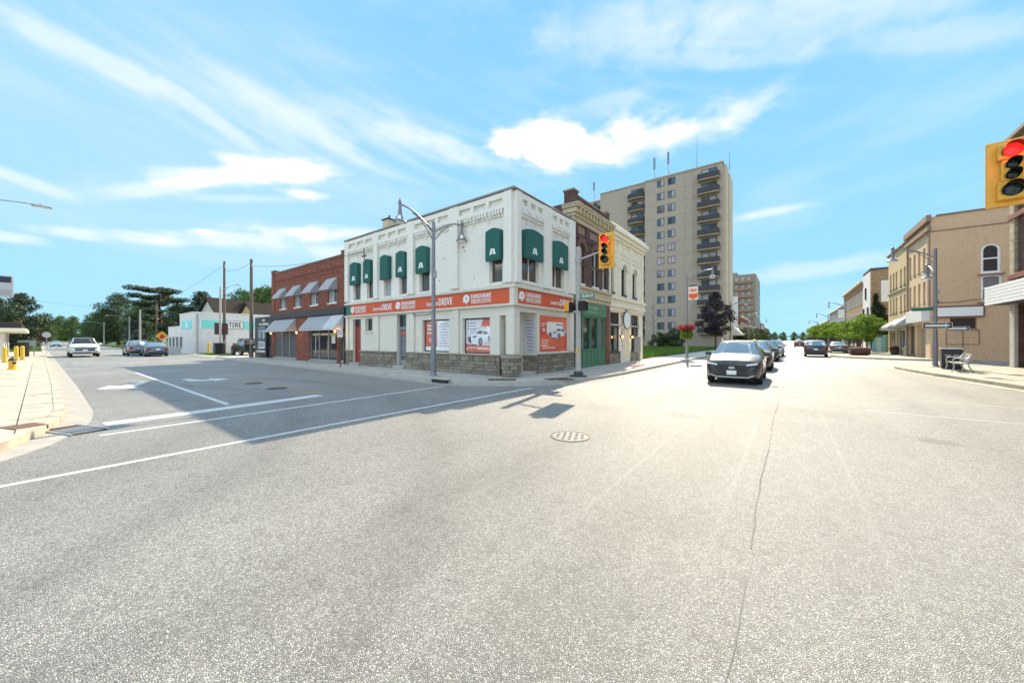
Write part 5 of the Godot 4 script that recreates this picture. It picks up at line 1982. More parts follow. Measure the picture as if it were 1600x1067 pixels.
# plain street front with windows and shop glazing, used for the rows that stand far away
func shop_row(label: String, at: Vector3, turn: float, w: float, h: float, m, floors: int) -> Node3D:
	var t := thing("shop_row", label, "building", at, turn)
	var b := MB.new()
	b.bx(0, w, 0, h, -12, 0)
	part(b, "wall", m, t)
	var c := MB.new()
	c.cb(-0.1, w + 0.1, h - 0.35, h - 0.1, 0.001, 0.4, 0.02)
	c.cb(-0.1, w + 0.1, 3.3, 3.6, 0.001, 0.3, 0.02)
	part(c, "cornice", M.cream_stone, t)
	var n := int(w / 2.4)
	for f in range(1, floors):
		for k in n:
			var x := w * (k + 0.5) / n
			var y := 4.2 + (h - 4.6) * (f - 1) / maxf(1.0, floors - 1)
			window(t, Transform3D(Basis.IDENTITY, Vector3(x - 0.5, y, 0.0)), 1.0, minf(1.8, (h - 4.8) / maxf(1.0, floors - 1)), M.offwhite, M.glass, {"deep": -0.055, "bar": 0.1, "sill": false})
	for k in int(w / 5.0):
		window(t, Transform3D(Basis.IDENTITY, Vector3(0.6 + k * 5.0, 0.3, 0.0)), 4.2, 2.6, M.black, M.glass, {"deep": -0.055, "bar": 0.12, "nx": 3, "sill": false, "name": "shop_window"})
	return t

# ---------------------------------------------------------------- the right-hand side of the main street
func tan_building() -> void:
	var t := thing("tan_building", "tan three storey building showing a blank side wall to the crossing", "building", Vector3(9.4, SW, -45.0))
	var W := 22.0
	var DEP := 7.2
	var HT := 11.75
	var b := MB.new()
	var hs := [[2.65, 3.62, 6.8, 9.05], [2.65, 3.68, 4.6, 6.75 - 0.12], [1.05, 2.45, 2.45, 3.35]]
	wall(b, 0, W, 0, HT, hs, 0.0, 0.3)
	spandrel(b, 2.65, 3.62, 8.55, 0.5, -0.3, 0.0)
	spandrel(b, 2.65, 3.68, 6.43, 0.2, -0.3, 0.0)
	b.quad(Vector3(0, HT, 0), Vector3(W, HT, 0), Vector3(W, HT, -DEP), Vector3(0, HT, -DEP))
	b.quad(Vector3(W, 0, 0), Vector3(W, 0, -DEP), Vector3(W, HT, -DEP), Vector3(W, HT, 0))
	b.quad(Vector3(W, 0, -DEP), Vector3(0, 0, -DEP), Vector3(0, HT, -DEP), Vector3(W, HT, -DEP))
	part(b, "side_wall", M.tan_wall, t)
	var ins := MB.new()
	ins.bx(0.5, W - 0.31, 0, HT - 0.4, -DEP + 0.3, -0.31)
	part(ins, "inner_wall", M.charcoal, t)
	var cp := MB.new()
	cp.cb(0.3, W, HT + 0.001, HT + 0.14, -0.3, 0.08, 0.02)
	cp.cb(0.0, W, HT - 1.25, HT - 1.17, 0.0005, 0.05, 0.01)
	cp.cb(0.0, W, 4.25, 4.33, 0.0005, 0.05, 0.01)
	cp.bx(2.5, 3.8, 6.62, 6.74, 0.0005, 0.12)
	cp.bx(2.5, 3.85, 4.42, 4.55, 0.0005, 0.12)
	part(cp, "ledge", M.tan_dark, t)
	window(t, Transform3D(Basis.IDENTITY, Vector3(2.65, 6.8, 0)), 0.97, 2.25, M.white, M.glass, {"deep": 0.08, "bar": 0.13, "ny": 2, "arch": 0.5})
	var w2 := window(t, Transform3D(Basis.IDENTITY, Vector3(2.65, 4.6, 0)), 1.03, 2.03, M.white, M.glass_curtain, {"deep": 0.08, "bar": 0.12, "ny": 2, "arch": 0.2})
	var ac := MB.new()
	ac.cb(0.3, 0.85, 0.14, 0.5, -0.06, 0.25, 0.02)
	part(ac, "air_conditioner", M.offwhite, w2)
	window(t, Transform3D(Basis.IDENTITY, Vector3(1.05, 2.45, 0)), 1.4, 0.9, M.tan_dark, M.glass, {"deep": 0.1, "bar": 0.06})
	var bd := MB.new()
	for q in [[0.85, 0.9, 0.4, 2.4], [1.72, 1.77, 0.4, 2.4], [2.55, 2.6, 1.2, 2.4], [0.9, 2.6, 1.18, 1.23]]:
		bd.bx(q[0], q[1], q[2], q[3], 0.0005, 0.03)
	part(bd, "bricked_outline", M.tan_dark, t)
	var sg := MB.new()
	sg.cb(0.15, 2.75, 3.45, 4.2, 0.002, 0.16, 0.02)
	part(sg, "sign_box", M.white, t)
	var se := MB.new()
	se.bx(0.1, 2.8, 3.4, 3.449, 0.002, 0.17)
	se.bx(0.1, 2.8, 4.201, 4.26, 0.002, 0.17)
	se.bx(2.751, 2.8, 3.449, 4.201, 0.002, 0.17)
	part(se, "sign_frame", M.wood_red, t)
	var wl := MB.new()
	wl.tube([Vector3(0.3, 4.6, 0.03), Vector3(1.5, 4.62, 0.03), Vector3(2.2, 4.75, 0.03), Vector3(3.9, 4.72, 0.03)], 0.02, 6)
	wl.bx(0.18, 0.42, 4.55, 4.85, 0.0005, 0.14)
	part(wl, "service_cable", M.charcoal, t)
	# street front, facing the road
	var F := frame_at(Vector3(0, 0, -DEP), -PI / 2)
	var f := MB.new()
	f.xf = F
	var fh := []
	for k in 4:
		fh.append([0.6 + k * 1.5, 1.35 + k * 1.5, 7.6, 9.5])
		fh.append([0.6 + k * 1.5, 1.35 + k * 1.5, 4.7, 6.6])
	fh.append([0.3, 2.6, 0.15, 2.9])
	fh.append([3.2, 5.9, 0.02, 2.9])
	wall(f, 0, DEP, 0, HT, fh, 0.0, 0.35)
	part(f, "street_wall", M.tan_light, t)
	for h in fh.slice(0, 8):
		window(t, F * Transform3D(Basis.IDENTITY, Vector3(h[0], h[2], 0)), 0.75, 1.9, M.tan_dark, M.glass_brown, {"deep": 0.2, "bar": 0.06})
	window(t, F * Transform3D(Basis.IDENTITY, Vector3(0.3, 0.15, 0)), 2.3, 2.75, M.tan_dark, M.glass, {"deep": 0.2, "bar": 0.08, "nx": 2, "name": "shop_window"})
	window(t, F * Transform3D(Basis.IDENTITY, Vector3(3.2, 0.02, 0)), 2.7, 2.88, M.tan_wall, M.blind, {"deep": 0.3, "bar": 0.08, "sill": false, "name": "closed_entrance"})
	var ff := MB.new()
	ff.xf = F
	ff.cb(0.0, DEP + 0.3, 10.6, 10.95, 0.001, 0.22, 0.02)
	ff.cb(0.0, DEP + 0.3, 11.35, 11.9, 0.001, 0.3, 0.02)
	ff.cb(-0.02, 0.3, 0.0, 11.3, 0.001, 0.1, 0.02)
	ff.cb(DEP - 0.45, DEP, 4.3, 11.3, 0.001, 0.1, 0.02)
	part(ff, "street_cornice", M.tan_dark, t)
	var sb := MB.new()
	sb.xf = F
	sb.cb(2.0, DEP, 3.1, 4.15, 0.002, 0.5, 0.03)
	part(sb, "street_sign_box", M.offwhite, t)
	slope_awning(t, F * Transform3D(Basis.IDENTITY, Vector3(0.1, 2.95, 0.002)), 1.8, 1.1, 1.1, M.canvas_grey, M.canvas_white)

func right_row() -> void:
	var t := thing("ochre_building", "ochre three storey building with narrow windows next to the tan one", "building", Vector3(9.4, SW, -60.8), -PI / 2)
	var W := 8.55
	var b := MB.new()
	var hs := []
	for x in [0.9, 2.3, 3.6, 5.6, 7.1]:
		hs.append([x, x + 0.72, 7.2, 9.0])
		hs.append([x, x + 0.72, 4.5, 6.2])
	hs.append([0.6, 3.4, 0.1, 2.6])
	hs.append([4.2, 7.8, 0.6, 2.7])
	wall(b, 0, W, 0, 11.2, hs, 0.0, 0.3)
	b.quad(Vector3(0, 0, -16), Vector3(0, 0, 0), Vector3(0, 11.2, 0), Vector3(0, 11.2, -16))
	b.quad(Vector3(W, 0, 0), Vector3(W, 0, -16), Vector3(W, 11.2, -16), Vector3(W, 11.2, 0))
	b.quad(Vector3(0, 11.2, 0), Vector3(W, 11.2, 0), Vector3(W, 11.2, -16), Vector3(0, 11.2, -16))
	part(b, "wall", M.ochre, t)
	var si := MB.new()
	si.bx(0.31, W - 0.31, 0, 10.8, -15.9, -0.31)
	part(si, "inner_wall", M.charcoal, t)
	for h in hs.slice(0, 10):
		window(t, Transform3D(Basis.IDENTITY, Vector3(h[0], h[2], 0)), 0.72, h[3] - h[2], M.charcoal, M.glass, {"deep": 0.18, "bar": 0.05})
	for h in hs.slice(10):
		window(t, Transform3D(Basis.IDENTITY, Vector3(h[0], h[2], 0)), h[1] - h[0], h[3] - h[2], M.offwhite, M.glass, {"deep": 0.2, "bar": 0.12, "nx": 3, "sill": false, "name": "shop_window"})
	var c := MB.new()
	c.cb(0.0, W, 6.7, 6.85, 0.001, 0.1, 0.01)
	c.cb(0.0, W, 11.201, 11.35, -0.3, 0.2, 0.02)
	c.cb(0.0, W, 3.3, 3.55, 0.001, 0.25, 0.02)
	part(c, "cornice", M.tan_dark, t)
	slope_awning(t, Transform3D(Basis.IDENTITY, Vector3(0.2, 2.6, 0.002)), 3.6, 1.0, 1.3, M.canvas_white, M.canvas_white)
	slope_awning(t, Transform3D(Basis.IDENTITY, Vector3(4.4, 2.8, 0.002)), 3.8, 1.0, 1.3, M.canvas_grey, M.canvas_white)
	# gap with a mural fence, then the scarred gable with ivy
	var fe := thing("mural_fence", "painted fence closing the gap beside the ochre building", "fence", Vector3(8.7, SW, -66.0))
	for k in 5:
		var p := MB.new()
		p.cb(k * 0.42, k * 0.42 + 0.41, 0.0, 2.2 + 0.05 * (k % 2), -0.03, 0.03, 0.008)
		part(p, "board", [M.mural_blue, M.mural_pale, M.mural_blue, M.shop_green, M.wood_red][k], fe)
	var g := thing("scarred_gable_building", "brick building whose bare gable carries a white patch and dark ivy", "building", Vector3(9.4, SW, -72.0))
	var gb := MB.new()
	gb.bx(0, 18, 0, 11.5, -6.2, 0)
	part(gb, "wall", M.buff_brick, g)
	var gp := MB.new()
	gp.bx(1.0, 6.0, 6.9, 9.9, 0.001, 0.03)
	part(gp, "white_patch", M.offwhite, g)
	var gq := MB.new()
	gq.prism(PackedVector2Array([Vector2(1.4, 4.0), Vector2(6, 3.0), Vector2(6, 6.6), Vector2(2.6, 6.0)]), 0.001, 0.02)
	part(gq, "plaster_patch", M.plaster, g)
	var gc := MB.new()
	gc.bx(-0.1, 18, 11.501, 11.75, -6.3, 0.1)
	part(gc, "coping", M.charcoal, g)
	var wf := MB.new()
	wf.bx(-0.12, -0.001, 0, 11.3, -6.1, -0.1)
	part(wf, "street_wall", M.block_white, g)
	for k in 3:
		window(g, frame_at(Vector3(-0.12, 4.6 + 3.0 * (k % 2), -5.6 + 1.8 * k), -PI / 2), 0.9, 1.7, M.charcoal, M.glass, {"deep": -0.055, "bar": 0.06, "sill": false})
	shop_row("brown three storey row with orange banners on its lamp posts", Vector3(9.4, SW, -104.0), -PI / 2, 25.6, 11.0, M.buff_brick, 3)
	shop_row("blue grey three storey building with a pale corner along the street", Vector3(9.6, SW, -140.0), -PI / 2, 34.0, 9.2, M.block_blue, 3)
	shop_row("low pale row past the blue grey building", Vector3(9.4, SW, -190.0), -PI / 2, 48.0, 7.4, M.pale_brick, 2)
	shop_row("distant brick row closing the view down the main street", Vector3(9.4, SW, -290.0), -PI / 2, 98.0, 8.0, M.red_brick, 2)

func marquee_building() -> void:
	var t := thing("marquee_building", "dark three storey building with a white slatted marquee over its entrance", "building", Vector3(10.3, SW, -34.0), -PI / 2)
	# local x runs towards the viewer from the far corner
	var W := 26.0
	var b := MB.new()
	wall(b, 0, W, 0, 12.6, [[1.5, 2.8, 5.4, 8.2], [1.5, 2.8, 9.0, 11.4], [0.55, 6.0, 0.05, 3.5]], 0.0, 0.4)
	b.quad(Vector3(0, 0, -12), Vector3(0, 0, 0), Vector3(0, 12.6, 0), Vector3(0, 12.6, -12))
	b.quad(Vector3(0, 12.6, 0), Vector3(W, 12.6, 0), Vector3(W, 12.6, -12), Vector3(0, 12.6, -12))
	b.quad(Vector3(W, 0, 0), Vector3(W, 0, -12), Vector3(W, 12.6, -12), Vector3(W, 12.6, 0))
	part(b, "wall", M.brown_brick, t)
	var si := MB.new()
	si.bx(0.4, W - 0.1, 0, 12.3, -11.9, -0.41)
	part(si, "inner_wall", M.charcoal, t)
	var q := MB.new()
	q.cb(-0.05, 0.5, 4.6, 12.4, -0.3, 0.14, 0.03)
	part(q, "corner_pilaster", M.pale_brick, t)
	var q2 := MB.new()
	q2.cb(-0.05, 0.5, 0.0, 4.0, -0.3, 0.14, 0.03)
	part(q2, "pier", M.concrete_grey, t)
	var r := MB.new()
	for y in [5.0, 8.4]:
		r.cb(-0.08, W, y, y + 0.3, 0.141, 0.2, 0.02)
	part(r, "string_course", M.red_brick, t)
	var c := MB.new()
	c.cb(-0.2, W, 12.601, 12.85, -12, 0.6, 0.03)
	c.cb(-0.1, W, 12.2, 12.6, 0.0, 0.35, 0.03)
	part(c, "cornice", M.tan_dark, t)
	for y in [5.4, 9.0]:
		window(t, Transform3D(Basis.IDENTITY, Vector3(1.5, y, 0)), 1.3, 2.4 if y > 8 else 2.8, M.tan_dark, M.glass, {"deep": 0.15, "bar": 0.1, "ny": 2})
	var en := MB.new()
	en.bx(0.56, 5.99, 0.05, 3.5, -0.38, -0.34)
	part(en, "entrance", M.charcoal, t)
	var mq := sub("marquee", t, Transform3D(Basis.IDENTITY, Vector3(-0.4, 3.6, 0.0)))
	var mc := MB.new()
	mc.bx(0.0, 8.0, 0.0, 1.05, 0.145, 0.9)
	part(mc, "core", M.charcoal, mq)
	for k in 6:
		var s := MB.new()
		s.cb(-0.02, 8.02, 0.0 + k * 0.18, 0.155 + k * 0.18, 0.9005, 0.94, 0.01)
		s.cb(-0.04, -0.001, 0.0 + k * 0.18, 0.155 + k * 0.18, 0.15, 0.94, 0.01)
		part(s, "slat", M.white, mq)

# ---------------------------------------------------------------- far down the side street
func tire_shop() -> void:
	var t := thing("tyre_shop", "low white block tyre shop with aqua sign panels", "building", Vector3(-56.0, 0.03, -11.1))
	var b := MB.new()
	b.bx(-6.8, 0.0, 0, 4.92, -14, 0)
	b.bx(-13.6, -6.801, 0, 3.4, -14, -0.002)
	part(b, "wall", M.block_white, t)
	var bs := MB.new()
	bs.bx(-13.62, -6.2, 0, 0.62, 0.001, 0.05)
	part(bs, "base_course", M.canvas_grey, t)
	var c := MB.new()
	c.cb(-6.85, 0.05, 4.921, 5.02, -14.05, 0.05, 0.01)
	c.cb(-13.65, -6.86, 3.401, 3.5, -14.05, 0.05, 0.01)
	part(c, "coping", M.offwhite, t)
	for k in 4:
		window(t, Transform3D(Basis.IDENTITY, Vector3(-12.7 + k * 2.1, 0.65, 0.0)), 1.25, 1.45, M.offwhite, M.charcoal, {"deep": -0.055, "bar": 0.06, "sill": false})
	var F := frame_at(Vector3(0, 0, 0), PI / 2)
	for q in [[-5.6, -0.6, 3.0, 4.0, Transform3D.IDENTITY], [0.7, 3.2, 3.05, 4.05, F], [4.9, 9.5, 3.05, 4.05, F]]:
		var p := MB.new()
		p.xf = q[4]
		p.bx(q[0], q[1], q[2], q[3], 0.001, 0.05)
		part(p, "sign_panel", M.aqua, t)
	var wp := MB.new()
	wp.xf = F
	wp.bx(3.2, 4.9, 3.05, 4.05, 0.001, 0.06)
	wp.bx(0.6, 0.69, 3.0, 4.1, 0.001, 0.06)
	var sp := part(wp, "sign_face", M.white, t)
	text("TIRE", sp, F * Transform3D(Basis.IDENTITY, Vector3(4.05, 3.56, 0.064)), 1.3, 0.62, M.black)
	var fr := MB.new()
	fr.xf = F
	for e in [[3.15, 4.95, 4.0, 4.05], [3.15, 4.95, 3.05, 3.1], [4.9, 4.95, 3.1, 4.0]]:
		fr.bx(e[0], e[1], e[2], e[3], 0.061, 0.07)
	part(fr, "sign_frame", M.black, sp)
	var dp := MB.new()
	dp.xf = F
	dp.tube([Vector3(0.35, 4.8, 0.06), Vector3(0.35, 0.2, 0.06)], 0.06, 6)
	part(dp, "down_pipe", M.canvas_grey, t)
	var wi := MB.new()
	wi.bx(-3.4, -2.4, 3.15, 3.85, 0.051, 0.06)
	part(wi, "sign_face", M.white, t)
	# gabled houses behind
	for h in [[-78.0, -17.4, 9.0, 8.6, "siding", "white gabled house behind the tyre shop"], [-70.0, -20.6, 8.0, 7.6, "siding_yellow", "yellow gabled house behind the black fronted shop"]]:
		house(Vector3(h[0], 0.05, h[1]), h[2], h[3], M[h[4]], h[5])

func house(at: Vector3, w: float, h: float, m, label: String) -> void:
	var t := thing("gabled_house", label, "house", at, deg_to_rad(8))
	var b := MB.new()
	b.prism(PackedVector2Array([Vector2(-w / 2, 0), Vector2(w / 2, 0), Vector2(w / 2, h * 0.58), Vector2(0, h), Vector2(-w / 2, h * 0.58)]), -12, 0)
	part(b, "wall", m, t)
	for s: float in [-1.0, 1.0]:
		var r := MB.new()
		r.prism(PackedVector2Array([Vector2(0, h + 0.02), Vector2(0, h + 0.25), Vector2(s * (w / 2 + 0.5), h * 0.58 - 0.3 + 0.05), Vector2(s * (w / 2 + 0.5), h * 0.58 - 0.5 + 0.05)]), -12.4, 0.4)
		part(r, "roof", M.roof_shingle, t)
	window(t, Transform3D(Basis.IDENTITY, Vector3(-0.5, h * 0.6, 0.0)), 1.0, 1.3, M.white, M.glass, {"deep": -0.055, "bar": 0.1})

func gas_station() -> void:
	var t := thing("forecourt_kiosk", "small kiosk under a flat cream canopy with a black fascia", "building", Vector3(-50.0, SW, 0.62))
	var r := MB.new()
	r.cb(-12.0, 0.0, 2.2, 2.5, 0.0, 9.0, 0.03)
	part(r, "canopy", M.cream_stone, t)
	var f := MB.new()
	f.cb(-12.02, -0.3, 2.501, 2.95, 0.25, 9.0, 0.03)
	part(f, "fascia", M.black, t)
	for x in [-1.2, -4.5, -8.5]:
		var p := MB.new()
		p.cb(x - 0.2, x + 0.2, 0.0, 2.2, 1.1, 1.5, 0.02)
		part(p, "column", M.offwhite, t)
	var w := MB.new()
	w.bx(-12, -2.0, 0, 2.2, 2.2, 8.5)
	part(w, "wall", M.charcoal, t)
	var s := thing("price_sign", "forecourt price sign with a dark top panel", "sign", Vector3(-44.0, SW, 2.2), PI / 2)
	var sp := MB.new()
	sp.bx(-0.08, 0.08, 0, 4.6, -0.08, 0.08)
	part(sp, "post", M.galvanised, s)
	var s1 := MB.new()
	s1.cb(-1.1, 1.1, 4.6, 6.1, -0.12, 0.12, 0.02)
	part(s1, "cabinet", M.aluminium, s)
	var s2 := MB.new()
	s2.bx(-1.0, 1.0, 5.6, 6.02, 0.121, 0.14)
	part(s2, "top_panel", M.cap_blue, s)
	var s3 := MB.new()
	s3.bx(-1.0, 1.0, 4.7, 5.1, 0.121, 0.14)
	part(s3, "price_panel", M.canvas_grey, s)
	text("V", s, Transform3D(Basis.IDENTITY, Vector3(0.35, 5.8, 0.145)), 0.2, 0.22, M.white)

# ---------------------------------------------------------------- lamps, signals, signs
func bell_lamp(parent: Node3D, arm: float, turn: float, base_y: float) -> void:
	# a curved arm with a bell shaped head; arm runs along local +x before turning
	var n := sub("lamp_arm", parent, frame_at(Vector3.ZERO, turn))
	var a := MB.new()
	var pts := []
	for i in 11:
		var s := float(i) / 10
		pts.append(Vector3(0.06 + (arm - 0.06) * s, base_y + 0.72 * sin(s * PI * 0.5) - 0.06 * s * s, 0))
	a.tube(pts, 0.036, 8)
	var brace := []
	for i in 9:
		var s := float(i) / 8
		brace.append(Vector3(0.07 + arm * 0.62 * s, base_y - 0.35 + 0.83 * sin(s * PI * 0.5), 0))
	a.tube(brace, 0.02, 6)
	part(a, "arm", M.lamp_grey, n)
	var h := MB.new()
	var top := base_y + 0.66
	var o := Vector3(arm, top, 0)
	h.lathe([[0.0, 0.30], [0.012, 0.28], [0.015, 0.19], [0.06, 0.15], [0.075, 0.06], [0.06, 0.0], [0.065, -0.2], [0.09, -0.42], [0.13, -0.55], [0.245, -0.66], [0.26, -0.70], [0.235, -0.70], [0.0, -0.66]], 18, o)
	part(h, "lamp_head", M.lamp_grey, n)
	var g := MB.new()
	g.lathe([[0.0, -0.705], [0.19, -0.705], [0.15, -0.74], [0.0, -0.76]], 16, o)
	part(g, "diffuser", M.lens_milk, n)
	var gl := MB.new()
	for k in 4:
		var an := TAU * (k + 0.5) / 4
		gl.xf = Transform3D(Basis(Vector3.UP, an), o)
		gl.quad(Vector3(0.108, -0.46, 0.045), Vector3(0.205, -0.625, 0.08), Vector3(0.205, -0.625, -0.08), Vector3(0.108, -0.46, -0.045))
	part(gl, "glass_panel", M.lens_milk, n)

func lamp_pole(parent: Node3D, h: float) -> void:
	var b := MB.new()
	b.lathe([[0.0, 0.0], [0.2, 0.0], [0.2, 0.04], [0.15, 0.07], [0.135, 0.12], [0.115, 0.16], [0.11, 1.35], [0.095, 1.4], [0.07, h], [0.075, h + 0.02], [0.06, h + 0.08], [0.0, h + 0.09]], 16)
	part(b, "pole", M.lamp_grey, parent)
	var f := MB.new()
	f.cb(-0.25, 0.25, -0.02, 0.03, -0.25, 0.25, 0.01)
	part(f, "base_plate", M.concrete_grey, parent)
	var k := MB.new()
	k.cb(0.09, 0.17, 4.2, 4.5, -0.05, 0.05, 0.01)
	part(k, "receptacle", M.galvanised, parent)

func banner(parent: Node3D, y: float, turn: float) -> void:
	var n := sub("banner", parent, frame_at(Vector3(0, y, 0), turn))
	var b := MB.new()
	b.cb(0.12, 0.85, 0.0, 1.25, -0.01, 0.01, 0.003)
	part(b, "cloth", M.offwhite, n)
	var r := MB.new()
	r.cb(0.13, 0.84, 1.1, 1.24, 0.0101, 0.014, 0.001)
	part(r, "header", M.charcoal, n)
	var s := MB.new()
	s.prism(PackedVector2Array([Vector2(0.13, 0.5), Vector2(0.84, 0.5), Vector2(0.8, 0.2), Vector2(0.48, 0.02), Vector2(0.17, 0.2)]), 0.0101, 0.015)
	part(s, "shield", M.banner_orange, n)
	strokes(n, Transform3D(Basis.IDENTITY, Vector3(0.48, 0.78, 0.0101)), 0.55, 0.26, 4, M.banner_orange)
	var rod := MB.new()
	rod.tube([Vector3(0.05, 1.27, 0), Vector3(0.9, 1.27, 0)], 0.015, 6)
	rod.tube([Vector3(0.05, -0.02, 0), Vector3(0.9, -0.02, 0)], 0.015, 6)
	part(rod, "bracket", M.galvanised, n)

func street_lamps() -> void:
	var G := "bell headed street lamps"
	var t := thing("street_lamp", "grey double headed bell street lamp in front of the white corner building", "street lamp", Vector3(-12.06, SW, -10.25), 0.0, G)
	lamp_pole(t, 6.55)
	bell_lamp(t, 1.68, -PI / 2, 6.2)
	bell_lamp(t, 1.68, PI / 2, 6.2)
	t = thing("street_lamp", "bell street lamp with two heads at right angles beside the bench", "street lamp", Vector3(6.75, SW, -31.4), 0.0, G)
	lamp_pole(t, 6.75)
	bell_lamp(t, 1.72, PI, 6.35)
	bell_lamp(t, 1.55, PI / 2, 5.35)
	t = thing("street_lamp", "single bell street lamp carrying a red and white banner beside the grass lot", "street lamp", Vector3(-6.75, SW, -33.0), 0.0, G)
	lamp_pole(t, 7.0)
	bell_lamp(t, 1.9, 0.0, 6.6)
	banner(t, 4.9, 0.0)
	# further lamps down both pavements
	var far := [[-6.75, -62.0, 0.0, "bell street lamp standing before the dark purple tree"], [-6.75, -92.0, 0.0, "bell street lamp by the pale awning shop"], [-6.75, -124.0, 0.0, "bell street lamp past the pale awning shop"], [6.9, -74.0, PI, "bell street lamp with a banner by the scarred gable"], [6.9, -104.0, PI, "bell street lamp past the brown row"], [6.9, -140.0, PI, "bell street lamp past the blue grey building"]]
	for f in far:
		var l := thing("street_lamp", f[3], "street lamp", Vector3(f[0], SW, f[1]), 0.0, G)
		lamp_pole(l, 7.0)
		bell_lamp(l, 1.9, f[2], 6.6)
		if f[1] == -74.0: banner(l, 4.9, PI)

func cobra(at: Vector3, h: float, arm: float, turn: float, m, label: String, called := "cobra_street_light") -> Node3D:
	var t := thing(called, label, "street light", at, turn)
	var b := MB.new()
	b.tube([Vector3(0, -0.05, 0), Vector3(0, h, 0)], [0.14, 0.085], 10)
	part(b, "pole", m, t)
	var a := MB.new()
	var pts := []
	for i in 8:
		var s := float(i) / 7
		pts.append(Vector3(arm * s, h - 0.5 + 0.55 * sin(s * PI * 0.5), 0))
	a.tube(pts, 0.03, 6)
	a.tube([Vector3(0.0, h - 1.1, 0), Vector3(arm * 0.5, h - 0.12, 0)], 0.02, 6)
	part(a, "arm", M.galvanised, t)
	var l := MB.new()
	l.cb(arm - 0.05, arm + 0.62, h - 0.03, h + 0.07, -0.13, 0.13, 0.03)
	l.cb(arm + 0.2, arm + 0.3, h + 0.0705, h + 0.13, -0.04, 0.04, 0.01)
	part(l, "lamp_head", M.galvanised, t)
	var d := MB.new()
	d.bx(arm + 0.1, arm + 0.55, h - 0.05, h - 0.0305, -0.09, 0.09)
	part(d, "diffuser", M.lens_milk, t)
	return t

func signal_head(parent: Node3D, at: Transform3D) -> void:
	var n := sub("signal_head", parent, at)
	var b := MB.new()
	b.cb(-0.33, 0.33, -0.72, 0.72, -0.03, 0.03, 0.02)
	part(b, "back_plate", M.signal_yellow, n)
	var c := MB.new()
	c.cb(-0.19, 0.19, 0.26, 0.6, 0.0305, 0.16, 0.02)
	c.cb(-0.14, 0.14, -0.2, 0.255, 0.0305, 0.15, 0.02)
	c.cb(-0.19, 0.19, -0.6, -0.205, 0.0305, 0.16, 0.02)
	part(c, "housing", M.signal_yellow, n)
	for q in [[0.43, 0.145, true], [0.14, 0.1, false], [-0.09, 0.1, false], [-0.4, 0.15, false]]:
		var v := MB.new()
		var keep := []
		for i in 25:
			var a := -0.75 + (PI + 1.5) * i / 24.0
			keep.append(Vector2(cos(a), sin(a)))
		for i in 24:
			var p: Vector2 = keep[i] * q[1]
			var r: Vector2 = keep[i + 1] * q[1]
			var d0 := 0.15 + 0.2 * smoothstep(-0.9, 0.7, keep[i].y)
			var d1 := 0.15 + 0.2 * smoothstep(-0.9, 0.7, keep[i + 1].y)
			v.quad(Vector3(p.x, q[0] + p.y, 0.15), Vector3(r.x, q[0] + r.y, 0.15), Vector3(r.x, q[0] + r.y, 0.02 + d1), Vector3(p.x, q[0] + p.y, 0.02 + d0))
		part(v, "visor", M.signal_visor, n)
		var l := MB.new()
		l.xf = Transform3D(Basis(Vector3.RIGHT, PI / 2), Vector3(0, q[0], 0.162))
		l.lathe([[q[1] * 0.97, 0.0], [q[1] * 0.7, 0.025], [0.0, 0.04]], 22)
		part(l, "signal_lens", M.signal_red if q[2] else M.signal_dark, n)
	var o := OmniLight3D.new()
	o.name = "signal_light"
	o.light_color = Color(1.0, 0.08, 0.05)
	o.light_energy = 0.05
	o.light_size = 0.1
	o.shadow_enabled = true
	n.add_child(o, true)
	o.position = Vector3(0, 0.43, 0.4)
	var br := MB.new()
	br.cb(-0.1, 0.1, -0.1, 0.1, -0.16, -0.0305, 0.02)
	part(br, "bracket", M.galvanised, n)

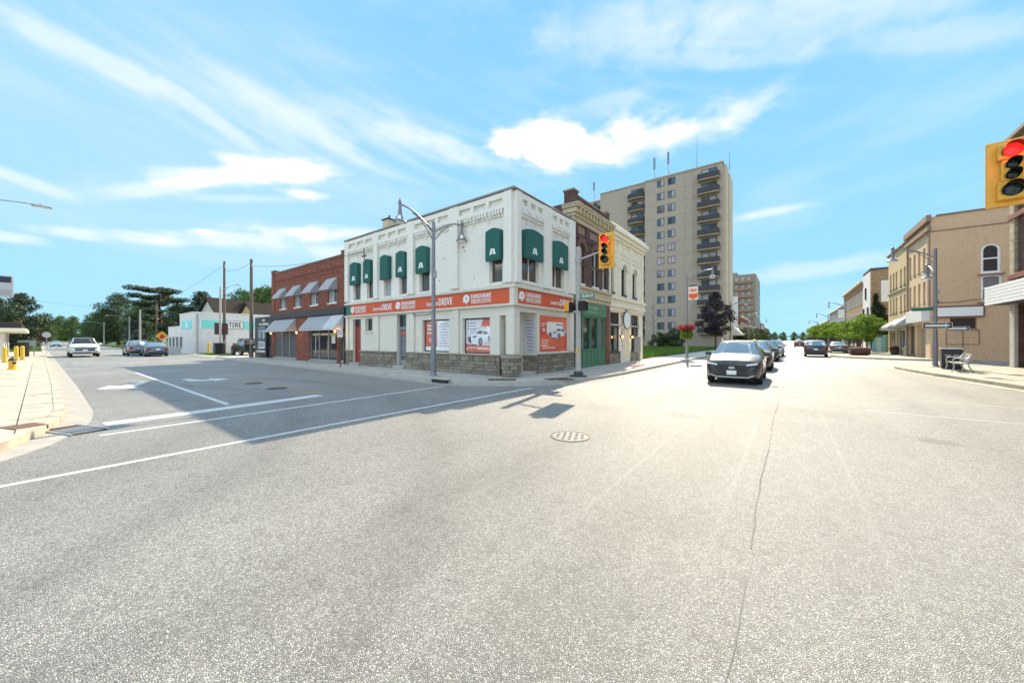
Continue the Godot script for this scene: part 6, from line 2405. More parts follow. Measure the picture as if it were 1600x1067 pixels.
func signals() -> void:
	var t := thing("traffic_signal", "concrete signal pole with a red light, walk signal and green street sign at the corner", "traffic light", Vector3(-7.09, SW, -13.93))
	var b := MB.new()
	b.lathe([[0.0, 0.0], [0.17, 0.0], [0.13, 0.3], [0.125, 0.6], [0.1, 5.5], [0.0, 5.52]], 16)
	part(b, "pole", M.concrete_pole, t)
	var f := MB.new()
	f.lathe([[0.0, 0.0], [0.38, 0.0], [0.36, 0.05], [0.2, 0.06], [0.2, 0.16], [0.15, 0.24], [0.0, 0.24]], 18)
	part(f, "footing", M.iron, t)
	var a := MB.new()
	a.tube([Vector3(0, 4.95, 0), Vector3(1.15, 5.28, -0.25)], 0.04, 8)
	part(a, "arm", M.galvanised, t)
	var cl := MB.new()
	cl.lathe([[0.12, 4.8], [0.13, 4.82], [0.13, 5.05], [0.12, 5.07]], 14)
	part(cl, "clamp", M.galvanised, t)
	signal_head(t, frame_at(Vector3(1.17, 5.22, -0.2), deg_to_rad(2)))
	# walk signal and its bracket
	var p := sub("walk_signal", t, frame_at(Vector3(-0.35, 2.95, 0.2), deg_to_rad(-20)))
	var pb := MB.new()
	pb.cb(-0.17, 0.17, -0.2, 0.2, -0.14, 0.14, 0.02)
	part(pb, "housing", M.black, p)
	var pc := MB.new()
	pc.cb(-0.1, 0.18, -0.19, 0.19, 0.141, 0.2, 0.02)
	part(pc, "face_frame", M.signal_yellow, p)
	var pd := MB.new()
	pd.tube([Vector3(0, 2.72, 0), Vector3(-0.35, 2.72, 0.2)], 0.025, 6)
	part(pd, "bracket", M.galvanised, t)
	var p2 := sub("walk_signal", t, frame_at(Vector3(0.28, 2.98, 0.12), deg_to_rad(70)))
	var pe := MB.new()
	pe.cb(-0.17, 0.17, -0.2, 0.2, -0.14, 0.14, 0.02)
	part(pe, "housing", M.black, p2)
	var bt := MB.new()
	bt.cb(-0.06, 0.06, 1.0, 1.2, 0.1, 0.17, 0.02)
	part(bt, "push_button", M.signal_yellow, t)
	# street name blades
	var s := sub("street_name_sign", t, frame_at(Vector3(0.1, 3.4, 0.02), deg_to_rad(4)))
	var sm := MB.new()
	sm.cb(-0.3, 0.62, -0.1, 0.1, -0.012, 0.012, 0.004)
	part(sm, "blade", M.sign_green, s)
	text("ELGIN ST", s, Transform3D(Basis.IDENTITY, Vector3(0.33, 0.0, 0.014)), 0.5, 0.12, M.white)
	var s2 := sub("street_name_sign", t, frame_at(Vector3(0.0, 3.62, 0.1), deg_to_rad(-62)))
	var sn := MB.new()
	sn.cb(-0.9, 0.0, -0.1, 0.1, -0.012, 0.012, 0.004)
	part(sn, "blade", M.sign_green, s2)
	# the near signal over the right-hand lanes, hung from a mast beyond the picture's edge
	t = thing("traffic_signal", "yellow backed traffic signal with a red light hung over the lanes by the marquee", "traffic light", Vector3(8.9, SW, -13.2))
	var m := MB.new()
	m.lathe([[0.0, 0.0], [0.2, 0.0], [0.16, 0.4], [0.1, 6.6], [0.0, 6.62]], 14)
	part(m, "pole", M.galvanised, t)
	var ar := MB.new()
	ar.tube([Vector3(0, 5.3, 0), Vector3(-2.6, 5.6, 0.0), Vector3(-4.85, 5.62, 0.25)], [0.07, 0.055, 0.04], 10)
	part(ar, "arm", M.galvanised, t)
	signal_head(t, frame_at(Vector3(-5.08, 5.18, 0.42), deg_to_rad(-4)))

func sign_post(called: String, label: String, at: Vector3, h: float, turn: float, m = null) -> Node3D:
	var t := thing(called, label, "sign", at, turn)
	var b := MB.new()
	b.cb(-0.025, 0.025, -0.02, h, -0.025, 0.025, 0.006)
	part(b, "post", m if m else M.galvanised, t)
	return t

func one_way(parent: Node3D, xf: Transform3D, w: float) -> void:
	var n := sub("one_way_sign", parent, xf)
	var h := w * 0.27
	var b := MB.new()
	b.cb(-w / 2, w / 2, -h / 2, h / 2, 0.0, 0.012, 0.003)
	part(b, "plate", M.offwhite, n)
	var k := MB.new()
	k.cb(-w * 0.475, w * 0.475, -h * 0.42, h * 0.42, 0.0121, 0.016, 0.001)
	part(k, "field", M.black, n)
	var a := MB.new()
	a.prism(PackedVector2Array([Vector2(-w * 0.42, -h * 0.2), Vector2(w * 0.25, -h * 0.2), Vector2(w * 0.25, -h * 0.34), Vector2(w * 0.44, 0), Vector2(w * 0.25, h * 0.34), Vector2(w * 0.25, h * 0.2), Vector2(-w * 0.42, h * 0.2)]), 0.0161, 0.02)
	part(a, "arrow", M.white, n)

func signs_and_poles() -> void:
	# one-way arrows on the lamp post by the bench and on its own post across the side road
	var lamp := get_node("street_lamp_001") as Node3D
	one_way(lamp, frame_at(Vector3(0.05, 2.38, 0.12), deg_to_rad(14)), 1.25)
	var gb := MB.new()
	gb.cb(-0.95, -0.05, 3.25, 3.45, -0.012, 0.012, 0.004)
	part(gb, "street_name_blade", M.sign_green, lamp)
	var ow := sign_post("one_way_sign_post", "one way arrow sign on a thin post before the tan side wall", Vector3(10.6, SW, -43.9), 2.6, 0.0)
	one_way(ow, Transform3D(Basis.IDENTITY, Vector3(0, 2.45, 0.03)), 1.2)
	# small parking sign in front of the brick building
	var np := sign_post("parking_sign", "small no parking sign on a rusty post before the red brick building", Vector3(-20.14, SW, -10.35), 2.15, deg_to_rad(40), M.rust)
	var pm := MB.new()
	pm.cb(-0.15, 0.15, 1.7, 2.15, 0.026, 0.036, 0.003)
	part(pm, "plate", M.offwhite, np)
	var pr := MB.new()
	pr.xf = Transform3D(Basis(Vector3.RIGHT, PI / 2), Vector3(0, 1.97, 0.0365))
	pr.lathe([[0.11, 0.0], [0.11, 0.004], [0.08, 0.004], [0.08, 0.0]], 18)
	part(pr, "ring", M.stop_red, np)
	# warning diamond and stop sign far down the side street
	var wd := sign_post("warning_sign", "amber diamond warning sign beside the tyre shop", Vector3(-62.0, 0.05, -9.3), 2.6, PI / 2)
	var dm := MB.new()
	dm.prism(PackedVector2Array([Vector2(0, 1.5), Vector2(0.62, 2.12), Vector2(0, 2.74), Vector2(-0.62, 2.12)]), 0.03, 0.045)
	part(dm, "plate", M.sign_amber, wd)
	var de := MB.new()
	de.prism(PackedVector2Array([Vector2(-0.2, 1.85), Vector2(0.2, 1.85), Vector2(0.25, 2.1), Vector2(0.1, 2.3), Vector2(-0.05, 2.42), Vector2(-0.15, 2.2), Vector2(-0.25, 2.05)]), 0.0455, 0.05)
	part(de, "symbol", M.stop_red, wd)
	for q in [[-72.0, -10.6, "stop_red", "red stop sign across the side street from the pine"], [-76.0, -0.6, "aluminium", "back of a stop sign on the near side of the street"]]:
		var s := sign_post("stop_sign", q[3], Vector3(q[0], 0.05, q[1]), 2.6, PI / 2)
		var o := PackedVector2Array()
		for k in 8:
			var a := TAU * (k + 0.5) / 8
			o.append(Vector2(cos(a) * 0.38, 2.3 + sin(a) * 0.38))
		var sm := MB.new()
		sm.prism(o, 0.026, 0.036)
		part(sm, "plate", M[q[2]], s)
	# temporary board sign on weighted feet by the cream building
	var ts := thing("temporary_sign", "grey backed temporary sign on red footed legs by the cream building", "sign", Vector3(-7.2, SW, -21.8), deg_to_rad(80))
	for x: float in [-0.32, 0.32]:
		var l := MB.new()
		l.tube([Vector3(x, 0.03, 0.0), Vector3(x * 0.85, 1.75, 0.0)], 0.02, 6)
		part(l, "leg", M.galvanised, ts)
		var ft := MB.new()
		ft.cb(x - 0.3, x + 0.3, 0.0, 0.06, -0.16, 0.16, 0.01)
		part(ft, "foot", M.stop_red, ts)
	var bd := MB.new()
	bd.cb(-0.36, 0.36, 0.85, 1.75, 0.021, 0.035, 0.005)
	part(bd, "board", M.aluminium, ts)
	# sign cabinet on the utility pole near the tyre shop
	utility_pole(Vector3(-50.97, 0.03, -12.8), 10.6, M.timber_pole, "timber utility pole carrying a dark sign cabinet by the tyre shop")
	var cab := thing("sign_cabinet", "dark square sign cabinet fixed to a utility pole", "sign", Vector3(-50.75, 1.3, -12.45), PI / 2 - 0.1)
	var cm := MB.new()
	cm.cb(-0.6, 0.6, 1.0, 2.3, 0.0, 0.25, 0.03)
	part(cm, "cabinet", M.charcoal, cab)
	var cf := MB.new()
	cf.cb(-0.5, 0.5, 1.1, 2.2, 0.2505, 0.26, 0.003)
	part(cf, "face", M.wood_red, cab)
	utility_pole(Vector3(-38.05, SW, -11.5), 8.75, M.timber_pole, "timber utility pole at the black shop's corner")
	utility_pole(Vector3(-91.5, 0.08, -10.9), 7.0, M.concrete_pole, "pale utility pole beside the tall pine")
	utility_pole(Vector3(-95.6, 0.08, -13.6), 8.4, M.timber_pole, "brown utility pole in front of the tall pine")
	cobra(Vector3(-50.4, 0.03, -12.3), 7.6, 2.6, 0.3, M.concrete_pole, "cobra head street light beside the tyre shop")
	cobra(Vector3(-101.9, 0.08, -10.7), 6.2, 2.6, -PI / 2, M.concrete_pole, "cobra head street light before the broad leaved tree")
	cobra(Vector3(-30.3, SW, 2.9), 8.35, 2.7, PI / 2, M.lamp_grey, "tall cobra head street light over the near pavement")
	cobra(Vector3(-150.0, 0.08, -10.9), 6.5, 2.6, -PI / 2, M.concrete_pole, "distant cobra head street light far down the side street")
	# overhead wires
	var wires := [[Vector3(-38.05, 8.3, -11.5), Vector3(-20.03, 6.95, -11.72), 0.35], [Vector3(-38.05, 8.6, -11.5), Vector3(-50.97, 9.6, -12.8), 0.3], [Vector3(-50.97, 10.2, -12.8), Vector3(-91.5, 6.9, -10.9), 0.6], [Vector3(-91.5, 6.8, -10.9), Vector3(-60.0, 7.5, 12.0), 0.5], [Vector3(-95.6, 8.3, -13.6), Vector3(-91.5, 6.9, -10.9), 0.1], [Vector3(-95.6, 8.2, -13.6), Vector3(-64.0, 4.9, -22.0), 0.5]]
	var names := ["service wire running to the white corner building", "wire slung between the two timber poles", "wire running down the side street to the pale pole", "wire crossing the side street towards the kiosk", "short wire between the two poles by the pine", "sagging wire to the houses behind the tyre shop"]
	for i in wires.size():
		var w: Array = wires[i]
		var pts := []
		for k in 13:
			var s := k / 12.0
			pts.append(w[0].lerp(w[1], s) - Vector3.UP * (w[2] * 4.0 * s * (1.0 - s)))
		var b := MB.new()
		b.tube(pts, 0.014, 5)
		tag(part(b, "overhead_wire", M.wire, self), names[i], "wire", "overhead wires")

func utility_pole(at: Vector3, h: float, m, label: String) -> void:
	var t := thing("utility_pole", label, "pole", at, 0.0, "utility poles")
	var b := MB.new()
	b.tube([Vector3(0, -0.05, 0), Vector3(0, h, 0)], [0.17, 0.11], 10)
	part(b, "pole", m, t)
	var c := MB.new()
	c.cb(0.1, 0.26, h - 0.75, h - 0.6, -0.04, 0.04, 0.01)
	c.tube([Vector3(0.18, h - 0.6, 0), Vector3(0.18, h - 0.42, 0)], 0.05, 8)
	part(c, "insulator", M.galvanised, t)
	var g := MB.new()
	g.cb(0.11, 0.3, 1.2, 1.6, -0.12, 0.12, 0.02)
	part(g, "meter_box", M.galvanised, t)

# ---------------------------------------------------------------- furniture
func furniture() -> void:
	# bin and bench on the far corner
	var b := thing("litter_bin", "black square litter bin with a grey lid behind the bench", "bin", Vector3(6.95, SW, -29.7), deg_to_rad(-8))
	var m := MB.new()
	m.cb(-0.36, 0.36, 0.06, 1.05, -0.36, 0.36, 0.03)
	part(m, "body", M.black, b)
	var l := MB.new()
	l.cb(-0.4, 0.4, 1.051, 1.13, -0.4, 0.4, 0.02)
	part(l, "lid", M.aluminium, b)
	var f := MB.new()
	f.cb(-0.33, 0.33, 0.0, 0.059, -0.33, 0.33, 0.01)
	part(f, "base", M.charcoal, b)
	for x: float in [-0.15, 0.15]:
		var s := MB.new()
		s.bx(x - 0.1, x + 0.1, 0.72, 0.76, 0.3605, 0.37)
		part(s, "slot_label", M.aluminium, b)
	var t := thing("park_bench", "silver slatted bench with curved arms beside the litter bin", "bench", Vector3(6.72, SW, -27.75), deg_to_rad(-96))
	# local x along the seat, z towards the road
	for k in 4:
		var s := MB.new()
		s.cb(-0.9, 0.9, 0.43, 0.455, -0.16 + k * 0.11, -0.07 + k * 0.11, 0.006)
		part(s, "seat_slat", M.aluminium, t)
	for k in 3:
		var s := MB.new()
		s.xf = Transform3D(Basis(Vector3.RIGHT, -0.25), Vector3(0, 0.52 + k * 0.13, -0.2 - k * 0.035))
		s.cb(-0.9, 0.9, 0.0, 0.1, -0.012, 0.012, 0.006)
		part(s, "back_slat", M.aluminium, t)
	for x: float in [-0.88, 0.88]:
		var e := MB.new()
		e.tube([Vector3(x, 0.0, 0.32), Vector3(x, 0.25, 0.24), Vector3(x, 0.42, 0.27), Vector3(x, 0.62, 0.28), Vector3(x, 0.68, 0.2), Vector3(x, 0.66, -0.18), Vector3(x, 0.9, -0.3)], 0.025, 8)
		e.tube([Vector3(x, 0.0, -0.36), Vector3(x, 0.25, -0.22), Vector3(x, 0.42, -0.18), Vector3(x, 0.66, -0.2)], 0.025, 8)
		e.tube([Vector3(x, 0.42, -0.18), Vector3(x, 0.42, 0.27)], 0.022, 8)
		part(e, "leg", M.aluminium, t)
	# half barrel lying on the far pavement
	var w := thing("barrel_planter", "dark wooden barrel planter lying on the pavement by the street trees", "planter", Vector3(5.75, SW + 0.32, -50.4), deg_to_rad(8))
	var bm := MB.new()
	bm.xf = Transform3D(Basis(Vector3.FORWARD, PI / 2), Vector3(-0.75, 0.08, 0))
	bm.lathe([[0.0, 0.0], [0.34, 0.0], [0.4, 0.4], [0.41, 0.75], [0.4, 1.1], [0.34, 1.5], [0.0, 1.5]], 18)
	part(bm, "staves", M.wood_red, w)
	var hp := MB.new()
	hp.xf = bm.xf
	for y in [0.2, 0.55, 0.95, 1.3]:
		hp.lathe([[0.40, y], [0.42, y], [0.42, y + 0.05], [0.40, y + 0.05]], 18)
	part(hp, "hoop", M.iron, w)
	var ck := MB.new()
	ck.cb(-0.6, 0.6, -0.32, -0.2, -0.25, 0.25, 0.02)
	part(ck, "cradle", M.wood_red, w)
	# hydrant and bollards on the near pavement
	var h := thing("fire_hydrant", "yellow fire hydrant with a dark blue cap on the near pavement", "hydrant", Vector3(-32.5, SW, 0.85), 0.4)
	var hb := MB.new()
	hb.lathe([[0.0, 0.0], [0.17, 0.0], [0.17, 0.05], [0.125, 0.07], [0.125, 0.4], [0.15, 0.42], [0.15, 0.46], [0.0, 0.46]], 16)
	part(hb, "barrel", M.hydrant_yellow, h)
	var hc := MB.new()
	hc.lathe([[0.14, 0.461], [0.13, 0.53], [0.08, 0.6], [0.03, 0.62], [0.03, 0.66], [0.0, 0.66]], 16)
	part(hc, "cap", M.cap_blue, h)
	for a: float in [0.0, PI]:
		var ho := MB.new()
		ho.xf = Transform3D(Basis(Vector3.UP, a) * Basis(Vector3.FORWARD, PI / 2), Vector3(0, 0.34, 0))
		ho.lathe([[0.0, 0.2], [0.06, 0.2], [0.06, 0.13], [0.045, 0.13], [0.045, 0.1]], 10)
		part(ho, "outlet", M.cap_blue, h)
	var bl := 0
	for q in [[-43.2, 1.45], [-46.6, 1.05], [-48.2, 0.8]]:
		var bo := thing("bollard", "yellow steel bollard guarding the kiosk forecourt", "bollard", Vector3(q[0], SW, q[1]), 0.0, "yellow bollards by the kiosk")
		var bb := MB.new()
		bb.lathe([[0.0, 0.0], [0.11, 0.0], [0.11, 0.98], [0.08, 1.06], [0.0, 1.09]], 14)
		part(bb, "tube", M.bollard_yellow, bo)
		var bp := MB.new()
		bp.lathe([[0.0, 0.001], [0.17, 0.001], [0.17, 0.02], [0.0, 0.02]], 14)
		part(bp, "base_plate", M.iron, bo)
	for q in [[-53.6, -12.0], [-51.9, -12.6], [-52.8, -14.2]]:
		var bo := thing("bollard", "tall yellow bollard along the tyre shop wall", "bollard", Vector3(q[0], 0.03, q[1]), 0.0, "yellow bollards by the tyre shop")
		var bb := MB.new()
		bb.lathe([[0.0, 0.0], [0.11, 0.0], [0.11, 1.3], [0.08, 1.38], [0.0, 1.4]], 12)
		part(bb, "tube", M.bollard_yellow, bo)
		var bp := MB.new()
		bp.lathe([[0.0, 0.001], [0.17, 0.001], [0.17, 0.02], [0.0, 0.02]], 12)
		part(bp, "base_plate", M.iron, bo)
	for q in [[-57.0, 0.9, 1.3, "dark waste container by the kiosk's lawn", "charcoal"], [-50.4, -12.1, 1.2, "dark utility cabinet below the pole sign", "black"]]:
		var c := thing("utility_cabinet", q[3], "cabinet", Vector3(q[0], 0.1, q[1]))
		var cm := MB.new()
		cm.cb(-0.4, 0.4, 0.0, q[2], -0.35, 0.35, 0.02)
		part(cm, "body", M[q[4]], c)
		var cl := MB.new()
		cl.cb(-0.43, 0.43, q[2] + 0.001, q[2] + 0.06, -0.38, 0.38, 0.01)
		part(cl, "lid", M.charcoal, c)
	var bo := thing("notice_board", "pale blue notice board on two posts beyond the kiosk", "sign", Vector3(-60.0, SW, 0.75), PI / 2)
	var np := MB.new()
	np.cb(-0.55, 0.55, 0.95, 1.5, -0.03, 0.03, 0.01)
	part(np, "board", M.mural_pale, bo)
	for x: float in [-0.45, 0.45]:
		var pp := MB.new()
		pp.bx(x - 0.04, x + 0.04, 0, 0.95, -0.03, 0.03)
		part(pp, "post", M.galvanised, bo)

# ---------------------------------------------------------------- vehicles: stations along the body, a ring of points at each
func knot(k: Array, s: float) -> float:
	for i in k.size() - 1:
		if s <= k[i + 1][0]:
			var t: float = clampf((s - k[i][0]) / maxf(0.0001, k[i + 1][0] - k[i][0]), 0, 1)
			return lerpf(k[i][1], k[i + 1][1], t)
	return k[-1][1]

const CARS := {
	"crossover": {"L": 4.6, "W": 1.88, "top": [[0, 0.62], [0.05, 0.80], [0.14, 0.91], [0.5, 1.01], [1.1, 1.09], [1.22, 1.13], [1.95, 1.58], [2.2, 1.645], [2.8, 1.67], [3.6, 1.64], [3.95, 1.58], [4.42, 1.12], [4.54, 1.0], [4.6, 0.6]], "belt": [[0, 0.75], [1.2, 1.02], [4.6, 1.12]], "ws": [1.2, 2.1], "rw": [3.95, 4.42], "side": [1.75, 3.95], "pill": [2.62, 3.4], "axle": [0.9, 3.61], "wheel": 0.36, "sill": 0.27},
	"sedan": {"L": 4.8, "W": 1.83, "top": [[0, 0.52], [0.05, 0.68], [0.18, 0.76], [0.7, 0.86], [1.3, 0.95], [1.42, 0.99], [2.2, 1.37], [2.6, 1.44], [3.1, 1.43], [3.45, 1.38], [4.1, 1.06], [4.6, 1.02], [4.74, 0.95], [4.8, 0.55]], "belt": [[0, 0.62], [1.3, 0.90], [4.8, 0.98]], "ws": [1.42, 2.4], "rw": [3.45, 4.1], "side": [1.95, 3.75], "pill": [2.75], "axle": [0.9, 3.7], "wheel": 0.33, "sill": 0.23},
	"pickup": {"L": 5.8, "W": 2.0, "top": [[0, 0.75], [0.05, 1.05], [0.2, 1.16], [1.3, 1.22], [1.42, 1.26], [2.0, 1.84], [2.2, 1.92], [3.5, 1.87], [3.62, 1.80], [3.85, 1.32], [3.9, 1.30], [5.72, 1.30], [5.8, 0.7]], "belt": [[0, 0.95], [1.3, 1.18], [5.8, 1.26]], "ws": [1.42, 2.2], "rw": [3.62, 3.85], "side": [1.85, 3.55], "pill": [2.75], "axle": [1.0, 4.6], "wheel": 0.41, "sill": 0.38},
	"offroader": {"L": 4.3, "W": 1.85, "top": [[0, 0.8], [0.05, 1.05], [0.15, 1.1], [1.35, 1.16], [1.45, 1.2], [1.75, 1.75], [1.95, 1.82], [3.95, 1.82], [4.2, 1.75], [4.24, 1.2], [4.3, 0.7]], "belt": [[0, 0.95], [1.3, 1.12], [4.3, 1.16]], "ws": [1.45, 1.85], "rw": [4.2, 4.25], "side": [1.8, 4.05], "pill": [2.5, 3.2], "axle": [0.75, 3.4], "wheel": 0.4, "sill": 0.42},
}

func car(kind: String, paint, label: String, at: Vector3, turn: float, o := {}) -> Node3D:
	var c: Dictionary = CARS[kind]
	var t := thing(o.get("name", kind), label, o.get("category", "car"), at, turn, o.get("group", ""))
	var L: float = c.L
	var hw: float = c.W / 2
	var R: float = c.wheel
	# local: nose towards -z
	var N := 72
	var rings := []
	for i in N + 1:
		var f := float(i) / N
		var s := L * (0.5 - 0.5 * cos(PI * f) if false else f)
		var top := knot(c.top, s)
		var belt := minf(knot(c.belt, s), top - 0.05)
		var end := minf(s, L - s)
		var w := hw * (0.80 + 0.20 * (1.0 - pow(1.0 - clampf(end / 0.75, 0, 1), 2.4)))
		var yb: float = c.sill + 0.05 * (1.0 - clampf(end / 0.3, 0, 1))
		var arch := yb
		for ax in c.axle:
			var d: float = absf(s - ax)
			var ra: float = R + 0.075
			if d < ra: arch = maxf(arch, R + sqrt(ra * ra - d * d))
		arch = minf(arch, belt - 0.08)
		var green := clampf((top - belt - 0.06) / 0.45, 0.0, 1.0)
		var wr := lerpf(w * 0.90, w * 0.70, green)
		var mid := maxf(arch + 0.02, lerpf(c.sill, belt, 0.62))
		var low := maxf(arch + 0.01, c.sill + 0.16)
		var P := [Vector2(w * 0.93, arch), Vector2(w * 0.985, low), Vector2(w, mid), Vector2(w * 0.965, belt), Vector2(lerpf(w * 0.95, lerpf(w * 0.965, wr, 0.97), green), lerpf(belt + 0.02, top - 0.07, green)), Vector2(wr * lerpf(0.98, 0.92, green), top - 0.018), Vector2(wr * 0.55, top + 0.008), Vector2(0, top + 0.02)]
		var ring := []
		for p in P: ring.append(Vector3(p.x, p.y, s - L / 2))
		for k in range(P.size() - 2, -1, -1): ring.append(Vector3(-P[k].x, P[k].y, s - L / 2))
		rings.append(ring)
	var K: int = rings[0].size()
	var nor := []
	for i in N + 1:
		var row := []
		for k in K:
			var a: Vector3 = rings[mini(i + 1, N)][k] - rings[maxi(i - 1, 0)][k]
			var b: Vector3 = rings[i][mini(k + 1, K - 1)] - rings[i][maxi(k - 1, 0)]
			row.append(b.cross(a).normalized() * -1.0)
		nor.append(row)
	var body := MB.new()
	var ws := MB.new()
	var rw := MB.new()
	var sides := {}
	for i in N:
		var s := L * (i + 0.5) / N
		for k in K - 1:
			var b := body
			var top_k := k >= 5 and k <= 8
			var side_k := k == 3 or k == K - 5
			if top_k and s > c.ws[0] and s < c.ws[1]: b = ws
			elif top_k and s > c.rw[0] and s < c.rw[1]: b = rw
			elif side_k and s > c.side[0] and s < c.side[1]:
				var g := 0
				var gap := false
				for p in c.pill:
					if absf(s - p) < 0.045: gap = true
					if s > p: g += 1
				if not gap:
					var key := g * 2 + (0 if k == 3 else 1)
					if not sides.has(key): sides[key] = MB.new()
					b = sides[key]
			var A: Vector3 = rings[i][k]
			var B: Vector3 = rings[i][k + 1]
			var C: Vector3 = rings[i + 1][k + 1]
			var D: Vector3 = rings[i + 1][k]
			var na: Vector3 = nor[i][k]
			var nb: Vector3 = nor[i][k + 1]
			var nc: Vector3 = nor[i + 1][k + 1]
			var nd: Vector3 = nor[i + 1][k]
			var out := (A + B + C + D) / 4 - Vector3(0, 0.6, ((A + B + C + D) / 4).z)
			var fl := -1.0 if na.dot(out) < 0 else 1.0
			if (B - A).cross(C - A).dot(out) > 0:
				b.stri(A, B, C, na * fl, nb * fl, nc * fl)
				b.stri(A, C, D, na * fl, nc * fl, nd * fl)
			else:
				b.stri(A, C, B, na * fl, nc * fl, nb * fl)
				b.stri(A, D, C, na * fl, nd * fl, nc * fl)
	for e in [0, N]:
		var p := PackedVector2Array()
		for q in rings[e]: p.append(Vector2(q.x, q.y))
		var z: float = rings[e][0].z
		body.prism(p, z - 0.004 if e == 0 else z - 0.02, z + 0.02 if e == 0 else z + 0.004)
	part(body, "body", paint, t)
	part(ws, "windshield", o.get("glass", M.car_glass), t)
	part(rw, "rear_window", M.car_glass, t)
	for key in sides: part(sides[key], "side_window", M.car_glass, t)
	var fl := MB.new()
	fl.bx(-hw * 0.72, hw * 0.72, c.sill - 0.06, c.sill + 0.35, -L / 2 + 0.25, L / 2 - 0.25)
	part(fl, "underbody", M.trim_black, t)
	for ax in c.axle:
		for sd: float in [-1.0, 1.0]:
			var w := sub("wheel", t, Transform3D(Basis(Vector3.FORWARD, PI / 2 * sd), Vector3(sd * (hw - 0.13), R, ax - L / 2)))
			var ty := MB.new()
			ty.lathe([[R * 0.62, -0.11], [R * 0.93, -0.11], [R, -0.07], [R, 0.07], [R * 0.93, 0.11], [R * 0.62, 0.105]], 24)
			part(ty, "tyre", M.tyre, w)
			var ri := MB.new()
			ri.lathe([[R * 0.63, 0.10], [R * 0.58, 0.075], [R * 0.5, 0.02], [R * 0.1, 0.02], [0.0, 0.02]], 20)
			for k in 5:
				ri.xf = Transform3D(Basis(Vector3.UP, TAU * k / 5), Vector3.ZERO)
				ri.cb(R * 0.08, R * 0.56, 0.022, 0.085, -0.035, 0.035, 0.01)
			part(ri, "rim", M.rim, w)
	# mirrors
	var zm: float = c.ws[0] + 0.42 - L / 2
	for sd: float in [-1.0, 1.0]:
		var m := MB.new()
		var yb2 := knot(c.belt, c.ws[0] + 0.42)
		m.cb(sd * hw - 0.02 if sd > 0 else -hw - 0.2, sd * hw + 0.2 if sd > 0 else -hw + 0.02, yb2 + 0.02, yb2 + 0.17, zm - 0.06, zm + 0.06, 0.03)
		part(m, "mirror", o.get("mirror", paint), t)
	# front: lamps, grille, bumper; rear: lamps, plate
	var zf := -L / 2
	var hy: float = knot(c.top, 0.14) - 0.15
	for sd: float in [-1.0, 1.0]:
		var h := MB.new()
		h.prism(PackedVector2Array([Vector2(sd * hw * 0.50, hy - 0.035), Vector2(sd * hw * 0.86, hy + 0.02), Vector2(sd * hw * 0.88, hy + 0.09), Vector2(sd * hw * 0.52, hy + 0.03)]), zf - 0.03, zf + 0.16)
		part(h, "headlight", M.head_lens, t)
		var r := MB.new()
		var ry: float = knot(c.top, L - 0.1) - 0.2
		r.cb(sd * hw * 0.68 - 0.17, sd * hw * 0.68 + 0.12, ry - 0.1, ry + 0.08, L / 2 - 0.1, L / 2 + 0.02, 0.02)
		part(r, "tail_light", M.tail_lens, t)
	var g := MB.new()
	var gy := hy - 0.06
	var gw: float = hw * o.get("grille", 0.62)
	var gt: float = o.get("tall", 0.0)
	g.prism(PackedVector2Array([Vector2(-gw, gy - 0.02), Vector2(-gw * 0.9, gy - 0.14 - gt), Vector2(-gw * 0.7, gy - 0.2 - gt), Vector2(gw * 0.7, gy - 0.2 - gt), Vector2(gw * 0.9, gy - 0.14 - gt), Vector2(gw, gy - 0.02), Vector2(gw * 0.92, gy + 0.05), Vector2(-gw * 0.92, gy + 0.05)]), zf - 0.025, zf + 0.05)
	part(g, "grille", M.trim_black, t)
	var lo := MB.new()
	lo.prism(PackedVector2Array([Vector2(-hw * 0.7, c.sill + 0.08), Vector2(hw * 0.7, c.sill + 0.08), Vector2(hw * 0.5, c.sill + 0.19), Vector2(-hw * 0.5, c.sill + 0.19)]), zf - 0.02, zf + 0.05)
	part(lo, "air_intake", M.trim_black, t)
	var pl := MB.new()
	pl.cb(-0.16, 0.16, gy - 0.31, gy - 0.15, zf - 0.045, zf - 0.02, 0.004)
	part(pl, "licence_plate", M.white, t)
	var pr := MB.new()
	var py: float = c.sill + 0.42
	pr.cb(-0.16, 0.16, py, py + 0.16, L / 2 + 0.003, L / 2 + 0.02, 0.004)
	part(pr, "licence_plate", M.white, t)
	var bm := MB.new()
	bm.cb(-hw * 0.78, hw * 0.78, c.sill + 0.0, c.sill + 0.2, L / 2 - 0.05, L / 2 + 0.025, 0.02)
	part(bm, "rear_bumper", M.trim_black, t)
	if o.get("badge", false):
		var bd := MB.new()
		bd.xf = Transform3D(Basis(Vector3.RIGHT, -PI / 2).scaled(Vector3(1, 0.42, 1)), Vector3(0, gy - 0.05, zf - 0.03))
		bd.lathe([[0.11, 0.0], [0.11, 0.008], [0.0, 0.014]], 20)
		part(bd, "badge", M.chrome, t)
		var sk := MB.new()
		sk.prism(PackedVector2Array([Vector2(-hw * 0.78, c.sill + 0.10), Vector2(-hw * 0.55, c.sill + 0.01), Vector2(hw * 0.55, c.sill + 0.01), Vector2(hw * 0.78, c.sill + 0.10), Vector2(hw * 0.72, c.sill + 0.12), Vector2(hw * 0.53, c.sill + 0.05), Vector2(-hw * 0.53, c.sill + 0.05), Vector2(-hw * 0.72, c.sill + 0.12)]), zf - 0.05, zf + 0.02)
		part(sk, "skid_plate", M.aluminium, t)
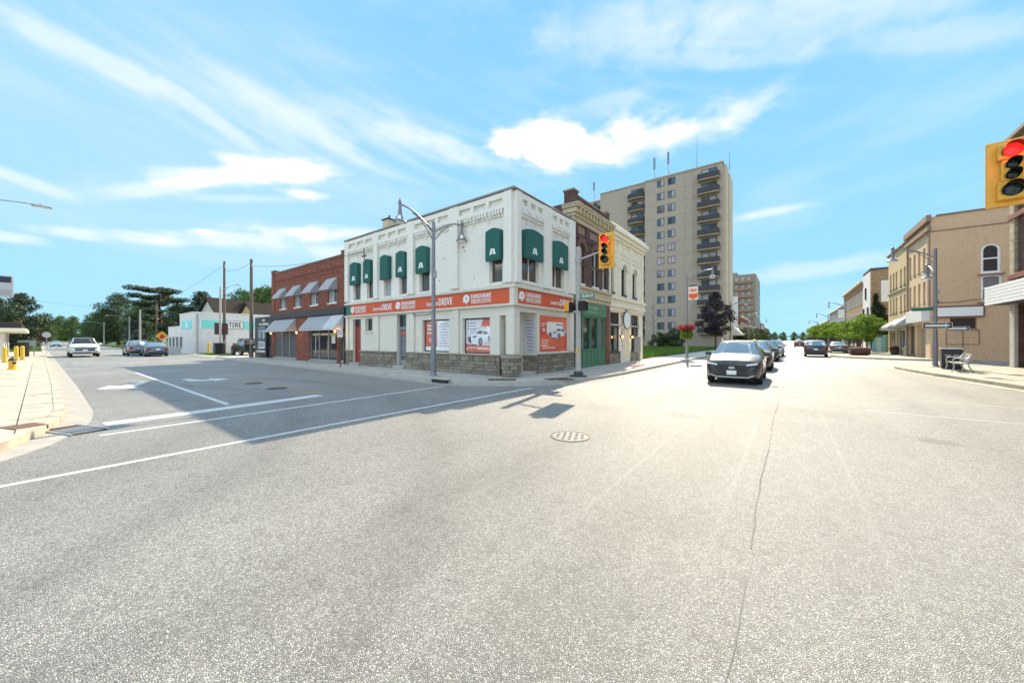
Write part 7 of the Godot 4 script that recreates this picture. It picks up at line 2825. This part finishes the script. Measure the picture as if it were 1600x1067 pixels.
		for sd: float in [-1.0, 1.0]:
			var vn := MB.new()
			vn.prism(PackedVector2Array([Vector2(sd * hw * 0.70, gy - 0.22), Vector2(sd * hw * 0.80, gy - 0.24), Vector2(sd * hw * 0.79, gy - 0.04), Vector2(sd * hw * 0.74, gy - 0.06)]), zf - 0.018, zf + 0.03)
			part(vn, "side_vent", M.trim_black, t)
		for sd: float in [-1.0, 1.0]:
			var rr := MB.new()
			rr.tube([Vector3(sd * hw * 0.62, 1.66, -0.1), Vector3(sd * hw * 0.62, 1.715, 0.1), Vector3(sd * hw * 0.62, 1.71, 1.3), Vector3(sd * hw * 0.62, 1.63, 1.5)], 0.02, 6)
			part(rr, "roof_rail", M.trim_black, t)
	if o.get("bars", false):
		for sy in [0.0, -0.09]:
			var cb := MB.new()
			cb.cb(-gw * 0.9, gw * 0.9, gy - 0.06 + sy, gy - 0.02 + sy, zf - 0.045, zf - 0.026, 0.006)
			part(cb, "grille_bar", M.chrome, t)
		var bb := MB.new()
		bb.cb(-hw * 0.86, hw * 0.86, c.sill + 0.06, c.sill + 0.26, zf - 0.1, zf + 0.06, 0.04)
		part(bb, "front_bumper", M.chrome, t)
	return t

func vehicles() -> void:
	var Q := "cars queued at the light"
	# facing the viewer: nose towards +z, so turned by half a turn
	car("crossover", M.paint_bronze, "bronze grey crossover first at the light, with an oval badge on its grille", Vector3(-1.70, 0, -18.2), PI, {"badge": true, "group": Q, "name": "stopped_car"})
	car("crossover", M.paint_black, "black car second in the queue behind the bronze crossover", Vector3(-1.62, 0, -25.9), PI, {"group": Q, "name": "stopped_car"})
	car("crossover", M.paint_black, "dark crossover third in the queue at the light", Vector3(-1.50, 0, -37.0), PI, {"group": Q, "name": "stopped_car"})
	car("crossover", M.paint_silver, "silver crossover fourth in the queue at the light", Vector3(-1.25, 0, -48.0), PI, {"group": Q, "name": "stopped_car"})
	car("sedan", M.paint_grey, "grey sedan fifth in the queue at the light", Vector3(-1.3, 0, -66.0), PI, {"group": Q, "name": "stopped_car"})
	car("crossover", M.paint_maroon, "dark red car far down the main street", Vector3(2.0, 0, -105.0), 0.0, {"name": "driving_car"})
	car("crossover", M.paint_black, "black crossover driving away beside the kerb bulge", Vector3(2.25, 0, -48.6), deg_to_rad(-2), {"name": "driving_car"})
	car("sedan", M.paint_grey, "grey sedan parked at the kerb before the barrel planter", Vector3(5.15, 0, -63.5), 0.0, {"name": "parked_sedan"})
	car("pickup", M.paint_white, "white pickup truck coming up the side street", Vector3(-57.5, 0, -2.75), -PI / 2, {"glass": M.car_glass_dark, "tall": 0.2, "category": "truck", "bars": true, "grille": 0.66, "name": "pickup_truck"})
	car("crossover", M.paint_grey, "dark grey estate car seen from behind by the tyre shop", Vector3(-57.6, 0, -6.6), PI / 2, {"name": "driving_car"})
	car("sedan", M.paint_slate, "slate blue sedan seen from behind by the tyre shop", Vector3(-53.6, 0, -7.4), PI / 2, {"name": "driving_car"})
	car("offroader", M.paint_black, "black boxy offroader parked beside the tyre shop", Vector3(-47.6, 0.03, -13.9), PI / 2, {"name": "parked_offroader"})
	car("sedan", M.paint_silver, "pale car far away on the side street", Vector3(-140.0, 0, -2.5), -PI / 2, {"name": "driving_car"})

# ---------------------------------------------------------------- plants
# leaves scattered through a set of ellipsoids [centre, radii], most of them near the skin
func leaf_mass(seed_: int, blobs: Array, count: int, size: float, flat := 0.0, lo := 0.55, hi := 1.35) -> ArrayMesh:
	var r := RandomNumberGenerator.new()
	r.seed = seed_
	var b := MB.new()
	var vol := 0.0
	for q in blobs:
		vol += pow(q[1].x * q[1].y * q[1].z, 0.667)
	for q in blobs:
		var n := int(count * pow(q[1].x * q[1].y * q[1].z, 0.667) / vol)
		var tw := r.randf_range(0.85, 1.15)
		for i in n:
			var d := Vector3(r.randfn(), r.randfn(), r.randfn()).normalized()
			var k := pow(r.randf(), 0.38) * r.randf_range(0.82, 1.12)
			var p: Vector3 = q[0] + d * k * q[1]
			var s := size * r.randf_range(0.55, 1.35)
			var nn := (d * 0.7 + Vector3(r.randfn(), r.randfn(), r.randfn()) * 0.6 + Vector3.UP * flat).normalized()
			var x := nn.cross(Vector3(r.randfn(), r.randfn(), r.randfn())).normalized()
			var y := nn.cross(x)
			var g := r.randf_range(lo, hi) * tw
			b.tint = Color(g * r.randf_range(0.9, 1.15), g, g * r.randf_range(0.8, 1.1))
			var bend := nn * s * 0.18
			var A := p - x * s * 0.5
			var B := p - y * s * 0.32 + bend
			var C := p + x * s * 0.5
			var D := p + y * s * 0.32 + bend
			b.put(A, nn, Vector2.ZERO)
			b.put(C, nn, Vector2.ONE)
			b.put(B, nn, Vector2.ZERO)
			b.put(A, nn, Vector2.ZERO)
			b.put(D, nn, Vector2.ONE)
			b.put(C, nn, Vector2.ZERO)
	return b.mesh()

func limbs(b: MB, h: float, r0: float, seed_: int, spread: float, from := 0.35, n := 7) -> void:
	var r := RandomNumberGenerator.new()
	r.seed = seed_
	b.tube([Vector3(0, -0.1, 0), Vector3(0.04, h * 0.3, 0.02), Vector3(-0.03, h * 0.65, 0.05), Vector3(0.02, h * 0.92, 0)], [r0 * 1.25, r0, r0 * 0.6, r0 * 0.15], 9)
	for i in n:
		var y := h * lerpf(from, 0.8, float(i) / n)
		var a := i * 2.4 + r.randf_range(-0.4, 0.4)
		var l := spread * r.randf_range(0.6, 1.0)
		b.tube([Vector3(0, y, 0), Vector3(cos(a) * l * 0.5, y + l * 0.32, sin(a) * l * 0.5), Vector3(cos(a) * l, y + l * 0.5, sin(a) * l)], [r0 * 0.42, r0 * 0.25, r0 * 0.08], 6)

func crown_blobs(seed_: int, h: float, w: float, base: float, n: int, squash := 0.75) -> Array:
	var r := RandomNumberGenerator.new()
	r.seed = seed_
	var o := []
	for i in n:
		var f := (i + 0.5) / n
		var y := lerpf(base, h, f)
		var env := sin(PI * clampf((y - base) / (h - base) * 0.82 + 0.16, 0, 1))
		var a := i * 2.39996 + r.randf_range(-0.5, 0.5)
		var rad := w * 0.5 * env * r.randf_range(0.3, 0.92)
		var s := w * r.randf_range(0.10, 0.21) * (0.6 + 0.5 * env)
		o.append([Vector3(cos(a) * rad, y - s * 0.3, sin(a) * rad), Vector3(s, s * squash, s)])
	return o

var protos := {}
func tree(kind: String, at: Vector3, h: float, turn: float, label: String, group := "") -> Node3D:
	# each kind is modelled once at its own height and scaled to h
	if not protos.has(kind):
		var K: Array = {
			"broadleaf": [14.0, 11.5, 2.2, 46, 0.72, 15000, 0.34, "leaf_mid", "bark", 0.32],
			"dark_broadleaf": [14.0, 11.0, 1.6, 44, 0.72, 15000, 0.34, "leaf_dark", "bark", 0.34],
			"spruce": [9.0, 7.0, 0.8, 40, 0.6, 11000, 0.26, "leaf_pine", "bark_red", 0.26],
			"street_tree": [4.5, 4.0, 1.95, 26, 0.6, 4200, 0.19, "leaf_lime", "bark", 0.07],
			"olive_tree": [4.5, 3.9, 1.6, 24, 0.65, 4400, 0.18, "leaf_olive", "bark", 0.08],
			"purple_tree": [8.6, 4.8, 2.4, 34, 0.7, 6500, 0.22, "leaf_purple", "bark", 0.12],
			"rust_tree": [7.0, 6.0, 1.2, 20, 0.75, 5000, 0.3, "leaf_rust", "bark", 0.16],
			"blue_spruce": [6.0, 4.4, 0.4, 26, 0.5, 6000, 0.22, "leaf_blue", "bark", 0.12],
			"bush": [2.4, 3.4, 0.3, 16, 0.8, 4500, 0.13, "leaf_dark", "bark", 0.05],
		}[kind]
		var bl := MB.new()
		limbs(bl, K[0], K[9], kind.hash() % 1000, K[1] * 0.42, maxf(0.15, K[2] / K[0]))
		protos[kind] = [leaf_mass(kind.hash() % 977, crown_blobs(kind.hash() % 771, K[0], K[1], K[2], K[3], K[4]), K[5], K[6]), M[K[7]], bl.mesh(), M[K[8]], K[0]]
	var p: Array = protos[kind]
	var t := thing(kind if kind.ends_with("tree") or kind == "bush" else kind + "_tree", label, "bush" if kind == "bush" else "tree", at, turn, group)
	var s: float = h / p[4]
	inst("trunk", p[2], p[3], t, Transform3D(Basis.from_scale(Vector3(s, s, s)), Vector3.ZERO))
	inst("crown", p[0], p[1], t, Transform3D(Basis.from_scale(Vector3(s, s, s)), Vector3.ZERO))
	return t

func tall_pine() -> void:
	var t := thing("tall_pine_tree", "tall open pine with flat layered branches beyond the tyre shop", "tree", Vector3(-106.0, 0.05, -15.6))
	var b := MB.new()
	b.tube([Vector3(0, -0.1, 0), Vector3(0.1, 5, 0), Vector3(-0.1, 9, 0.1), Vector3(0, 12.6, 0)], [0.42, 0.34, 0.2, 0.05], 9)
	var r := RandomNumberGenerator.new()
	r.seed = 91
	var blobs := []
	for i in 17:
		var y := 3.6 + i * 0.53
		var a := i * 2.2 + r.randf_range(-0.4, 0.4)
		var l := lerpf(6.2, 3.6, i / 17.0) * r.randf_range(0.7, 1.1)
		var e := Vector3(cos(a) * l, y + l * 0.12, sin(a) * l)
		b.tube([Vector3(0, y, 0), Vector3(cos(a) * l * 0.5, y - 0.05, sin(a) * l * 0.5), e], [0.13, 0.09, 0.03], 6)
		for k in 4:
			var f := 0.45 + 0.2 * k
			blobs.append([Vector3(cos(a) * l * f + r.randf_range(-0.5, 0.5), y + l * 0.12 * f + 0.2, sin(a) * l * f + r.randf_range(-0.5, 0.5)), Vector3(1.5, 0.5, 1.5) * r.randf_range(0.8, 1.2)])
	part(b, "trunk", M.bark_red, t)
	inst("crown", leaf_mass(92, blobs, 22000, 0.30, 0.9), M.leaf_pine, t)

func plants() -> void:
	tall_pine()
	var B := "trees beyond the tyre shop"
	tree("spruce", Vector3(-99.0, 0.1, 1.9), 9.2, 0.4, "dense dark evergreen behind the kiosk")
	tree("spruce", Vector3(-116.0, 0.05, 4.6), 9.5, 2.0, "second dark evergreen further behind the kiosk")
	tree("dark_broadleaf", Vector3(-165.0, 0.05, -15.0), 16.0, 0.0, "large dark broad leaved tree behind the street light")
	tree("broadleaf", Vector3(-150.0, 0.05, -19.0), 14.0, 1.3, "mid green tree beside the large dark one")
	tree("dark_broadleaf", Vector3(-120.0, 0.05, -21.0), 11.0, 2.2, "dark tree under the tall pine's branches")
	tree("spruce", Vector3(-99.0, 0.05, -21.0), 12.0, 1.1, "dark evergreen filling behind the tall pine")
	tree("broadleaf", Vector3(-98.0, 0.05, -23.5), 10.5, 2.9, "green tree between the pine and the gabled houses")
	tree("dark_broadleaf", Vector3(-84.0, 0.05, -21.0), 8.6, 0.7, "dark tree close behind the tyre shop roof")
	tree("blue_spruce", Vector3(-125.0, 0.05, -14.0), 7.0, 0.0, "bluish spruce below the tall pine")
	for q in [[-95.0, -27.0, 12.6, 0.2], [-90.0, -28.5, 12.0, 1.9], [-84.0, -27.5, 12.4, 3.1], [-78.0, -27.0, 11.6, 4.4], [-74.0, -28.0, 11.8, 5.5]]:
		tree("broadleaf", Vector3(q[0], 0.05, q[1]), q[2], q[3], "leafy green tree rising behind the gabled houses", "trees behind the gabled houses")
	tree("rust_tree", Vector3(-190.0, 0.05, 1.5), 9.0, 0.0, "rusty red leaved tree at the far end of the side street")
	for q in [[-230.0, -14.0, 13.0, 0.0], [-250.0, -9.0, 12.0, 1.0], [-262.0, -2.0, 11.0, 2.0], [-255.0, 5.0, 12.0, 3.0], [-215.0, -16.0, 14.0, 4.0], [-245.0, 11.0, 13.0, 5.0], [-205.0, 8.0, 10.0, 0.6], [-275.0, -6.0, 13.0, 1.6]]:
		tree("broadleaf", Vector3(q[0], 0.05, q[1]), q[2], q[3], "hazy green tree closing the far end of the side street", "trees at the end of the side street")
	for q in [[-190.0, -14.0], [-205.0, -15.0]]:
		tree("dark_broadleaf", Vector3(q[0], 0.05, q[1]), 12.0, q[0], "dark rounded tree along the far side street", "dark trees along the side street")
	# main street
	tree("purple_tree", Vector3(-8.5, SW, -60.5), 8.7, 0.0, "dark purple leaved tree before the beige tower")
	for q in [[-7.6, -94.0, 4.4], [-7.6, -104.0, 4.6], [-7.6, -118.0, 4.6], [-7.6, -135.0, 5.2], [-7.6, -155.0, 5.4], [-7.6, -180.0, 5.4], [-7.6, -215.0, 5.6]]:
		tree("olive_tree", Vector3(q[0], SW, q[1]), q[2], q[1], "small olive green street tree in the row past the tower", "street trees past the tower")
	for q in [[7.3, -58.5, 4.6], [7.4, -66.5, 4.4], [7.4, -76.0, 4.5], [7.4, -86.0, 4.8], [7.4, -98.0, 5.2], [7.4, -114.0, 5.6], [7.4, -135.0, 6.0], [7.4, -165.0, 6.4]]:
		tree("street_tree", Vector3(q[0], SW, q[1]), q[2], q[1], "bright green young street tree on the sunny pavement", "street trees on the sunny pavement")
	for q in [[-18.6, -68.5, 2.9, "rounded green bush at the foot of the tower", "bush"], [-16.3, -69.5, 3.6, "taller dark bush beside the tower's door", "bush"]]:
		tree("bush", Vector3(q[0], 0.16, q[1]), q[2], q[1], q[3])
	for q in [[-260.0, 4.0], [-310.0, 3.5]]:
		pass
	for q in [[-10.0, -420.0, 9.0], [-4.0, -470.0, 10.0], [5.0, -480.0, 10.0], [11.0, -430.0, 9.0], [-14.0, -380.0, 8.0], [15.0, -390.0, 8.0]]:
		tree("broadleaf", Vector3(q[0], 0.05, q[1]), q[2], q[1], "distant tree at the end of the main street", "trees at the end of the main street")
	# bare sapling beside the tower wall
	var sp := thing("bare_sapling", "leafless thin sapling in the grass lot", "tree", Vector3(-13.2, 0.16, -46.0))
	var sb := MB.new()
	limbs(sb, 7.5, 0.035, 5, 1.6, 0.4, 9)
	part(sb, "trunk", M.bark, sp)
	# ivy on the gable
	var iv := thing("ivy", "dark ivy climbing the scarred brick gable", "ivy", Vector3(9.4, SW, -71.9))
	var ib := []
	for q in [[0.8, 1.2, 1.1, 1.2], [1.0, 2.9, 1.3, 1.3], [0.9, 4.4, 1.1, 1.0], [0.7, 5.8, 0.8, 0.9], [1.9, 3.4, 1.1, 0.9], [2.7, 4.6, 0.8, 0.6], [3.2, 5.2, 0.6, 0.4], [2.2, 2.0, 1.0, 0.9], [3.0, 2.4, 0.8, 0.6], [3.6, 2.8, 0.6, 0.4], [0.5, 6.7, 0.4, 0.5], [0.45, 7.6, 0.25, 0.6]]:
		ib.append([Vector3(q[0], q[1], 0.12), Vector3(q[2], q[3], 0.22)])
	inst("leaves", leaf_mass(51, ib, 9000, 0.2), M.leaf_ivy, iv)
	var ist := MB.new()
	ist.tube([Vector3(0.9, 0, 0.06), Vector3(1.0, 2.4, 0.05), Vector3(0.7, 5.6, 0.05)], [0.06, 0.045, 0.02], 6)
	part(ist, "stem", M.bark, iv)
	# hanging flowers on lamp posts
	for q in [[-6.75, -33.0, 2.35, "pink and lime flower basket ringing the lamp post by the grass lot"], [6.9, -74.0, 2.35, "flower basket ringing the lamp post by the scarred gable"], [7.9, -62.2, 2.0, "leafy hanging basket beside the street trees"]]:
		var fb := thing("flower_basket", q[3], "flowers", Vector3(q[0], SW + q[2], q[1]))
		var p1 := []
		var p2 := []
		for k in 8:
			var a := TAU * k / 8
			p1.append([Vector3(cos(a) * 0.4, 0.25, sin(a) * 0.4), Vector3(0.32, 0.26, 0.32)])
			p2.append([Vector3(cos(a) * 0.3, -0.35, sin(a) * 0.3), Vector3(0.24, 0.42, 0.24)])
		inst("blossom", leaf_mass(61, p1, 1600, 0.1, 0.3, 0.5, 1.6), M.petal, fb)
		inst("trailing_leaves", leaf_mass(62, p2, 1600, 0.11), M.leaf_lime, fb)
		var br := MB.new()
		br.lathe([[0.1, -0.1], [0.3, 0.0], [0.34, 0.1], [0.3, 0.1], [0.09, -0.05]], 14)
		part(br, "basket", M.black, fb)
	# planter by the ochre shop
	var pt := thing("flower_planter", "small planter of red flowers by the ochre shop door", "flowers", Vector3(8.9, SW, -54.6))
	var pm := MB.new()
	pm.lathe([[0.0, 0.0], [0.28, 0.0], [0.36, 0.5], [0.3, 0.5], [0.0, 0.45]], 14)
	part(pm, "pot", M.charcoal, pt)
	inst("blossom", leaf_mass(63, [[Vector3(0, 0.65, 0), Vector3(0.4, 0.28, 0.4)]], 900, 0.1), M.petal, pt)
	# grass: the vacant lot, verges at kerbs
	grass("lot_grass", "tall rough grass filling the vacant lot", Rect2(-32.0, -75.5, 22.6, 45.8), 0.16, 14000, 0.55)
	grass("verge_grass", "short green grass strip along the tyre shop", Rect2(-55.5, -13.5, 6.0, 2.2), 0.03, 2500, 0.16)
	grass("lawn_grass", "mown lawn edge beyond the kiosk", Rect2(-120.0, -0.1, 40.0, 6.0), 0.08, 5000, 0.22)
	grass("lawn_grass", "mown lawn edge under the pine trees", Rect2(-130.0, -20.0, 50.0, 9.5), 0.08, 6000, 0.25)

func grass(called: String, label: String, area: Rect2, y: float, count: int, h: float) -> void:
	var r := RandomNumberGenerator.new()
	r.seed = called.hash() % 10007 + int(absf(area.position.x))
	var b := MB.new()
	b.tint = Color.WHITE
	for i in 7:
		var a := r.randf() * TAU
		var d := Vector3(cos(a), 0, sin(a))
		var s := Vector3(-d.z, 0, d.x) * 0.02
		var o := d * r.randf() * 0.12
		var hh := r.randf_range(0.5, 1.0)
		b.tri(o - s, o + s, o + d * 0.12 + Vector3.UP * hh * 0.6)
		b.tri(o - s, o + d * 0.12 + Vector3.UP * hh * 0.6, o + d * 0.3 * hh + Vector3.UP * hh)
	var mm := MultiMesh.new()
	mm.transform_format = MultiMesh.TRANSFORM_3D
	mm.use_colors = true
	mm.mesh = b.mesh()
	mm.instance_count = count
	for i in count:
		var p := Vector3(area.position.x + r.randf() * area.size.x, y, area.position.y + r.randf() * area.size.y)
		var k := h * r.randf_range(0.5, 1.2)
		mm.set_instance_transform(i, Transform3D(Basis(Vector3.UP, r.randf() * TAU).scaled(Vector3(maxf(k, 0.5), k, maxf(k, 0.5))), p))
		var g := r.randf_range(0.6, 1.3)
		mm.set_instance_color(i, Color(g * r.randf_range(0.8, 1.5), g, g * 0.8))
	var o := MultiMeshInstance3D.new()
	o.name = numbered(called)
	o.multimesh = mm
	o.material_override = M.grass
	add_child(o)
	tag(o, label, "grass", "", "stuff")

func _ready() -> void:
	rng.seed = 1
	make_view()
	make_textures()
	make_materials()
	make_ground()
	street_ironwork()
	white_building()
	brick_building()
	black_shop()
	brown_building()
	cream_building()
	tower()
	second_tower()
	left_row()
	tan_building()
	right_row()
	marquee_building()
	tire_shop()
	gas_station()
	street_lamps()
	signals()
	signs_and_poles()
	furniture()
	vehicles()
	plants()
